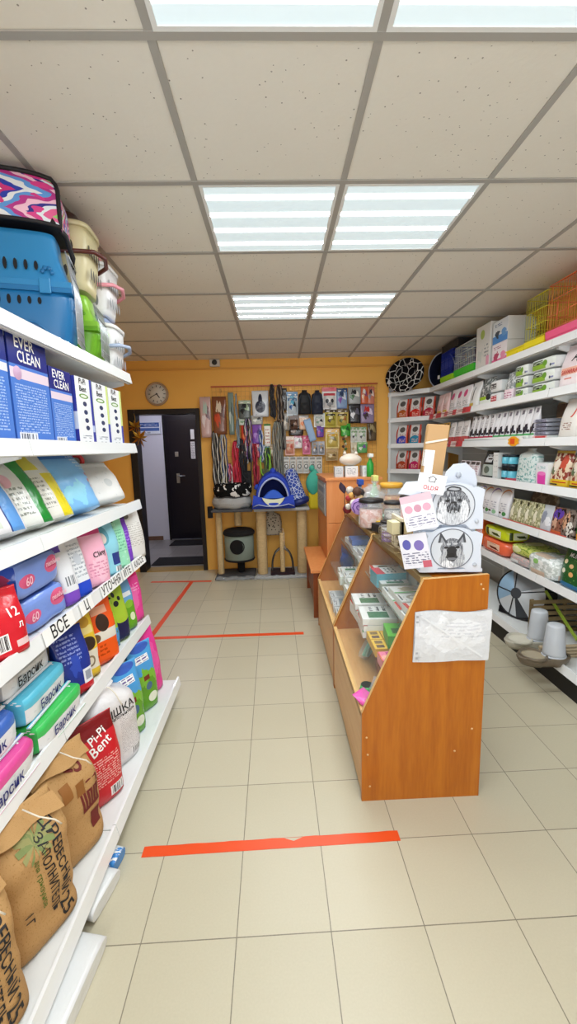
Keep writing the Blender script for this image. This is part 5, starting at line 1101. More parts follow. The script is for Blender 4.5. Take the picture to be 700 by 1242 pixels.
# base row
BX = RROW['base']
t = thing('pop_up_tent', 'round folded pet tent with black rim and pale blue and grey panels', 'pet tent', (1.81, 2.96, BX+.01), (math.radians(-14), 0, math.radians(-62)))
b = B(); rr = .188; mats_ = [mat('tent_pale_blue', '#8fb0cc', .6), mat('tent_grey', '#8c9094', .6), mat('tent_white', '#cfd4d8', .6), mat('tent_charcoal', '#3a3d42', .6)]
def tentp(u, v): a = 2*PI*u; q = .22+.78*v; return (rr*q*math.cos(a), -.07+.07*v, rr+rr*q*math.sin(a))
seq = [2,1,1,1,0,0,0,2,2,3,2,2]
b.grid(tentp, 48, 5, mats_[0], closeu=True, matf=lambda u, v: mats_[seq[int(u*12) % 12]]); b.make('fabric_panel', t)
b = B(); b.tube([(rr*math.cos(2*PI*i/40), 0, rr+rr*math.sin(2*PI*i/40)) for i in range(40)], .007, BK, 8, closed=True); b.make('rim', t)
b = B(); b.grid(lambda u, v: (rr*.22*v*math.cos(2*PI*u), -.068, rr+rr*.22*v*math.sin(2*PI*u)), 24, 2, mats_[3], closeu=True); b.make('opening', t)
b = B()
for a in (.35, 1.9, 3.1, 4.4): b.tube([(rr*.22*math.cos(a), -.073, rr+rr*.22*math.sin(a)), (rr*math.cos(a), -.004, rr+rr*math.sin(a))], .004, BK, 6)
b.make('seam', t)
b = B(); P = [(.03*math.cos(a*PI/8), .03*math.sin(a*PI/8)) for a in range(16)]
b.box(-.16, .02, 0, .16, .10, .05, BK); b.make('folded_bottom', t)
def feeder(label, x, y, z, rz, base, nm):
    t = thing('pet_feeder', label, 'pet feeder', (x, y, z), (0, 0, math.radians(rz)), 'gravity feeders on the lowest right shelf')
    mb = mat(nm+'_feeder_plastic', base, .3); mc = NT(nm+'_frosted', rough=.35); mc.base(C('#cdd3da')); mc.b.inputs['Alpha'].default_value = .82; mc = mc.m
    def ov(q, z_, sh=0): 
        pts = []
        for i in range(40):
            a = 2*PI*i/40; r = .085+.012*math.cos(2*a); x_ = r*math.cos(a)*1.62; y_ = r*math.sin(a)*(1 + .0*math.cos(a)); 
            if abs(x_) < .05: y_ *= .86
            pts.append((x_*q, y_*q, z_))
        return pts
    b = B(); k0 = len(b.v); L = [ov(.86, .0), ov(.95, .02), ov(1.02, .045), ov(1.0, .052), ov(.9, .052)]
    for r_ in L: b.v += r_
    for j in range(len(L)-1):
        for i in range(40): i2 = (i+1) % 40; b.face([k0+j*40+i, k0+j*40+i2, k0+(j+1)*40+i2, k0+(j+1)*40+i], mb, None, True)
    b.face([k0+i for i in range(40)][::-1], mb); b.make('base', t)
    b = B(); b.lathe([(.080,.043),(.080,.056),(.076,.062),(.070,.061),(.063,.050)], mb, 28, cx=-.062); b.lathe([(.064,.0505),(.04,.047),(0,.046)], mat(nm+'_bowl_inside', {'offwhite':'#d8d4c4','taupe':'#a89c84'}[nm], .2), 28, cx=-.062)  # bowl inside paler than its plastic: light reflection put into the colour
    b.make('bowl', t)
    b = B(); k = b.add([(x_*.98, y_*.98, -.002) for x_, y_, z_ in ov(.86, 0)]); b.face([k+i for i in range(40)][::-1], mb)
    b.make('underside', t)
    b = B(); k = b.add(ov(.9, .044)); b.face([k+i for i in range(40)], mb); b.make('deck', t)
    b = B(); b.lathe([(.066,.048),(.063,.075),(.05,.235),(.046,.245),(.035,.25),(.0,.25)], mc, 28, cx=.062, sy=.92)
    b.lathe([(.068,.046),(.070,.054),(.066,.058)], mc, 28, cx=.062, sy=.92); b.make('reservoir', t)
    return t
feeder('off-white gravity feeder with frosted reservoir on the lowest right shelf', 1.64, 2.53, BX, 0, '#b9b5a6', 'offwhite')
feeder('dark taupe gravity feeder with frosted reservoir, closer to the viewer', 1.60, 2.315, BX, -3, '#6a5f4f', 'taupe')
o = bag('green and blue net-edged bag of gravel lying at the front of the lowest shelf', 1.76, 2.04, BX, .26, .24, .08, printed('gravel_bag', '#a08c7c', [('rect',0,.75,1,1,'#6cae3c'),('rect',0,0,1,.14,'#3c62a8'),('rect',0,.14,.12,1,'#3c62a8'),('rect',.4,.2,.9,.5,'#b8a898')], rough=.3), -90, 62, 'crimp', name='gravel_bag', group=GRP['base'])
LB = printed('slatted_brown_crate', '#6c5c3c', [('text',.0,.0,1,1,'#3a301e',6)], crinkle=0, rough=.6)
b = B()
for k in range(6): b.box(0, -.25, k*.042, .012, .25, k*.042+.026, mat('slat_brown', '#7c6a48', .6))
for yy in (-.24, 0, .24): b.box(.012, yy-.012, 0, .024, yy+.012, .24, mat('slat_brown'))
o = tag(b.make('wooden_crate_side'), 'brown slatted wooden panel leaning at the back of the lowest shelf', 'crate panel'); put(o, 2.02, 2.72, BX)
b = B()
for k in range(4): b.tube([(0, -.3, .012+k*.022), (0, .3, .012+k*.022)], .010, mat('bamboo_tan', '#a8977a', .5), 8)
o = tag(b.make('bamboo_rod_bundle'), 'bundle of tan rods lying along the lowest shelf behind the feeders', 'rods'); put(o, 1.90, 2.36, BX)
b = B(); b.box(-.01, -.2, 0, .0, .2, .02, mat('lime_strip', '#9cb83c', .5)); o = tag(b.make('scratch_strip'), 'slanted lime green strip above the dark taupe feeder', 'strip'); put(o, 1.94, 2.66, BX+.15); o.rotation_euler = (math.radians(32), 0, 0)
b = B(); b.poly([(-.12, 0), (.12, 0), (.12, .17), (.0, .2)], .01, mat('amber_board', '#dc9a2c', .5), TR(0,0,0)); o = tag(b.make('scratch_board'), 'amber angular scratch board at the edge of view on the lowest shelf', 'scratch board'); put(o, 1.99, 2.38, BX+.0, -90)
slab('dark green and black pack standing at the back of the lowest shelf', 3.0, BX, .2, .22, .1, printed('dim_dark_pack', '#2c302c', [('blob',.2,.2,.8,.8,'#4c584c')], crinkle=0), DK, dx=.2)
# ------------------------------------------------------------------ back wall rack and cat furniture
def WP(px, py, dy=0):
    """photo measure on the back wall -> wall coordinates (X, Z)"""
    dx, d = px-255, py-470
    return (-.761+.00994*dx*(1+.00031*d)-.00053*d, 2.251-.01005*d-.00021*dx)
YB = Y1-.03
t = thing('wire_grid_rack', 'brass-coloured wire grid on the yellow wall holding leashes and toy packs', 'wall rack', (0, YB, 0))
GW = mat('brass_grid_wire', '#c8924a', .4, .4)
b = B(); x0, x1, z0, z1 = -.74, 1.24, 1.10, 2.25
n = 40
for i in range(n+1): xx = x0+(x1-x0)*i/n; b.box(xx-.0018, -.002, z0, xx+.0018, .002, z1, GW)
for i in range(22): zz = z0+(z1-z0)*i/21; b.box(x0, -.006, zz-.002, x1, -.002, zz+.002, GW)
b.make('wire_mesh', t)
b = B(); b.box(x0-.01, -.01, z1-.004, x1+.01, .006, z1+.01, mat('red_brass_rail', '#b8502c', .4)); b.make('top_rail', t)
for xx in (x0+.1, .2, x1-.1):
    b = B(); b.box(xx-.01, 0, z1-.06, xx+.01, .03, z1-.02, GW); b.make('wall_bracket', t)
HK = mat('hook_chrome', '#b9bcc0', .25, .8)
def blend(nm, base, blobs, hd=None, rough=.22):
    L = []
    for i, c_ in enumerate(blobs):
        u = .12+.5*((i*37) % 10)/10; v = .10+.52*((i*53+3) % 10)/10; L.append(('blob', u, v, u+.36, v+.34, c_))
    if hd: L.append(('rect', 0, .82, 1, 1, hd)); L.append(('text', .15, .85, .85, .97, '#f0ece4', 1))
    return printed(nm, base, L, rough=rough, crinkle=.3)
hp = 0
GR = 'packs hanging on the wire grid'
def hang(label, x0p, y0p, x1p, y1p, m, d=.035, kind='pouch', y=0, name='hanging_pack', cat='pack', extra=None):
    """flat pack on a hook: card or pouch with a bulge, hung by its header"""
    global hp; hp += 1
    (xa, za), (xb, zb_) = WP(x0p, y0p), WP(x1p, y1p); w, h = abs(xb-xa)*1.1, abs(za-zb_)*1.06; cx = (xa+xb)/2
    o = thing(name, label, cat, (cx, YB-.05-y, za-h), (0, 0, math.radians(rnd.uniform(-5, 5))), GR)
    if kind == 'pouch':
        g = Bag(w, h, d, m, 'crimp', seed=hp*1.7, nu=20, nv=10, wr=.003); g.b.make('pouch', o)
    else:
        b = B(); b.box(-w/2, 0, 0, w/2, .003, h, m); b.make('card', o)
        b = B(); b.grid(lambda u, v: ((u-.5)*w*.8, -d*math.sin(u*PI)**.5*math.sin(v*PI)**.5, h*(.08+.66*v)), 10, 8, extra or m); b.make('blister', o)
    b = B(); b.tube([(0, .06+y, h*.985), (0, -.02, h*.985), (0, -.028, h*.985+.01)], .0022, HK, 5); b.make('hook', o)
    return o
BM = {}
def bm(nm, *a, **k):
    if nm not in BM: BM[nm] = blend(nm, *a, **k)
    return BM[nm]
hang('large pinkish clear pack at the far left of the wire grid', 244, 482, 258, 526, bm('pinkish_clear', '#c9a8a4', ['#e0d4d4','#7c5c64','#b0c4b8']), .06)
hang('brown and red plush toy pack near the left end of the wire grid', 259, 482, 276, 523, bm('brown_red_plush', '#7c4a30', ['#b83a24','#5c2c1c','#d8c8b0','#c84c2c']), .07, y=.02)
hang('grey green clear pack right of the plush toy pack', 277, 477, 285, 523, bm('greygreen_clear', '#7c9088', ['#c4d0c8','#3c4a48']), .04)
hang('dark muzzle pack with pale green card', 290, 486, 304, 506, bm('muzzle_green', '#5c6462', ['#1c2022','#a8c0a0','#22262a'], '#b8c8b0'), .05)
hang('white pack with a navy harness triangle', 306, 475, 325, 503, printed('navy_triangle_pack', '#d4dae0', [('diag', .12, 1.6, '#d4dae0'), ('ell', .2,.15,.8,.62,'#1c2238'), ('ell', .38,.4,.62,.88,'#1c2238')], rough=.2), .05)
hang('red toy pouch in the second row of the grid', 293, 512, 304, 537, bm('red_toy', '#c03c2c', ['#e87c50','#7c1c1c','#f0b8a0']), .04)
hang('purple toy pouch in the second row of the grid', 306, 513, 317, 535, bm('purple_toy', '#7c4aa8', ['#b08ad0','#4c2c7c']), .04)
hang('upright white box pack beside the purple pouch', 320, 513, 328, 538, printed('white_box_hang', '#e4dfd2', [('text',.2,.1,.8,.8,'#a85850',5),('rect',0,.9,1,1,'#5c8c4c')], rough=.3), .03, kind='pouch')
hang('blue and white blister card left of the small backpacks', 347, 476, 360, 502, bm('blue_white_card', '#c8d4dc', ['#2c5c9c','#20242c','#5cb0d0'], '#5c8cb8'), .04, 'card')
for i, (a, c) in enumerate(((360, 376), (376, 390))):
    t = thing('mini_backpack', ('black dog backpack, left of two on the wire grid','dark navy dog backpack, right of two on the wire grid')[i], 'pet backpack', (0, 0, 0), group='small backpacks on the wire grid')
    (xa, za), (xb, zb_) = WP(a, 475), WP(c, 502); w, h = xb-xa, za-zb_; t.location = ((xa+xb)/2, YB-.09, zb_)
    bk = mat('backpack_'+('black','navy')[i], ('#16181c','#1a2236')[i], .6)
    g = Bag(w, h, .1, bk, 'tuft', seed=i*5, nu=24, nv=12, wr=.006, n=2.6); g.b.make('body', t)
    b = B(); b.grid(lambda u, v: ((u-.5)*w*.62, -.055-.02*math.sin(u*PI)*math.sin(v*PI), h*(.1+.36*v)), 8, 6, bk); b.make('front_pocket', t)
    for sx in (-1, 1): b = B(); b.tube([(sx*w*.2, -.03, h*.9), (sx*w*.42, -.05, h*.6), (sx*w*.45, -.03, h*.15)], .006, mat('strap_grey','#3c4450',.6), 6); b.make('strap', t)
    b = B(); b.tube([(0, .06, h*1.0), (0, -.01, h*1.0), (0, -.02, h*1.02)], .0024, HK, 5); b.make('hook', t)
hang('white mask-shaped pack with pink header in the top row', 390, 471, 406, 495, printed('pink_header_mask', '#dcdad8', [('rect',0,.82,1,1,'#d0505c'),('ell',.15,.3,.42,.6,'#33363c'),('ell',.58,.3,.85,.6,'#33363c'),('blob',.2,.1,.8,.35,'#8c9094')], rough=.25), .04, 'card')
hang('blue and violet pack in the top row', 407, 472, 419, 494, bm('blue_violet_pack', '#7c98c0', ['#7c3c9c','#d0d8e4','#2c3c5c'], '#3c5078'), .04)
hang('grey and green pack, third from the right of the top row', 421, 471, 435, 489, bm('grey_green_pack', '#9ca0a0', ['#3c6c3c','#e4e4e0','#2c2c30']), .04)
hang('orange red pack, second from the right of the top row', 436, 470, 444, 489, bm('orange_red_pack', '#c85c38', ['#e8c0a0','#8c4c74','#e4e0dc']), .04)
hang('salmon and grey pack at the right end of the top row', 444, 470, 452, 489, bm('salmon_grey_pack', '#c87860', ['#8c8890','#e4d4cc','#4c3c44']), .04)
hang('dark brown animal pack in the second row', 350, 503, 361, 521, bm('dark_brown_pack', '#5c4438', ['#20181a','#b09484']), .05, 'card')
hang('orange and white pouch beside the tilted blue tag', 362, 503, 373, 519, bm('orange_white_pouch', '#d8b090', ['#e07c3c','#f0e4d4'], '#dcd8d4'), .03)
hang('white printed card behind the tilted blue tag', 380, 501, 392, 516, bm('white_printed_card', '#d4d4ce', ['#7c9c8c','#3c3c44'], '#c0cac4'), .03, 'card')
o = hang('pale blue tag hanging askew over the other packs', 374, 507, 382, 532, mat('pale_blue_tag', '#8cacd0', .4), .02, y=.05); o.rotation_euler.y = -.28
hang('yellow toy card in the second row, left of two', 393, 496, 406, 516, bm('yellow_card_a', '#b8ac48', ['#4c3c2c','#7c6c2c','#e4dca0'], '#40382c'), .04, 'card')
hang('yellow toy card in the second row, right of two', 407, 496, 420, 516, bm('yellow_card_b', '#bca850', ['#5c6c3c','#a85c34','#e0d498'], '#5c4c30'), .04, 'card')
hang('near-black pack with white marks in the second row', 422, 490, 435, 511, bm('black_white_marks', '#1c1a20', ['#e0e0e4','#5c5c6c']), .04)
hang('purple mixed pack at the right end of the second row', 436, 490, 451, 511, bm('purple_mixed', '#8c7c9c', ['#5c2c8c','#dccce0','#c0302c','#3c2c34']), .04)
hang('salmon pack with round badge on the left of the third row', 345, 528, 356, 549, bm('salmon_badge', '#d09078', ['#e4c0a8','#b85040'], '#e0c8b8'), .03, 'card')
hang('white pack above the pink one in the third row', 356, 527, 365, 541, bm('white_small_pack', '#e0dcdc', ['#d0a0b0','#7c6c74'], '#c06c84'), .03)
hang('bright pink card in the third row', 366, 527, 375, 548, bm('bright_pink_card', '#d87c9c', ['#f0c8d4','#a83c64'], '#c03c6c'), .03, 'card')
hang('violet toy pouch under the tilted tag', 383, 516, 391, 528, bm('violet_pouch', '#6c3c9c', ['#b04c9c','#3c5ca8']), .03)
for i, (a, c) in enumerate(((377, 384), (385, 392))): hang('silver blister pack, %s of two beneath the violet pouch' % ('left','right')[i], a, 534, c, 549, bm('silver_blister', '#9ca0a8', ['#e0e4e8','#4c5058','#b08c5c']), .03, 'card')
hang('long dark strip of clips left of the silver blister packs', 350, 516, 366, 526, bm('dark_clip_strip', '#2c2422', ['#8c7468','#141214']), .04)
hang('wide yellow card in the third row', 394, 519, 409, 541, bm('wide_yellow_card', '#ccb45c', ['#e4d8a0','#8c8050','#a8a898'], '#d8a83c'), .03, 'card')
for i, (a, c) in enumerate(((424, 432), (433, 442))): hang('white card with black drawing, %s of two in the third row' % ('left','right')[i], a, 517, c, 534, bm('white_black_drawing', '#d8dcd4', ['#24262a','#8cb088'], '#7ca078'), .02, 'card')
hang('brown ball pack at the right end of the third row', 444, 511, 454, 532, bm('brown_ball_pack', '#5c4c34', ['#2c241c','#8c7c54','#a89c74']), .07)
hang('small green striped pack at the bottom right of the grid', 432, 535, 443, 547, bm('green_striped', '#5ca85c', ['#d8e4d0','#7c5c9c'], '#8cc07c'), .03)
hang('green ball pack above the spray bottles', 412, 513, 423, 527, bm('green_ball_pack', '#3c9c34', ['#7cd05c','#1c5c20']), .06)
t = thing('rope_ball_toy', 'string of mottled green and cream balls hanging below the green pack', 'dog toy', (WP(416, 530)[0], YB-.07, WP(416, 548)[1]))
for k in range(7):
    b = B(); b.lathe([(0,-.018),(.013,-.013),(.018,0),(.013,.013),(0,.018)], mat(('ball_cream','ball_green','ball_brown')[k % 3], ('#c9c49c','#5c7c3c','#5c4030')[k % 3], .6), 12, cx=.018*math.sin(k*2.3), cy=-.012*(k % 2), z0=.02+k*.03); b.make('ball', t)
b = B(); b.tube([(0,0,0),(0,0,.23),(0,.05,.24)], .003, STR, 5); b.make('cord', t)
for i in range(6):
    a = 343+i*7.8; hang('white ring-shaped collar pack, %s of six in the bottom row' % ORD[i], a, 552, a+7, 571, printed('white_ring_pack', '#d6d4ce', [('ell',.12,.3,.88,.75,'#4c4a48'),('ell',.25,.38,.75,.67,'#d0cec8'),('rect',.1,.82,.9,.96,'#8c8a84')], rough=.25), .02, 'card')
for i, (a, yy, c_) in enumerate(((326,537,'tan'),(292,538,'maroon'),(318,538,'teal'))):
    hang('%s treat pouch low on the grid' % c_, a, yy, a+9, yy+14, bm('low_'+c_, {'tan':'#a88c64','maroon':'#7c2c30','teal':'#3c7c84'}[c_], ['#d8ccb8','#2c2624']), .04)
# leashes, chains and harnesses
def leash(label, px, y0p, y1p, cols, n=6, wd=1.6, y=.04, name='leash_bundle', loop=True):
    (xa, za), (_, zb_) = WP(px, y0p), WP(px, y1p); h = za-zb_
    t = thing(name, label, 'leash', (xa, YB-.04-y, zb_), group='leashes hanging on the wire grid')
    for k in range(n):
        m = mat('strap_'+cols[k % len(cols)][1:], cols[k % len(cols)], .55); x = (k-(n-1)/2)*.01*wd; h1 = h*(1-.12*rnd.random())
        b = B(); pts = [(x*.3, .04, h), (x*.6, -.02, h*.97)] + [(x+.006*math.sin(q*1.9+k), -.02-.01*math.cos(q*2.1+k)*(1+k % 2), h-(q/9)*h1) for q in range(1, 10)] + [(x+.012, -.012, h-h1-.012), (x+.016, 0, h-h1+.02), (x+.014, .004, h-h1*.5)]
        b.tube(pts, .0065, m, 6); b.make('strap', t)
    b = B(); b.tube([(0, .05+y, h+.004), (0, -.01, h+.004)], .0025, HK, 5); b.make('hook', t)
    return t
leash('bundle of black and white leashes at the left of the rack', 262, 522, 602, ['#1c1a1c','#d8d4cc','#2c2a2c','#8c887c'], 7, 1.3)
leash('bundle of spotted collars and leads beside the black and white leashes', 271, 524, 600, ['#2c2826','#d4c8a8','#3c5c8c','#e4e0d8'], 7, 1.4)
leash('long pale blue grey strap hanging from the top row', 287, 479, 542, ['#8ca0ac','#6c7c88'], 2, .9, y=.07)
leash('bundle of red leashes and slip leads', 286, 533, 602, ['#b81c34','#d02c44','#8c1424','#e0506c'], 7, 1.2, y=.05)
leash('tangle of thick black leashes in the top row', 329, 468, 508, ['#141416','#242428','#34343a'], 6, .9, y=.06)
leash('brown and black braided leads beside the thick black ones', 338, 468, 512, ['#3c3028','#8c7c6c','#241c1a'], 6, 1.2)
leash('column of silver chain collars in the middle of the grid', 335, 510, 588, ['#6c6c64','#a8a89c','#4c4c48','#8c8c80'], 9, 1.3)
leash('bundle of thin maroon leads beside the black harness', 309, 536, 590, ['#8c1c2c','#c03c4c','#5c1420'], 5, 1.2)
leash('bundle of thin blue and white leads near the lime harness', 316, 520, 560, ['#2c4c9c','#d8dce4','#5c6c7c'], 5, 1.0, y=.02)
def harness(label, px, y0p, y1p, c1, c2, seed):
    (xa, za), (_, zb_) = WP(px, y0p), WP(px, y1p); h = za-zb_
    t = thing('dog_harness', label, 'dog harness', (xa, YB-.075, zb_), group='harnesses on the wire grid'); m1 = mat('harness_'+c1[1:], c1, .7); m2 = mat('harness_'+c2[1:], c2, .6)
    g = Bag(.105, h*.55, .05, m1, 'open', seed=seed, nu=20, nv=8, wr=.012); g.b.make('chest_pad', t)
    for k in range(3):
        b = B(); x = (-.045, 0, .045)[k]; b.tube([(x*.5, .03, h), (x*1.3, -.03, h*.8), (x*1.1, -.035, h*.45), (-x*.8, -.04, h*.2), (x, -.02, h*.02)], .009, m2 if k != 1 else m1, 6); b.make('strap', t)
    b = B(); b.tube([(0, .11, h), (0, .02, h)], .0025, HK, 5); b.make('hook', t)
leash('dense bundle of black nylon leashes behind the red ones', 292, 530, 596, ['#17171a','#26262b','#3c3c42'], 8, 1.2, y=.01)
leash('grey, white and black patterned collars under the navy triangle pack', 300, 506, 560, ['#2c2c30','#c8c4bc','#6c4c8c','#1c1c1e'], 7, 1.3, y=.01)
leash('green and black leads beside the silver chains', 324, 540, 596, ['#3c5c3c','#1c201c','#8cb84c','#2c2c2c'], 8, 1.3, y=.01)
leash('dark braided leads on the left edge of the rack', 261, 520, 606, ['#2a2422','#4c4440','#141214'], 5, 1.2, y=.02)
leash('cluster of dark muzzles and straps left of the pack with the badge', 341, 494, 546, ['#3c3432','#8c8880','#241f1e'], 5, 1.1, y=.02)
leash('pink and maroon collars beside the white and black leashes', 279, 560, 604, ['#d04c6c','#8c1c3c','#e8a0b0'], 6, 1.2, y=.02)
hang('clear pack of small grey clips under the navy triangle pack', 305, 503, 318, 513, bm('grey_clips', '#a8a8a0', ['#e0e0d8','#4c4c4c']), .03)
hang('white and green small pack beneath the muzzle pack', 290, 506, 303, 514, bm('whitegreen_clip', '#c8d4c4', ['#7c9c7c','#e8ece4']), .03)
hang('red and pink squeaky toy pouch beneath the red pouch', 306, 536, 316, 552, bm('redpink_toy', '#c04c54', ['#e8a8a8','#5c2c34']), .04)
hang('black and grey pack in the gap left of the blue and white card', 338, 472, 347, 496, bm('blackgrey_pack', '#4c4a48', ['#b0aca4','#1c1a1a']), .03)
hang('beige and black pack between the salmon and brown packs', 342, 500, 350, 520, bm('beigeblack_pack', '#8c8070', ['#d8ccb8','#2c2824']), .03)
hang('tan chew card between the yellow cards and the ring packs', 394, 543, 408, 556, bm('tan_chew_card', '#b89c6c', ['#e4d4a8','#6c5434']), .03, 'card')
hang('pale wafer pack under the white cards with black drawings', 424, 535, 431, 548, bm('pale_wafer', '#d0c8b0', ['#a89468','#ece4cc']), .03)
harness('black dog harness in the middle of the leashes', 299, 548, 594, '#141418', '#24242a', 1)
harness('lime and olive dog harness beside the silver chains', 321, 545, 592, '#55603e', '#8cc83c', 2)
harness('black and white trimmed harness under the spotted leads', 277, 566, 600, '#1a1a1c', '#c9c9c4', 3)

# ---- cat furniture -----------------------------------------------------------
ROPE = NT('sisal_rope', rough=.85, spec=.2); _s = ROPE.n('SeparateXYZ'); ROPE.put(_s.inputs[0], ROPE.obj()); _f = ROPE.math('PINGPONG', ROPE.math('MULTIPLY', _s.outputs[2], 58), .5)
ROPE.base(ROPE.mix(ROPE.math('MULTIPLY', ROPE.noise(ROPE.obj(), 60, 3), .6), C('#dcc090'), C('#b09364'))); ROPE.bump(_f, .9, .01)
def post(b, x, y, z0, z1, r): 
    n = int((z1-z0)/.012); prof = []
    for i in range(n): z = z0+(z1-z0)*i/n; dz = (z1-z0)/n; prof += [(r*.95, z-z0), (r, z-z0+dz*.3), (r, z-z0+dz*.7)]
    prof.append((r*.95, z1-z0)); b.lathe(prof, ROPE.m, 18, cx=x, cy=y, z0=z0)
FURB = mat('black_fur', '#141315', .95, bump=1, bscale=120); FELT = mat('sage_grey_felt', '#7c877c', .95, bump=.5, bscale=90); FG = mat('light_grey_plush', '#a4a4a2', .95, bump=.8, bscale=80); FD = mat('dark_grey_plush', '#4c4c4e', .95, bump=.8, bscale=80)
FILM = NT('clear_stretch_film', rough=.08, spec=.8); FILM.base(C('#dfe4e6')); FILM.b.inputs['Alpha'].default_value = .28; FILM.bump(FILM.noise(FILM.obj(), 25, 4), .8, .02); FILM = FILM.m
TX, TY = -.50, 4.86
t = thing('cat_tree', 'cat tree with sage grey drum house and sisal posts by the doorway', 'cat tree', (TX, TY, 0))
b = B(); b.box(-.25, -.2, 0, .215, .2, .03, FD); b.make('base', t, bevel=.01)
for (x, y, r, z1) in ((-.2, .0, .04, .80),):
    b = B(); post(b, x, y, .03, z1, r); b.make('post', t)
b = B(); post(b, .02, .08, .60, .80, .045); b.make('post', t)
b = B(); b.lathe([(.04,.03),(.045,.05),(.045,.19)], FURB, 16, cx=.04, cy=.05); b.make('lower_post', t)
dr = B(); R_, z0_, z1_ = .175, .20, .55
dr.lathe([(R_-.01,0),(R_,.01),(R_,z1_-z0_-.03)], FELT, 40, cx=.03, cy=.02, z0=z0_); dh = dr.make('drum_house', t)
b = B(); b.lathe([(R_-.01,0),(R_+.012,.0),(R_+.016,.02),(R_,.045),(R_*.9,.055),(0,.055)], FURB, 40, cx=.03, cy=.02, z0=z1_-.04); b.make('fur_rim', dh)
b = B(); b.lathe([(R_+.004,0),(R_+.01,.012),(R_+.004,.024)], FURB, 40, cx=.03, cy=.02, z0=z0_-.005); b.make('fur_rim', dh)
b = B(); b.grid(lambda u, v: (.02+(.085+.02*math.cos(2*PI*v))*math.cos(2*PI*u)*.82, .02-math.sqrt(max(0, (R_+.004)**2-(.0+.1*math.cos(2*PI*u)*.82)**2))-.008*math.sin(2*PI*v)*0-.006*math.cos(PI*v)**2, .385+(.078+.01*math.cos(2*PI*v))*math.sin(2*PI*u)), 28, 8, FURB, closeu=True)
b.make('entrance_trim', dh)
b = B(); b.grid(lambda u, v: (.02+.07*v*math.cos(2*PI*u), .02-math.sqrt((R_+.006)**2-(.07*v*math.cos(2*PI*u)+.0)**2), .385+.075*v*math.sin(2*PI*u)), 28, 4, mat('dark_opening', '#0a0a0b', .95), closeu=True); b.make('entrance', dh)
b = B(); b.box(-.26, -.19, .80, .215, .2, .83, FD); b.make('top_platform', t, bevel=.01)
def bolster_bed(label, x, y, z, rx, ry, h, m_in, m_out, name='cat_bed'):
    t = thing(name, label, 'pet bed', (x, y, z), group='plush beds on the cat trees')
    b = B(); b.grid(lambda u, v: ((rx-.05+.05*math.cos(2*PI*v))*math.cos(2*PI*u), (ry-.05+.05*math.cos(2*PI*v))*math.sin(2*PI*u), h*.5+h*.5*math.sin(2*PI*v)+.006*math.sin(12*PI*u)), 40, 12, m_out, closeu=True); b.make('bolster', t)
    b = B(); b.lathe([(rx*.86,0),(rx*.86,.03),(rx*.5,.045),(0,.05)], m_in, 32, sy=ry/rx); b.make('cushion', t); return t
bolster_bed('light grey plush bed on the platform of the left cat tree', TX-.03, TY-.0, .832, .235, .2, .13, FD, FG)
CAMO = NT('black_white_spotted_plush', rough=.95, spec=.1); _n = CAMO.noise(CAMO.obj(), 16, 2); CAMO.base(CAMO.mix(CAMO.math('GREATER_THAN', _n, .56), C('#161616'), C('#dedcd8'))); CAMO = CAMO.m
bolster_bed('black bed with white spots stacked on the light grey plush bed', TX-.02, TY-.0, .965, .225, .19, .15, FD, CAMO)
b = B(); b.grid(lambda u, v: (-.27+.03*math.sin(2*PI*u), -.16+.03*math.cos(2*PI*u), -.06+.13*v), 14, 6, FURB, closeu=True)
b.make('fur_tassel', t, loc=(0, 0, .80))
b = B(); b.grid(lambda u, v: ((u-.5)*.46, -.235+.02*math.sin(u*17)+.03*v, .002+.02*abs(math.sin(u*23+v*9))+.03*v), 40, 8, FILM); b.make('film_wrap', t)
# right hand cat tree
TX2 = .04
t = thing('cat_tree', 'cat tree with two thick sisal posts and grey platform under the blue house', 'cat tree', (TX2, TY, 0))
b = B(); b.box(-.31, -.2, 0, .32, .2, .03, FG); b.make('base', t, bevel=.01)
for x in (-.235, .245):
    b = B(); post(b, x, -.05, .03, .80, .062); b.make('post', t)
b = B(); b.box(-.31, -.2, .80, .33, .2, .835, FG); b.make('top_platform', t, bevel=.01)
b = B(); b.grid(lambda u, v: (-.32+u*.66, -.235+.015*math.sin(u*21)+.03*v, .002+.018*abs(math.sin(u*27+v*7))+.03*v), 40, 8, FILM); b.make('film_wrap', t)
# blue house bed
BL = mat('royal_blue_plush', '#2440b0', .8, bump=.3, bscale=60); BLD = mat('deep_blue_lining', '#16246e', .85); BLW = mat('pale_blue_piping', '#a8b4d8', .7)
t = thing('pet_house', 'royal blue plush pet house with pale opening trim on the right cat tree', 'pet bed', (-.04, TY-.06, .837))
t.scale = (.84, 1, 1.05)
W_h, H_h = .25, .40
def ar(u, k, y, kz=None):
    """rounded pentagon arch, k scales it towards the floor centre"""
    a = PI*u; c, s_ = math.cos(PI-a), math.sin(a); kz = kz or k
    return (W_h*k*sgn(c)*abs(c)**.75, y, .0+H_h*kz*s_**.62*(1-.16*abs(c)))
b = B(); b.grid(lambda u, v: ar(u, 1-.05*(2*v-1)**2, -.17+.34*v), 32, 8, BL)
b.grid(lambda u, v: ar(u, .84, -.165+.33*v), 32, 8, BLD)
b.grid(lambda u, v: ar(u, .84+.11*v, -.172-.012*math.sin(PI*v)), 32, 4, BL)
b.make('roof', t)
b = B(); b.grid(lambda u, v: ar(u, .86*max(v, .01), .16), 32, 4, BLD); b.make('back_wall', t)
b = B(); b.tube([ar(i/24, .82, -.178) for i in range(25)], .011, BLW, 8); b.make('opening_trim', t)
b = B(); b.grid(lambda u, v: ((-.29+.58*u)*(1-.08*v), -.19-.055*math.sin(PI*min(1, v*1.1))*(.6+.4*math.sin(PI*u)), .002+.15*v-.05*math.sin(PI*u)*v), 24, 8, BL)
b.grid(lambda u, v: ((-.29+.58*u)*.92, -.19+.30*v, .15-.05*math.sin(PI*u)-.03*v), 24, 6, BLD)
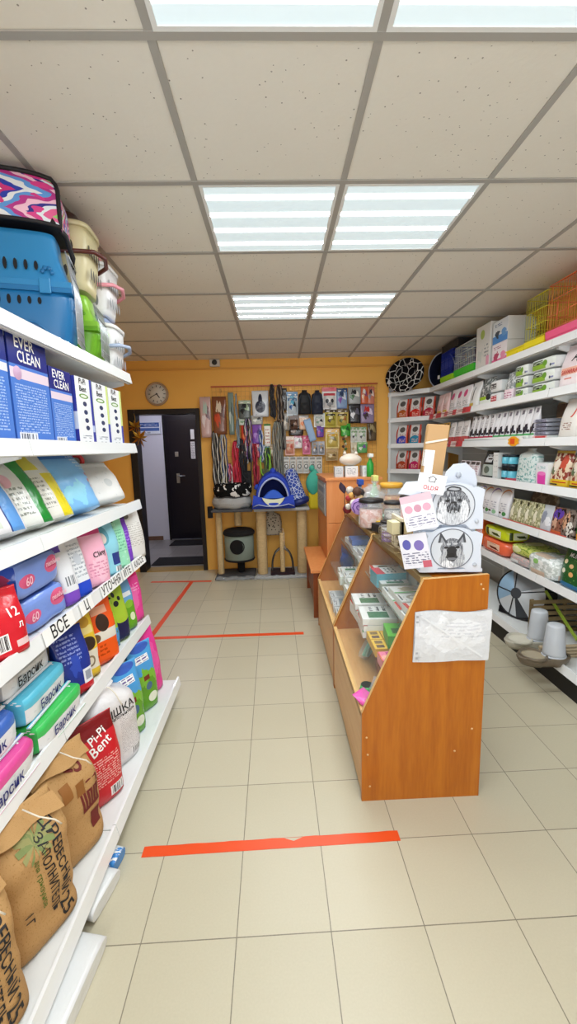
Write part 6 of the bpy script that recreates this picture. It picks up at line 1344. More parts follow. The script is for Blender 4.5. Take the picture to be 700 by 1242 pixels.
b.make('front_bolster', t)
b = B(); b.grid(lambda u, v: (-.15+.3*u, -.238+.028*v+.0-.012*math.sin(PI*u)*(1-v), .15-.05*math.sin(PI*(u*.6+.2))-(1-v)*.075*math.sin(PI*u)**.7+.004), 20, 4, mat('pale_yellow_band', '#d8d8bc', .7)); b.make('pale_band', t)
b = B(); b.tube([(-.27,-.215,.03),(-.2,-.245,.055),(-.1,-.262,.04),(0,-.266,.034),(.1,-.262,.04),(.2,-.245,.055),(.27,-.215,.03)], .006, BLW, 6); b.make('piping', t)
b = B(); b.grid(lambda u, v: (-.15+.3*u, -.06-.1*v, .11+.09*math.sin(PI*u)*math.sin(PI*v)**.5), 10, 8, mat('bright_blue_cushion', '#3460c8', .8)); b.make('cushion', t)
for (x_, z_, r_) in ((0, H_h-.03, .045), (-.22, .20, .04)):
    b = B(); b.lathe([(0,0),(r_,.01),(r_*.95,.035),(r_*.45,.06),(0,.065)], BL, 14, z0=z_, cx=x_, cy=-.1); b.make('ear_tuft', t)
# blue patterned bag, teal toy and yellow toy hanging by the desk
BPT = NT('blue_white_doodle_fabric', rough=.7); _n = BPT.n('TexVoronoi', feature='DISTANCE_TO_EDGE'); BPT.put(_n.inputs['Vector'], BPT.obj()); _n.inputs['Scale'].default_value = 26; BPT.base(BPT.mix(BPT.math('LESS_THAN', _n.outputs['Distance'], .07), C('#2c48a0'), C('#c8d0e0'))); BPT = BPT.m
t = thing('tunnel_bag', 'blue and white patterned fabric tunnel leaning beside the blue house', 'pet toy', (.265, TY-.06, .84), (0, math.radians(-14), 0))
b = B(); b.grid(lambda u, v: (.105*(1-.35*v)*math.cos(2*PI*u), .10*(1-.35*v)*math.sin(2*PI*u), .05+.36*v+.008*math.sin(18*v)), 28, 14, BPT, closeu=True); b.make('sleeve', t)
b = B(); b.grid(lambda u, v: ((.095+.035*math.cos(2*PI*v))*math.cos(2*PI*u), (.09+.035*math.cos(2*PI*v))*math.sin(2*PI*u), .055+.04*math.sin(2*PI*v)), 28, 10, mat('navy_satin', '#1c2a6c', .45), closeu=True); b.make('mouth_ring', t)
b = B(); b.lathe([(.07,.40),(.04,.44),(.0,.45)], BPT, 20); b.make('closed_end', t)
t = thing('plush_toy', 'teal plush toy hanging on the wall beside the patterned tunnel', 'dog toy', (.44, 4.98, .95))
TL = mat('teal_plush', '#4cb8a0', .75, bump=.3)
b = B(); b.grid(lambda u, v: ((.02+.075*math.sin(PI*min(1, v*1.05))**.7)*math.cos(2*PI*u)+.02*v, .05*math.cos(0)*(.4+.6*math.sin(PI*v))*math.sin(2*PI*u), .30*v), 20, 14, TL, closeu=True); b.make('body', t)
b = B(); b.lathe([(0,0),(.03,.02),(.035,.05),(.018,.08),(0,.085)], TL, 14, z0=.27, cx=-.01); b.make('head', t)
b = B(); b.grid(lambda u, v: (.06+.05*v+.02*math.cos(2*PI*u)*(1-v), .02*math.sin(2*PI*u), .16-.08*v+.02*math.cos(2*PI*u)), 10, 5, TL, closeu=True); b.make('flipper', t)
b = B(); b.tube([(0,.0,.34),(0,.1,.38)], .003, HK, 5); b.make('hook', t)
t = thing('yellow_soft_toy', 'bright yellow cloth toy hanging under the teal one', 'dog toy', (.47, 5.0, .77))
g = Bag(.17, .28, .06, mat('yellow_cloth', '#e4cc24', .7, bump=.3), 'open', seed=4, nu=20, nv=10, wr=.02); g.b.make('body', t)
b = B(); b.tube([(0,0,.26),(0,.08,.32)], .003, HK, 5); b.make('hook', t)
# arch scratcher
t = thing('cat_scratcher', 'grey arch scratcher with thin sisal post standing between the thick posts', 'cat scratcher', (.045, 4.80, .031))
t.scale = (.84, .8, 1)
b = B(); b.box(-.17, -.13, 0, .17, .13, .03, mat('burgundy_carpet', '#2c1a20', .95, bump=.5)); b.make('base', t, bevel=.005)
AG = mat('grey_brush_carpet', '#6c6a66', .95, bump=.6)
b = B(); b.grid(lambda u, v: ((.145+.02*(v-.5))*math.cos(PI*(1-u)), .02+(.04 if 0 else .05)*math.cos(2*PI*v)*.6, .03+(.27+.02*math.sin(2*PI*v))*math.sin(PI*u)**.8), 28, 8, AG); 
b.tube([(.15*math.cos(PI*(1-i/20)), .02, .03+.275*math.sin(PI*i/20)**.8) for i in range(21)], .014, mat('dark_arch_edge', '#35302e', .9), 8); b.make('arch', t)
b = B(); post(b, .0, -.06, .03, .50, .034); b.make('post', t)
b = B(); b.tube([(0,-.06,.5),(.01,-.08,.56),(.03,-.1,.50),(.035,-.1,.36)], .0022, STR, 5); b.make('string', t)
b = B(); b.lathe([(0,0),(.018,.01),(.014,.04),(0,.06)], mat('mouse_fur_grey','#8c8478',.9), 10, cx=.035, cy=-.1, z0=.30); b.make('toy_mouse', t)
# leopard tube and dark boards behind
LEO = NT('leopard_plush', rough=.95, spec=.1); _n = LEO.n('TexVoronoi', feature='F1'); LEO.put(_n.inputs['Vector'], LEO.obj()); _n.inputs['Scale'].default_value = 34; LEO.base(LEO.mix(LEO.math('LESS_THAN', _n.outputs['Distance'], .28), C('#b0a490'), C('#1c1816'))); LEO = LEO.m
t = thing('plush_cave', 'leopard spotted plush cave hanging behind the arch scratcher', 'pet bed', (-.08, 5.02, .46))
g = Bag(.26, .30, .13, LEO, 'tuft', seed=3, nu=24, nv=12, wr=.01, n=2.4); g.b.make('body', t)
b = B(); b.tube([(0,0,.29),(0,.05,.36),(0,.1,.40)], .004, HK, 5); b.make('hook', t)
b = B(); b.box(-.10, -.012, 0, .10, .012, .78, mat('olive_brown_board', '#5c4a24', .7)); o = tag(b.make('scratch_board', bevel=.003), 'olive brown board leaning in the corner beside the orange desk', 'scratch board'); put(o, .56, 5.03, 0.002); o.rotation_euler = (math.radians(-4), math.radians(16), 0); o.location.z = .03
# ------------------------------------------------------------------ goods inside the glass counters (glass shelves at .56 and .76, deck at .394)
GC = 'boxes inside the glass counters'
def cbox(label, x, y, z, w, d, h, col, nm, top=None, rz=90, name='small_box', cat='box', grp=GC, layers=()):
    m = printed(nm+'_side', col, list(layers), crinkle=0); tp = top or m
    b = B(); b.box(-w/2, -d/2, 0, w/2, d/2, h, m, front=m, side=m, top=tp); o = b.make(name, bevel=.0012); tag(o, label, cat, grp); o.location = (x, y, z); o.rotation_euler = (0, 0, math.radians(rz+rnd.uniform(-4, 4))); return o
WT = [printed('vet_box_top_%d' % i, '#dcdfdc', L, crinkle=0, rough=.2) for i, L in enumerate((
    [('ell',.2,.25,.8,.75,'#a8a494'),('ell',.3,.35,.7,.65,'#dcd8c8'),('text',.1,.8,.9,.95,'#5c6468',1)],
    [('rect',.1,.2,.55,.8,'#4c7c5c'),('text',.6,.2,.95,.8,'#5c6064',3)],
    [('ell',.1,.2,.5,.8,'#8c7c5c'),('ell',.5,.3,.9,.7,'#5c6c5c'),('rect',0,.88,1,1,'#c04038')],
    [('rect',0,0,1,.25,'#3c5c94'),('text',.1,.4,.9,.9,'#7c8890',3)],
    [('blob',.2,.2,.8,.8,'#b0a890'),('rect',.0,0,.15,1,'#5ca05c')]))]
# near counter: upper glass shelf
z = .7615
lab = ['nearest','second','third','fourth','fifth']
for i in range(4):
    cbox('white collar box with oval picture on the upper glass shelf, %s' % lab[i], .60, 1.64+i*.105, z, .098, .16, .035, '#dfe2de', 'white_box', WT[(0, 2, 4, 0)[i]])
for i in range(3):
    cbox('white collar box stacked on another at the upper glass shelf, %s' % lab[i], .605, 1.65+i*.108, z+.037, .095, .15, .03, '#d9dcd6', 'white_box2', WT[(2, 0, 4)[i]])
cbox('teal and white box with red top edge on the upper glass shelf', .59, 2.15, z, .12, .16, .075, '#5ca4b4', 'teal_box', printed('teal_box_top', '#d4dcdc', [('rect',0,.7,1,1,'#c04454'),('text',.1,.2,.9,.6,'#4c6c74',3)], crinkle=0))
cbox('pale box with red print beside the teal box', .60, 2.28, z, .12, .14, .05, '#d8d4c8', 'pale_box', WT[2])
cbox('grey-green flat box at the far end of the upper glass shelf', .60, 2.06, z, .06, .15, .04, '#a8b0a4', 'sage_box', WT[1])
# near counter: middle glass shelf
z = .5615
for i in range(2):
    for k in range(3): cbox('white card box with tool pictures on the middle glass shelf, %s pile, %s' % (('farther','closer')[i], ('bottom','middle','top')[k]), .495, 2.20-i*.20+.0*k, z+k*.034, .17, .17, .032, '#e2e3e0', 'white_tool_box', WT[(4, 2, 1)[k]])
cbox('silver-white clip box on the middle glass shelf under the collar boxes', .68, 1.75, z, .16, .14, .05, '#c9cccc', 'silver_clip_box', WT[0])
cbox('white clip box close to the end panel on the middle glass shelf', .69, 1.62, z, .1, .14, .04, '#d4d8d6', 'white_clip_box', WT[3])
YW = printed('yellow_window_box', '#e4b83c', [('rect',.12,.2,.42,.8,'#5c3c34'),('rect',.55,.2,.88,.8,'#7c5c2c')], crinkle=0)
OW = printed('orange_window_box', '#e08434', [('rect',.12,.2,.42,.8,'#8c2c4c'),('rect',.55,.2,.88,.8,'#b8743c')], crinkle=0)
GW2 = printed('green_window_box', '#5cb434', [('rect',.2,.3,.6,.75,'#2c5c1c'),('text',.1,.05,.9,.2,'#e0f0d0',1)], crinkle=0)
k = 0
for i in range(3):
    for j in range(3):
        m_ = (YW, OW, YW, YW, YW, OW, YW, OW, YW)[k]; k += 1
        b = B(); b.box(-.045, -.03, 0, .045, .03, .04, mat('yellow_card_side', '#d8a83c', .5), top=m_, front=m_)
        o = b.make('treat_box', bevel=.001); tag(o, 'yellow or orange window treat box, row %s from the glass, %s along' % (('first','second','third')[j], ORD[i]), 'box', 'yellow window boxes on the middle glass shelf'); o.location = (.452+j*.065, 1.965-i*.095, z); o.rotation_euler = (0, 0, math.radians(90))
for i in range(2):
    b = B(); b.box(-.07, -.05, 0, .07, .05, .06, mat('green_card_side', '#4ca02c', .5), top=GW2, front=GW2); o = b.make('treat_box', bevel=.001)
    tag(o, 'bright green treat box with window, %s' % ('on top of the yellow boxes','beside the yellow boxes')[i], 'box', 'green treat boxes'); o.location = (.535, (1.79, 1.68)[i], z+(.041, 0)[i]); o.rotation_euler = (0, 0, math.radians(84))
PKB = printed('pink_orange_box', '#e87c9c', [('blob',.1,.2,.6,.9,'#f4b0a0'),('rect',.2,.1,.9,.4,'#b83c7c'),('rect',0,.9,1,1,'#e0602c')], crinkle=0)
for i in range(3): cbox('pink and coral treat box near the end panel, %s' % ('first','second','third')[i], .45+.06*i, 1.655-.03*(i % 2), z+.0, .08, .055, .045, '#e07c8c', 'pink_treat', PKB)
# near counter: deck
z = .3955
def bowl(label, x, y, z, r, h, col, nm, tilt=0):
    m = mat(nm, col, .3); t = thing('pet_bowl', label, 'bowl', (x, y, z), (0, math.radians(tilt), 0)); b = B(); b.lathe([(r*.9,0),(r,.004),(r*.86,h*.7),(r*.8,h)], m, 28); b.make('outer_wall', t)
    b = B(); b.lathe([(r*.8,h),(r*.7,h*.95),(r*.55,h*.3),(0,h*.2)], m, 28); b.make('inside', t)
bowl('small bright green bowl on the deck of the closest counter', .385, 1.73, z, .035, .035, '#58cc74', 'bright_green_bowl')
t = thing('toothbrush_pack', 'mint green oval grooming mitt in clear wrap standing behind the sloping glass', 'grooming tool', (.43, 2.02, z+.01), (math.radians(20), math.radians(26), math.radians(60)))
MG = mat('mint_rubber', '#5cc4a0', .35)
b = B(); b.grid(lambda u, v: (.045*math.cos(2*PI*u)*(.6+.4*math.sin(PI*v)), .012*math.sin(2*PI*u), .01+.13*v), 20, 10, MG, closeu=True); b.make('body', t)
b = B(); b.tube([(.042*math.cos(a*PI/10), -.014, .075+.06*math.sin(a*PI/10)) for a in range(20)], .005, mat('pale_mint', '#a0e0cc', .35), 6, closed=True); b.make('rim', t)
for q in range(4): b = B(); b.lathe([(.005,0),(.005,.004),(0,.004)], mat('toe_dark', '#1c3c34', .5), 8, T=Matrix.Translation((-.015+.01*q, -.013, .09+.004*q)) @ RX90); b.make('stud', t)
b = B(); g = Bag(.12, .19, .05, FILM, 'crimp', seed=2, nu=20, nv=10, wr=.006); g.b.make('clear_wrap', t)
t = thing('clear_toy_pack', 'pink and orange soft toys in a black-edged clear pack on the counter deck', 'toy pack', (.405, 1.635, z), (0, 0, math.radians(66)))
b = B(); b.box(-.05, -.02, 0, .05, .02, .10, FILM); b.make('clear_box', t)
b = B(); b.tube([(-.05,-.02,.001),(-.05,-.02,.1),(.05,-.02,.1)], .002, BK, 5); b.make('edge', t)
for q, (c_, x_, z_) in enumerate((('#e86cb0',-.02,.03),('#f08050',.02,.06),('#8c5cb8',.0,.045),('#f4a0d0',.025,.025))):
    b = B(); b.lathe([(0,-.02),(.017,-.012),(.02,0),(.015,.014),(0,.02)], mat('toy_'+c_[1:], c_, .5), 14, cx=x_, cy=-.002, z0=z_); b.make('toy', t)
g = Bag(.08, .1, .03, mat('magenta_pouch', '#e45cae', .3, bump=.4), 'crimp', seed=6, nu=18, nv=8); o = g.make('toy_pouch'); tag(o, 'small magenta toy pouch lying at the closest corner of the counter deck', 'toy pack'); seat(o, .39, 1.59, z, 40, 70)
for i in range(3): cbox('white carton at the back of the counter deck, %s' % lab[i], .66, 1.75+i*.22, z, .18, .12, .1, '#cfd2cc', 'deck_carton', WT[i])
cbox('brown paper pack behind the grooming mitt on the counter deck', .52, 1.86, z, .16, .1, .05, '#a0522c', 'deck_brown', None)
# second counter
z = .7615
for i in range(4): cbox('blue and white packet on the upper shelf of the second counter, %s' % lab[i], .595+.005*i, 2.52+i*.2, z, .17, .15, .04, '#dfe4e8', 'blue_white_packet', WT[3])
cbox('blue film pack on top of the packets in the second counter', .60, 2.95, z+.042, .15, .14, .04, '#5c74b4', 'blue_film')
cbox('folded silver packet on top of the packets in the second counter', .60, 2.62, z+.042, .15, .14, .03, '#c4ccd8', 'silver_packet', WT[3])
z = .5615
for i in range(4): cbox('white and green medicine box on the middle shelf of the second counter, %s' % lab[i], .485+.015*(i % 2), 2.52+i*.13, z, .11, .13, .06, '#dfe6dc', 'green_white_med', WT[1])
for i in range(3): cbox('white medicine box stacked on the green ones in the second counter, %s' % lab[i], .50, 2.55+i*.13, z+.062, .1, .12, .03, '#e2e4e2', 'white_med', WT[(4, 0, 1)[i]])
g = Bag(.22, .15, .1, mat('dark_blue_film', '#2a3c7c', .2, bump=.6), 'crimp', seed=9, nu=20, nv=10, wr=.02); o = g.make('film_pack'); tag(o, 'crumpled dark blue film pack at the far end of the second counter', 'pack'); seat(o, .55, 3.16, z, 80, 20)
z = .3955
for i in range(3):
    cbox('white box with dark screen picture on the deck of the second counter, %s' % lab[i], .42, 2.56+i*.16, z, .14, .11, .05, '#d8dcde', 'screen_box', printed('screen_top_%d' % i, '#d4d8da', [('rect',.1,.2,.9,.6,('#24282c','#8c9ca8','#b0b8bc')[i]),('text',.1,.7,.9,.95,'#7c8488',2)], crinkle=0))
    cbox('pale carton behind the screen boxes in the second counter, %s' % lab[i], .62, 2.58+i*.2, z, .16, .14, .08, '#d0d6d4', 'pale_carton', WT[i])
cbox('light blue box low behind the sloping glass of the second counter', .43, 2.49, z, .06, .1, .06, '#9cc4d8', 'light_blue_box', WT[3])

z = .5615
for i in range(4): cbox('white carton at the back of the middle shelf, closest counter, %s' % lab[i], .70, 1.66+i*.19, z, .17, .13, .12, '#d8dcd8', 'back_carton', WT[i])
for i in range(4): cbox('white carton at the back of the middle shelf, second counter, %s' % lab[i], .68, 2.52+i*.2, z, .18, .14, .10, '#d4dadc', 'back_carton2', WT[(3, 1, 0, 4)[i]])
z = .7615
for i in range(4): cbox('grey card box at the back of the upper shelf, closest counter, %s' % lab[i], .72, 1.67+i*.18, z, .15, .07, .09, '#b8bcb8', 'grey_back_box', WT[(1, 3, 2, 0)[i]])
# ------------------------------------------------------------------ on top of the counters
TZ = .991
# dog head tag display: two white scalloped panels with portraits
PW = mat('display_white_plastic', '#ccd4e0', .3); PG = mat('display_grey_line', '#6a6e78', .5)
t = thing('tag_display_stand', 'white scalloped display stand with two black and white dog portraits', 'display stand', (.695, 1.60, TZ), (0, 0, math.radians(-4)))
t.scale = (1.06, 1, 1.04)
def scallop(w, h):
    P = [(-w*.52, 0), (-w*.30, 0), (-w*.22, .018), (w*.22, .018), (w*.30, 0), (w*.52, 0), (w*.52, h*.30), (w*.50, h*.5), (w*.53, h*.86), (w*.42, h*.92)]
    P += [(w*.36*math.cos(a*PI/10)+w*.0, h*.86+h*.16*math.sin(a*PI/10)) for a in range(1, 10)]
    P += [(-w*.42, h*.92), (-w*.58, h*.93), (-w*.50, h*.74), (-w*.43, h*.5), (-w*.56, h*.26)]
    return P
def dog_mat(kind):
    g = NT('dog_portrait_'+kind, rough=.5); uv = g.uv(); n1 = g.noise(uv, 9, 4); 
    nz = g.noise(uv, 4, 3, 'Color'); wv = g.vm('ADD', uv, g.vm('MULTIPLY', g.vm('SUBTRACT', nz, (.5,.5,.5)), (.06, .06, 0)))
    cur = C('#c6ccd4')
    def el(c_, cu, cv, ru, rv, col, fac=1, src=None, strk=0):
        nonlocal cur
        d = g.vm('DIVIDE', g.vm('SUBTRACT', src or wv, (cu, cv, 0)), (ru, rv, 1)); m = g.math('LESS_THAN', g.vm('LENGTH', d), 1.0)
        if strk:
            s_ = g.noise(g.vm('MULTIPLY', uv, (60, 7, 1)), 1, 3); m = g.math('MULTIPLY', m, g.math('GREATER_THAN', s_, strk))
        cur = g.mix(m, cur, C(col))
    if kind == 'terrier':
        el(0, .5,.42,.40,.50,'#9ea2aa'); el(0,.5,.42,.40,.50,'#2c2e34',strk=.5); el(0,.5,.66,.30,.24,'#4a4d55'); el(0,.5,.66,.3,.22,'#b4b8be',strk=.54)
        el(0,.5,.90,.17,.07,'#33363c'); el(0,.5,.90,.12,.03,'#a8acb4'); el(0,.36,.62,.05,.035,'#0e0f12'); el(0,.64,.62,.05,.035,'#0e0f12'); el(0,.5,.55,.07,.05,'#0e0f12'); el(0,.5,.42,.17,.14,'#25272c'); el(0,.5,.43,.17,.13,'#8c9098',strk=.56)
        el(0,.24,.30,.11,.32,'#dcdfe4',strk=.45); el(0,.76,.30,.11,.32,'#dcdfe4',strk=.45); el(0,.5,.18,.2,.2,'#caced4',strk=.48)
    else:
        el(0,.52,.24,.30,.34,'#8c9098'); el(0,.52,.2,.32,.34,'#c0c4c8',strk=.52); el(0,.50,.5,.27,.27,'#5c6068'); el(0,.5,.5,.27,.27,'#a4a8ae',strk=.54)
        for sx in (-1, 1):
            d = g.vm('SUBTRACT', uv, (.5+sx*.22, .66, 0)); sep = g.n('SeparateXYZ'); g.put(sep.inputs[0], d)
            up = g.math('GREATER_THAN', sep.outputs[1], 0.0); q = g.math('MULTIPLY_ADD', sep.outputs[1], .42, g.math('ABSOLUTE', g.math('ADD', sep.outputs[0], g.math('MULTIPLY', sep.outputs[1], -sx*.22))))
            m = g.math('MULTIPLY', up, g.math('LESS_THAN', q, .115)); cur = g.mix(m, cur, C('#3c3f46')); m2 = g.math('MULTIPLY', up, g.math('LESS_THAN', q, .06)); cur = g.mix(m2, cur, C('#8f939a'))
        el(0,.37,.54,.055,.03,'#0d0e10'); el(0,.63,.54,.055,.03,'#0d0e10'); el(0,.5,.37,.15,.19,'#2a2c31'); el(0,.5,.42,.12,.16,'#14151a'); el(0,.5,.34,.08,.055,'#050506'); el(0,.42,.63,.05,.028,'#b4b8be'); el(0,.58,.63,.05,.028,'#b4b8be'); el(0,.33,.40,.055,.11,'#b0b4ba',strk=.42); el(0,.67,.40,.055,.11,'#b0b4ba',strk=.42); el(0,.5,.25,.11,.035,'#6a6d73'); el(0,.4,.10,.14,.11,'#dcdfe3',strk=.45)
    g.base(cur); return g.m
for i, (z0, kd) in enumerate(((.0, 'shepherd'), (.170, 'terrier'))):
    w, h = .215, .175
    b = B(); b.poly(scallop(w, h), .006, PW, TR(0, 0, z0)); p = b.make('face_panel', t)
    b = B(); cz = z0+.093; r = .078
    k = b.add([(r*math.cos(a*PI/20), -.0075, cz+r*math.sin(a*PI/20)) for a in range(40)]); b.face([k+a for a in range(40)], dog_mat(kd), [(.5+.5*math.cos(a*PI/20), .5+.5*math.sin(a*PI/20)) for a in range(40)]); b.make('portrait', p)
    b = B(); b.tube([(r*math.cos(a*PI/20), -.0075, cz+r*math.sin(a*PI/20)) for a in range(40)], .0018, PG, 6, closed=True); b.make('ring', p)
    for (sx, sz) in ((-.093, .045), (.088, .03), (-.098, .145), ):
        b = B(); b.lathe([(.008,0),(.008,.003),(.006,.005),(0,.005)], mat('display_screw', '#b4bac4', .3), 14, T=Matrix.Translation((sx, -.006, z0+sz)) @ RX90); b.make('screw', p)
CLR = NT('clear_acrylic', rough=.05, spec=.6); CLR.base(C('#dfe8ee')); CLR.b.inputs['Alpha'].default_value = .25; CLR = CLR.m
b = B(); b.box(-.112, .0, .01, -.109, .13, .33, CLR); b.box(.109, .0, .01, .112, .13, .33, CLR); b.box(-.112, .127, .01, .112, .13, .33, PW); b.make('acrylic_body', t)
b = B(); b.box(-.118, -.004, .0, .118, .135, .012, PW); b.make('base', t)
# cards with tags on the left side
TAG1 = printed('pink_tag_card', '#e2e0e6', [('rect',0,.8,1,1,'#d8b8c4'),('ell',.08,.5,.34,.72,'#d8a0b4'),('ell',.38,.5,.62,.72,'#c890a4'),('ell',.66,.5,.92,.72,'#d8a0b4'),('text',.05,.1,.95,.4,'#8c8ca4',4)], crinkle=0)
TAG2 = printed('violet_tag_card', '#dddce4', [('ell',.1,.55,.4,.85,'#5c5ca8'),('ell',.5,.5,.85,.8,'#7c6cb0'),('text',.05,.1,.95,.45,'#6c6c84',5),('rect',.7,.0,1,.2,'#c05c6c')], crinkle=0)
def card(label, x, y, z, w, h, m, rz, ry=0, rx=0, name='tag_card', cat='card'):
    b = B(); b.box(-w/2, -.001, 0, w/2, .001, h, m); o = tag(b.make(name), label, cat, 'cards on the dog-head display'); o.location = (x, y, z); o.rotation_euler = (math.radians(rx), math.radians(ry), math.radians(rz)); return o
card('pink medal price card on the left side of the dog-head display', .566, 1.57, TZ+.185, .12, .14, TAG1, -24, -14)
card('violet medal price card lower on the left side of the display', .558, 1.585, TZ+.025, .11, .14, TAG2, -28, -12)
o = card('small white sign card with house logo and red word in front of the cardboard', .595, 1.585, TZ+.325, .105, .075, mat('sign_white', '#e8e9ee', .5), -10, 10, name='sign_card')
b = B(); b.text('ОLDЯ', .022, INKR, lambda a, c: (a, -.0016, .02+c)); 
for q in ((-.012,.044,.012,.046),(-.012,.044,-.010,.058),(.010,.044,.012,.058)): b.box(q[0],-.0022,q[1],q[2],-.0012,q[3], INKK)
b.tube([(-.016,-.002,.057),(0,-.002,.068),(.016,-.002,.057)], .0012, INKK, 4); b.make('print', o)
b = B(); P = [(0, 0), (.06, -.01), (.04, .05), (.0, .06)]; b.poly([(-.05,0),(.03,-.015),(.055,.05),(-.02,.045)], .002, PW, TR(0,0,0)); o = tag(b.make('tag_card'), 'white empty card corner sticking out left of the sign card', 'card', 'cards on the dog-head display'); put(o, .528, 1.60, TZ+.325, -12)
t = thing('display_header', 'white rounded header plate standing behind the portraits', 'display header', (.765, 1.70, TZ)); 
b = B(); b.poly([(-.07,0),(.07,0),(.07,.36),(.06,.40),(.02,.435),(-.03,.43),(-.06,.40),(-.07,.37)], .005, PW, TR(0,0,0)); b.make('plate', t)
b = B(); b.lathe([(.012,0),(.012,.004),(0,.004)], mat('display_screw'), 14, T=Matrix.Translation((-.01, -.005, .385)) @ RX90); b.make('screw', t)
# tall cardboard box
CB = mat('brown_cardboard', '#c09a6c', .8, bump=.1); CBD = mat('cardboard_shaded_flute', '#ae8858', .85)
t = thing('cardboard_box', 'tall narrow brown cardboard box standing behind the dog-head display', 'box', (.66, 1.86, TZ), (0, math.radians(6), math.radians(-18)))
b = B(); b.box(-.045, -.06, 0, .045, .06, .60, CB); b.make('body', t, bevel=.002)
b = B(); b.box(-.047, -.061, .42, .0, -.0605, .49, PAP); b.box(-.035, -.062, .36, .0, -.061, .42, PAP); b.make('label', t)
b = B(); T_ = TR(0,-.0625,.53, ry=-.25); b.box(-.045,-.001,-.004,.045,.0,.004, mat('clear_tape_sheen','#e4d8c4',.15), T=T_); b.make('tape', t)
b = B(); b.box(-.046, -.061, .0, -.040, .061, .598, CBD); b.make('edge', t)
# wire basket with papers
WB = mat('basket_wire_bronze', '#8c7c5c', .35, .5)
t = thing('wire_basket', 'small wire basket of paper slips on the counter beside the dog-head display', 'basket', (.60, 2.02, TZ), (0, 0, math.radians(4)))
b = B()
for zz in (.004, .03, .06, .09): b.tube([(-.06,-.11,zz),(.06,-.11,zz),(.06,.11,zz),(-.06,.11,zz)], .002, WB, 5, closed=True)
for i in range(12):
    y_ = -.11+.02*i; b.tube([(-.06,y_,.09),(-.06,y_,.004),(.06,y_,.004),(.06,y_,.09)], .0014, WB, 4)
b.make('wire_frame', t)
for k in range(5):
    b = carton(.17, .10, .014, mat('cream_paper', '#e6dcc0', .7), mat('cream_paper')); o = tag(b.make('paper_slip_pack', bevel=.001), 'cream paper pack in the wire basket, %s' % ('closest one','second','third','fourth','farthest one')[k] if 0 else 'cream card pack lying in the wire basket, %s' % ('bottom one','second from bottom','middle one','fourth from bottom','top one')[k], 'paper pack', 'cream paper packs'); o.location = (.60, 2.02, TZ+.005+.0150*k); o.rotation_euler = (0, 0, math.radians(90))
b = carton(.1, .06, .075, mat('cream_box_face', '#e8dfb4', .6), mat('cream_box_face')); o = tag(b.make('cream_box', bevel=.002), 'cream yellow box on top of the papers in the wire basket', 'box'); o.location = (.60, 1.99, TZ+.085); o.rotation_euler = (0,0,.1)
# jars
def glass_jar(label, x, y, r, h, lidc, fill, z=TZ, handle=False, fillh=.7, gl='clear'):
    t = thing('storage_jar', label, 'jar', (x, y, z), group='plastic jars on the counter')
    b = B(); b.lathe([(r*.92,0),(r,.01),(r,h*.85),(r*.88,h*.93),(r*.88,h*.96)], CLR, 28); b.make('glass_body', t)
    b = B(); b.lathe([(r*.9,.004),(r*.95,.012),(r*.95,h*fillh),(0,h*fillh+.004)], fill, 24); b.make('contents', t)
    b = B(); b.lathe([(r*.98,h*.94),(r*1.04,h*.945),(r*1.04,h*1.06),(r*.95,h*1.08),(0,h*1.08)], mat('jarlid_'+lidc[1:], lidc, .35), 28); b.make('lid', t)
    if handle: b = B(); b.tube([(-r*.5,0,h*1.06),(-r*.45,0,h*1.3),(0,0,h*1.42),(r*.45,0,h*1.3),(r*.5,0,h*1.06)], .006, mat('jarlid_'+lidc[1:]), 8); b.make('handle', t)
    return t
def fillm(nm, a, b_): return printed(nm, a, [('specks', 12, .5, b_)], rough=.5, crinkle=.6, cscale=40)
FB1, FB2, FB3, FB4 = fillm('pink_treat_fill', '#d8a090', '#e8c8bc'), fillm('brown_treat_fill', '#5c4434', '#a88c6c'), fillm('orange_treat_fill', '#d8a85c', '#c47c3c'), fillm('grey_treat_fill', '#b4b0a8', '#dcd8d0')
glass_jar('tall clear jar with black lid and loop handle holding pink treats', .80, 2.35, .085, .21, '#18181b', FB1, handle=True)
glass_jar('squat clear jar with black lid behind the tag cards', .765, 2.14, .06, .10, '#18181b', FB2)
glass_jar('clear jar with black lid and pale treats, left of the taller jar', .60, 2.60, .075, .17, '#1c1c20', FB1)
glass_jar('short clear jar with black lid near the sloping glass', .63, 2.27, .05, .09, '#1c1c20', FB4)
glass_jar('clear jar with yellow lid and amber treats on the second counter', .80, 2.85, .075, .24, '#e0a83c', FB3)
glass_jar('clear jar with small chews beside the yellow lidded one', .75, 2.62, .06, .15, '#2a2a2e', FB4)
# bags of chews, bouquet of toys, spray bottles
def sprayb(label, x, y, body, head, h=.2, z=TZ):
    t = thing('spray_bottle', label, 'spray bottle', (x, y, z)); b = B(); b.lathe([(.03,0),(.033,.006),(.033,h*.6),(.014,h*.78),(.012,h*.86)], mat('spray_'+body[1:], body, .3), 18); b.make('bottle', t)
    b = B(); b.lathe([(.015,h*.86),(.015,h*.92)], mat('spray_'+head[1:], head, .35), 12); b.box(-.02,-.05,h*.92,.02,.03,h*1.08, mat('spray_'+head[1:])); b.make('spray_head', t, bevel=.004)
sprayb('white spray bottle with blue head at the back of the counter', .63, 3.10, '#dfe4e8', '#2850a8', .25)
sprayb('green spray bottle on the tall orange desk', .88, 3.86, '#2c9c3c', '#e4e8e4', .2, 1.223)
sprayb('light green spray bottle beside the blue headed one', .76, 3.18, '#8ce070', '#e8e88c', .27)
t = thing('toy_bouquet', 'pile of mixed plush and rubber toys at the far end of the second counter', 'pet toys', (.60, 3.05, TZ))
TC = ['#c8a880','#8c2c34','#e8b060','#3c3434','#d8d0c4','#5c3c2c','#b8743c','#e4dcd0','#2c2a30','#c03c44']
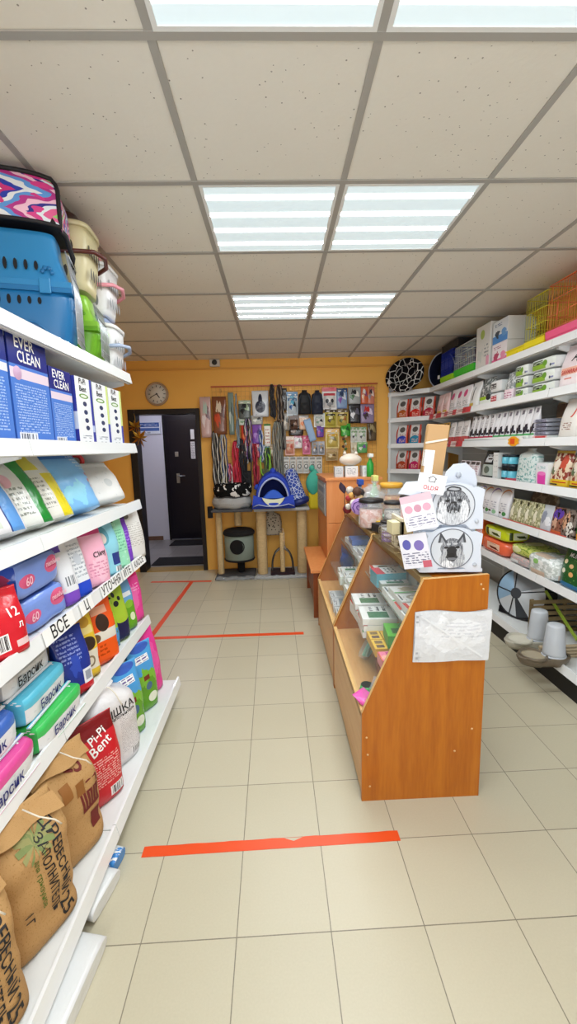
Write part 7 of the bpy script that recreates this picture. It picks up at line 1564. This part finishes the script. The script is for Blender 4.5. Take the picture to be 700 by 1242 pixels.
for k in range(16):
    r = rnd.uniform(.022, .038); b = B(); a = k*2.4; b.lathe([(0,-r),(r*.7,-r*.7),(r,0),(r*.7,r*.7),(0,r)], mat('plush_'+TC[k % 10][1:], TC[k % 10], .8, bump=.4, bscale=60), 12, cx=.06*math.cos(a)*(1-.03*k)-.02, cy=.11*math.sin(a), z0=.03+.011*k); b.make('toy', t)
for k, (y_, h_, c_, l_) in enumerate(((2.78,.24,'#e0e4ea','clear film bag of white chews tied at the top on the second counter'),(2.92,.27,'#c8d8dc','taller clear film bag standing behind the jars on the second counter'),(3.26,.22,'#b8c4b4','clear film bag with green sprigs at the far end of the second counter'))):
    g = Bag(.15, h_, .12, FILM, 'tuft', seed=k*9, nu=28, nv=14, wr=.014, n=2.2); o = g.make('film_bag'); tag(o, l_, 'bag'); o.location = (.66+.04*k, y_, TZ)
    b = B()
    for q in range(7): b.tube([(.03*math.sin(q*2), .02*math.cos(q*3), .01+.02*q), (.03*math.cos(q), .03*math.sin(q), .04+.02*q)], .012, mat('chew_'+c_[1:], c_, .6), 8)
    b.make('contents', o)
t = thing('spiral_lollipop_toy', 'lilac disc with purple spiral on the film bags', 'pet toy', (.545, 2.70, TZ+.12), (0, 0, math.radians(-20)))
b = B(); b.lathe([(.055,0),(.055,.012),(.05,.016),(0,.016)], mat('lilac_disc', '#b490cc', .5), 28, T=RX90); b.make('disc', t)
b = B(); b.tube([(.005*q**.9*math.cos(q*.8)*.9, -.018, .005*q**.9*math.sin(q*.8)*.9) for q in range(14)], .003, mat('purple_spiral', '#5c2c8c', .5), 6); b.make('spiral', t)
b = B(); b.box(-.003,.0,-.12,.003,.006,-.05, PAP); b.make('stick', t)
t = thing('feather_wand', 'dark purple leaf-shaped feather wand sticking up from the toys', 'cat toy', (.50, 3.02, TZ+.15)); b = B(); b.tube([(0,0,-.15),(.0,0,.02)], .003, BK, 5); b.make('stick', t)
b = B(); b.grid(lambda u, v: (-.03*v+(u-.5)*.05*math.sin(PI*v), -.01*math.sin(PI*u), .02+.09*v), 6, 8, mat('feather_dark', '#3c2c3c', .6)); b.grid(lambda u, v: (-.03*v+(.5-u)*.05*math.sin(PI*v), .004, .02+.09*v), 6, 8, mat('feather_dark')); b.make('feather', t)
# on the tall orange desk
t = thing('piggy_figure', 'white ceramic cat-shaped money box on the tall orange desk', 'figurine', (.72, 4.0, 1.323))
b = B(); b.grid(lambda u, v: (.11*math.cos(2*PI*u)*math.sin(PI*(.02+.96*v))**.6, .07*math.sin(2*PI*u)*math.sin(PI*(.02+.96*v))**.6, .0+.12*v), 24, 12, mat('cream_ceramic', '#e2d4c4', .3), closeu=True); b.make('body', t)
for sx in (-1, 1): b = B(); b.lathe([(.022,0),(.012,.025),(0,.035)], mat('cream_ceramic'), 10, cx=sx*.055, z0=.108); b.make('ear', t)
for (x_, w_, h_, c_, l_) in ((.60, .08, .09, '#c9d0d4', 'grey box under the money box on the tall desk'), (.72, .12, .10, '#e4e8ea', 'white box under the money box on the tall desk'), (.86, .08, .14, '#dfe6ea', 'tall white box at the right of the tall desk')):
    b = carton(w_, .1, h_, printed('desk_'+c_[1:], c_, [('text',.15,.2,.85,.8,'#8c98a4',4)], crinkle=0), mat('desk_box_side', '#d0d4d6', .5)); o = tag(b.make('carton_box', bevel=.001), l_, 'box'); o.location = (x_, 3.98, 1.2225)

# more small goods crowding the counter tops
SMALL = [('white card box with violet print','#dcd8e4','#7c5ca8'),('black plastic tool box','#26262a','#8c8c92'),('white tube pack with blue cap','#e2e6ea','#2c5ca8'),('yellow card tag box','#e8c434','#4c3c1c'),('pink and white card box','#e8c8d0','#c04c74'),('clear box of brown sticks','#a8845c','#5c3c24'),('grey blister card box','#b0b4b8','#4c5058'),('mint carton','#b4d8c4','#3c7c5c'),('cream carton','#e6dcc0','#8c6c3c'),('violet capped carton','#8c6cb8','#e4dcf0')]
spots = [(.77,2.46,.10),(.62,2.45,.07),(.80,2.24,.12),(.66,2.52,.06),(.79,2.56,.13),(.61,2.84,.09),(.79,3.0,.14),(.72,2.73,.10),(.81,3.3,.16),(.60,2.17,.04)]
for i, ((nm_, c1_, c2_), (x_, y_, h_)) in enumerate(zip(SMALL, spots)):
    b = carton(.075, .05, h_, printed('counter_small_%d' % i, c1_, [('text',.15,.15,.85,.5,c2_,3),('rect',.1,.65,.9,.9,c2_)], crinkle=0), mat('counter_small_side_%d' % i, c1_, .5))
    o = tag(b.make('carton_box', bevel=.0012), nm_ + ' standing among the jars on the counter', 'box'); o.location = (x_, y_, TZ+.0005); o.rotation_euler = (0, 0, rnd.uniform(-.5, .5))
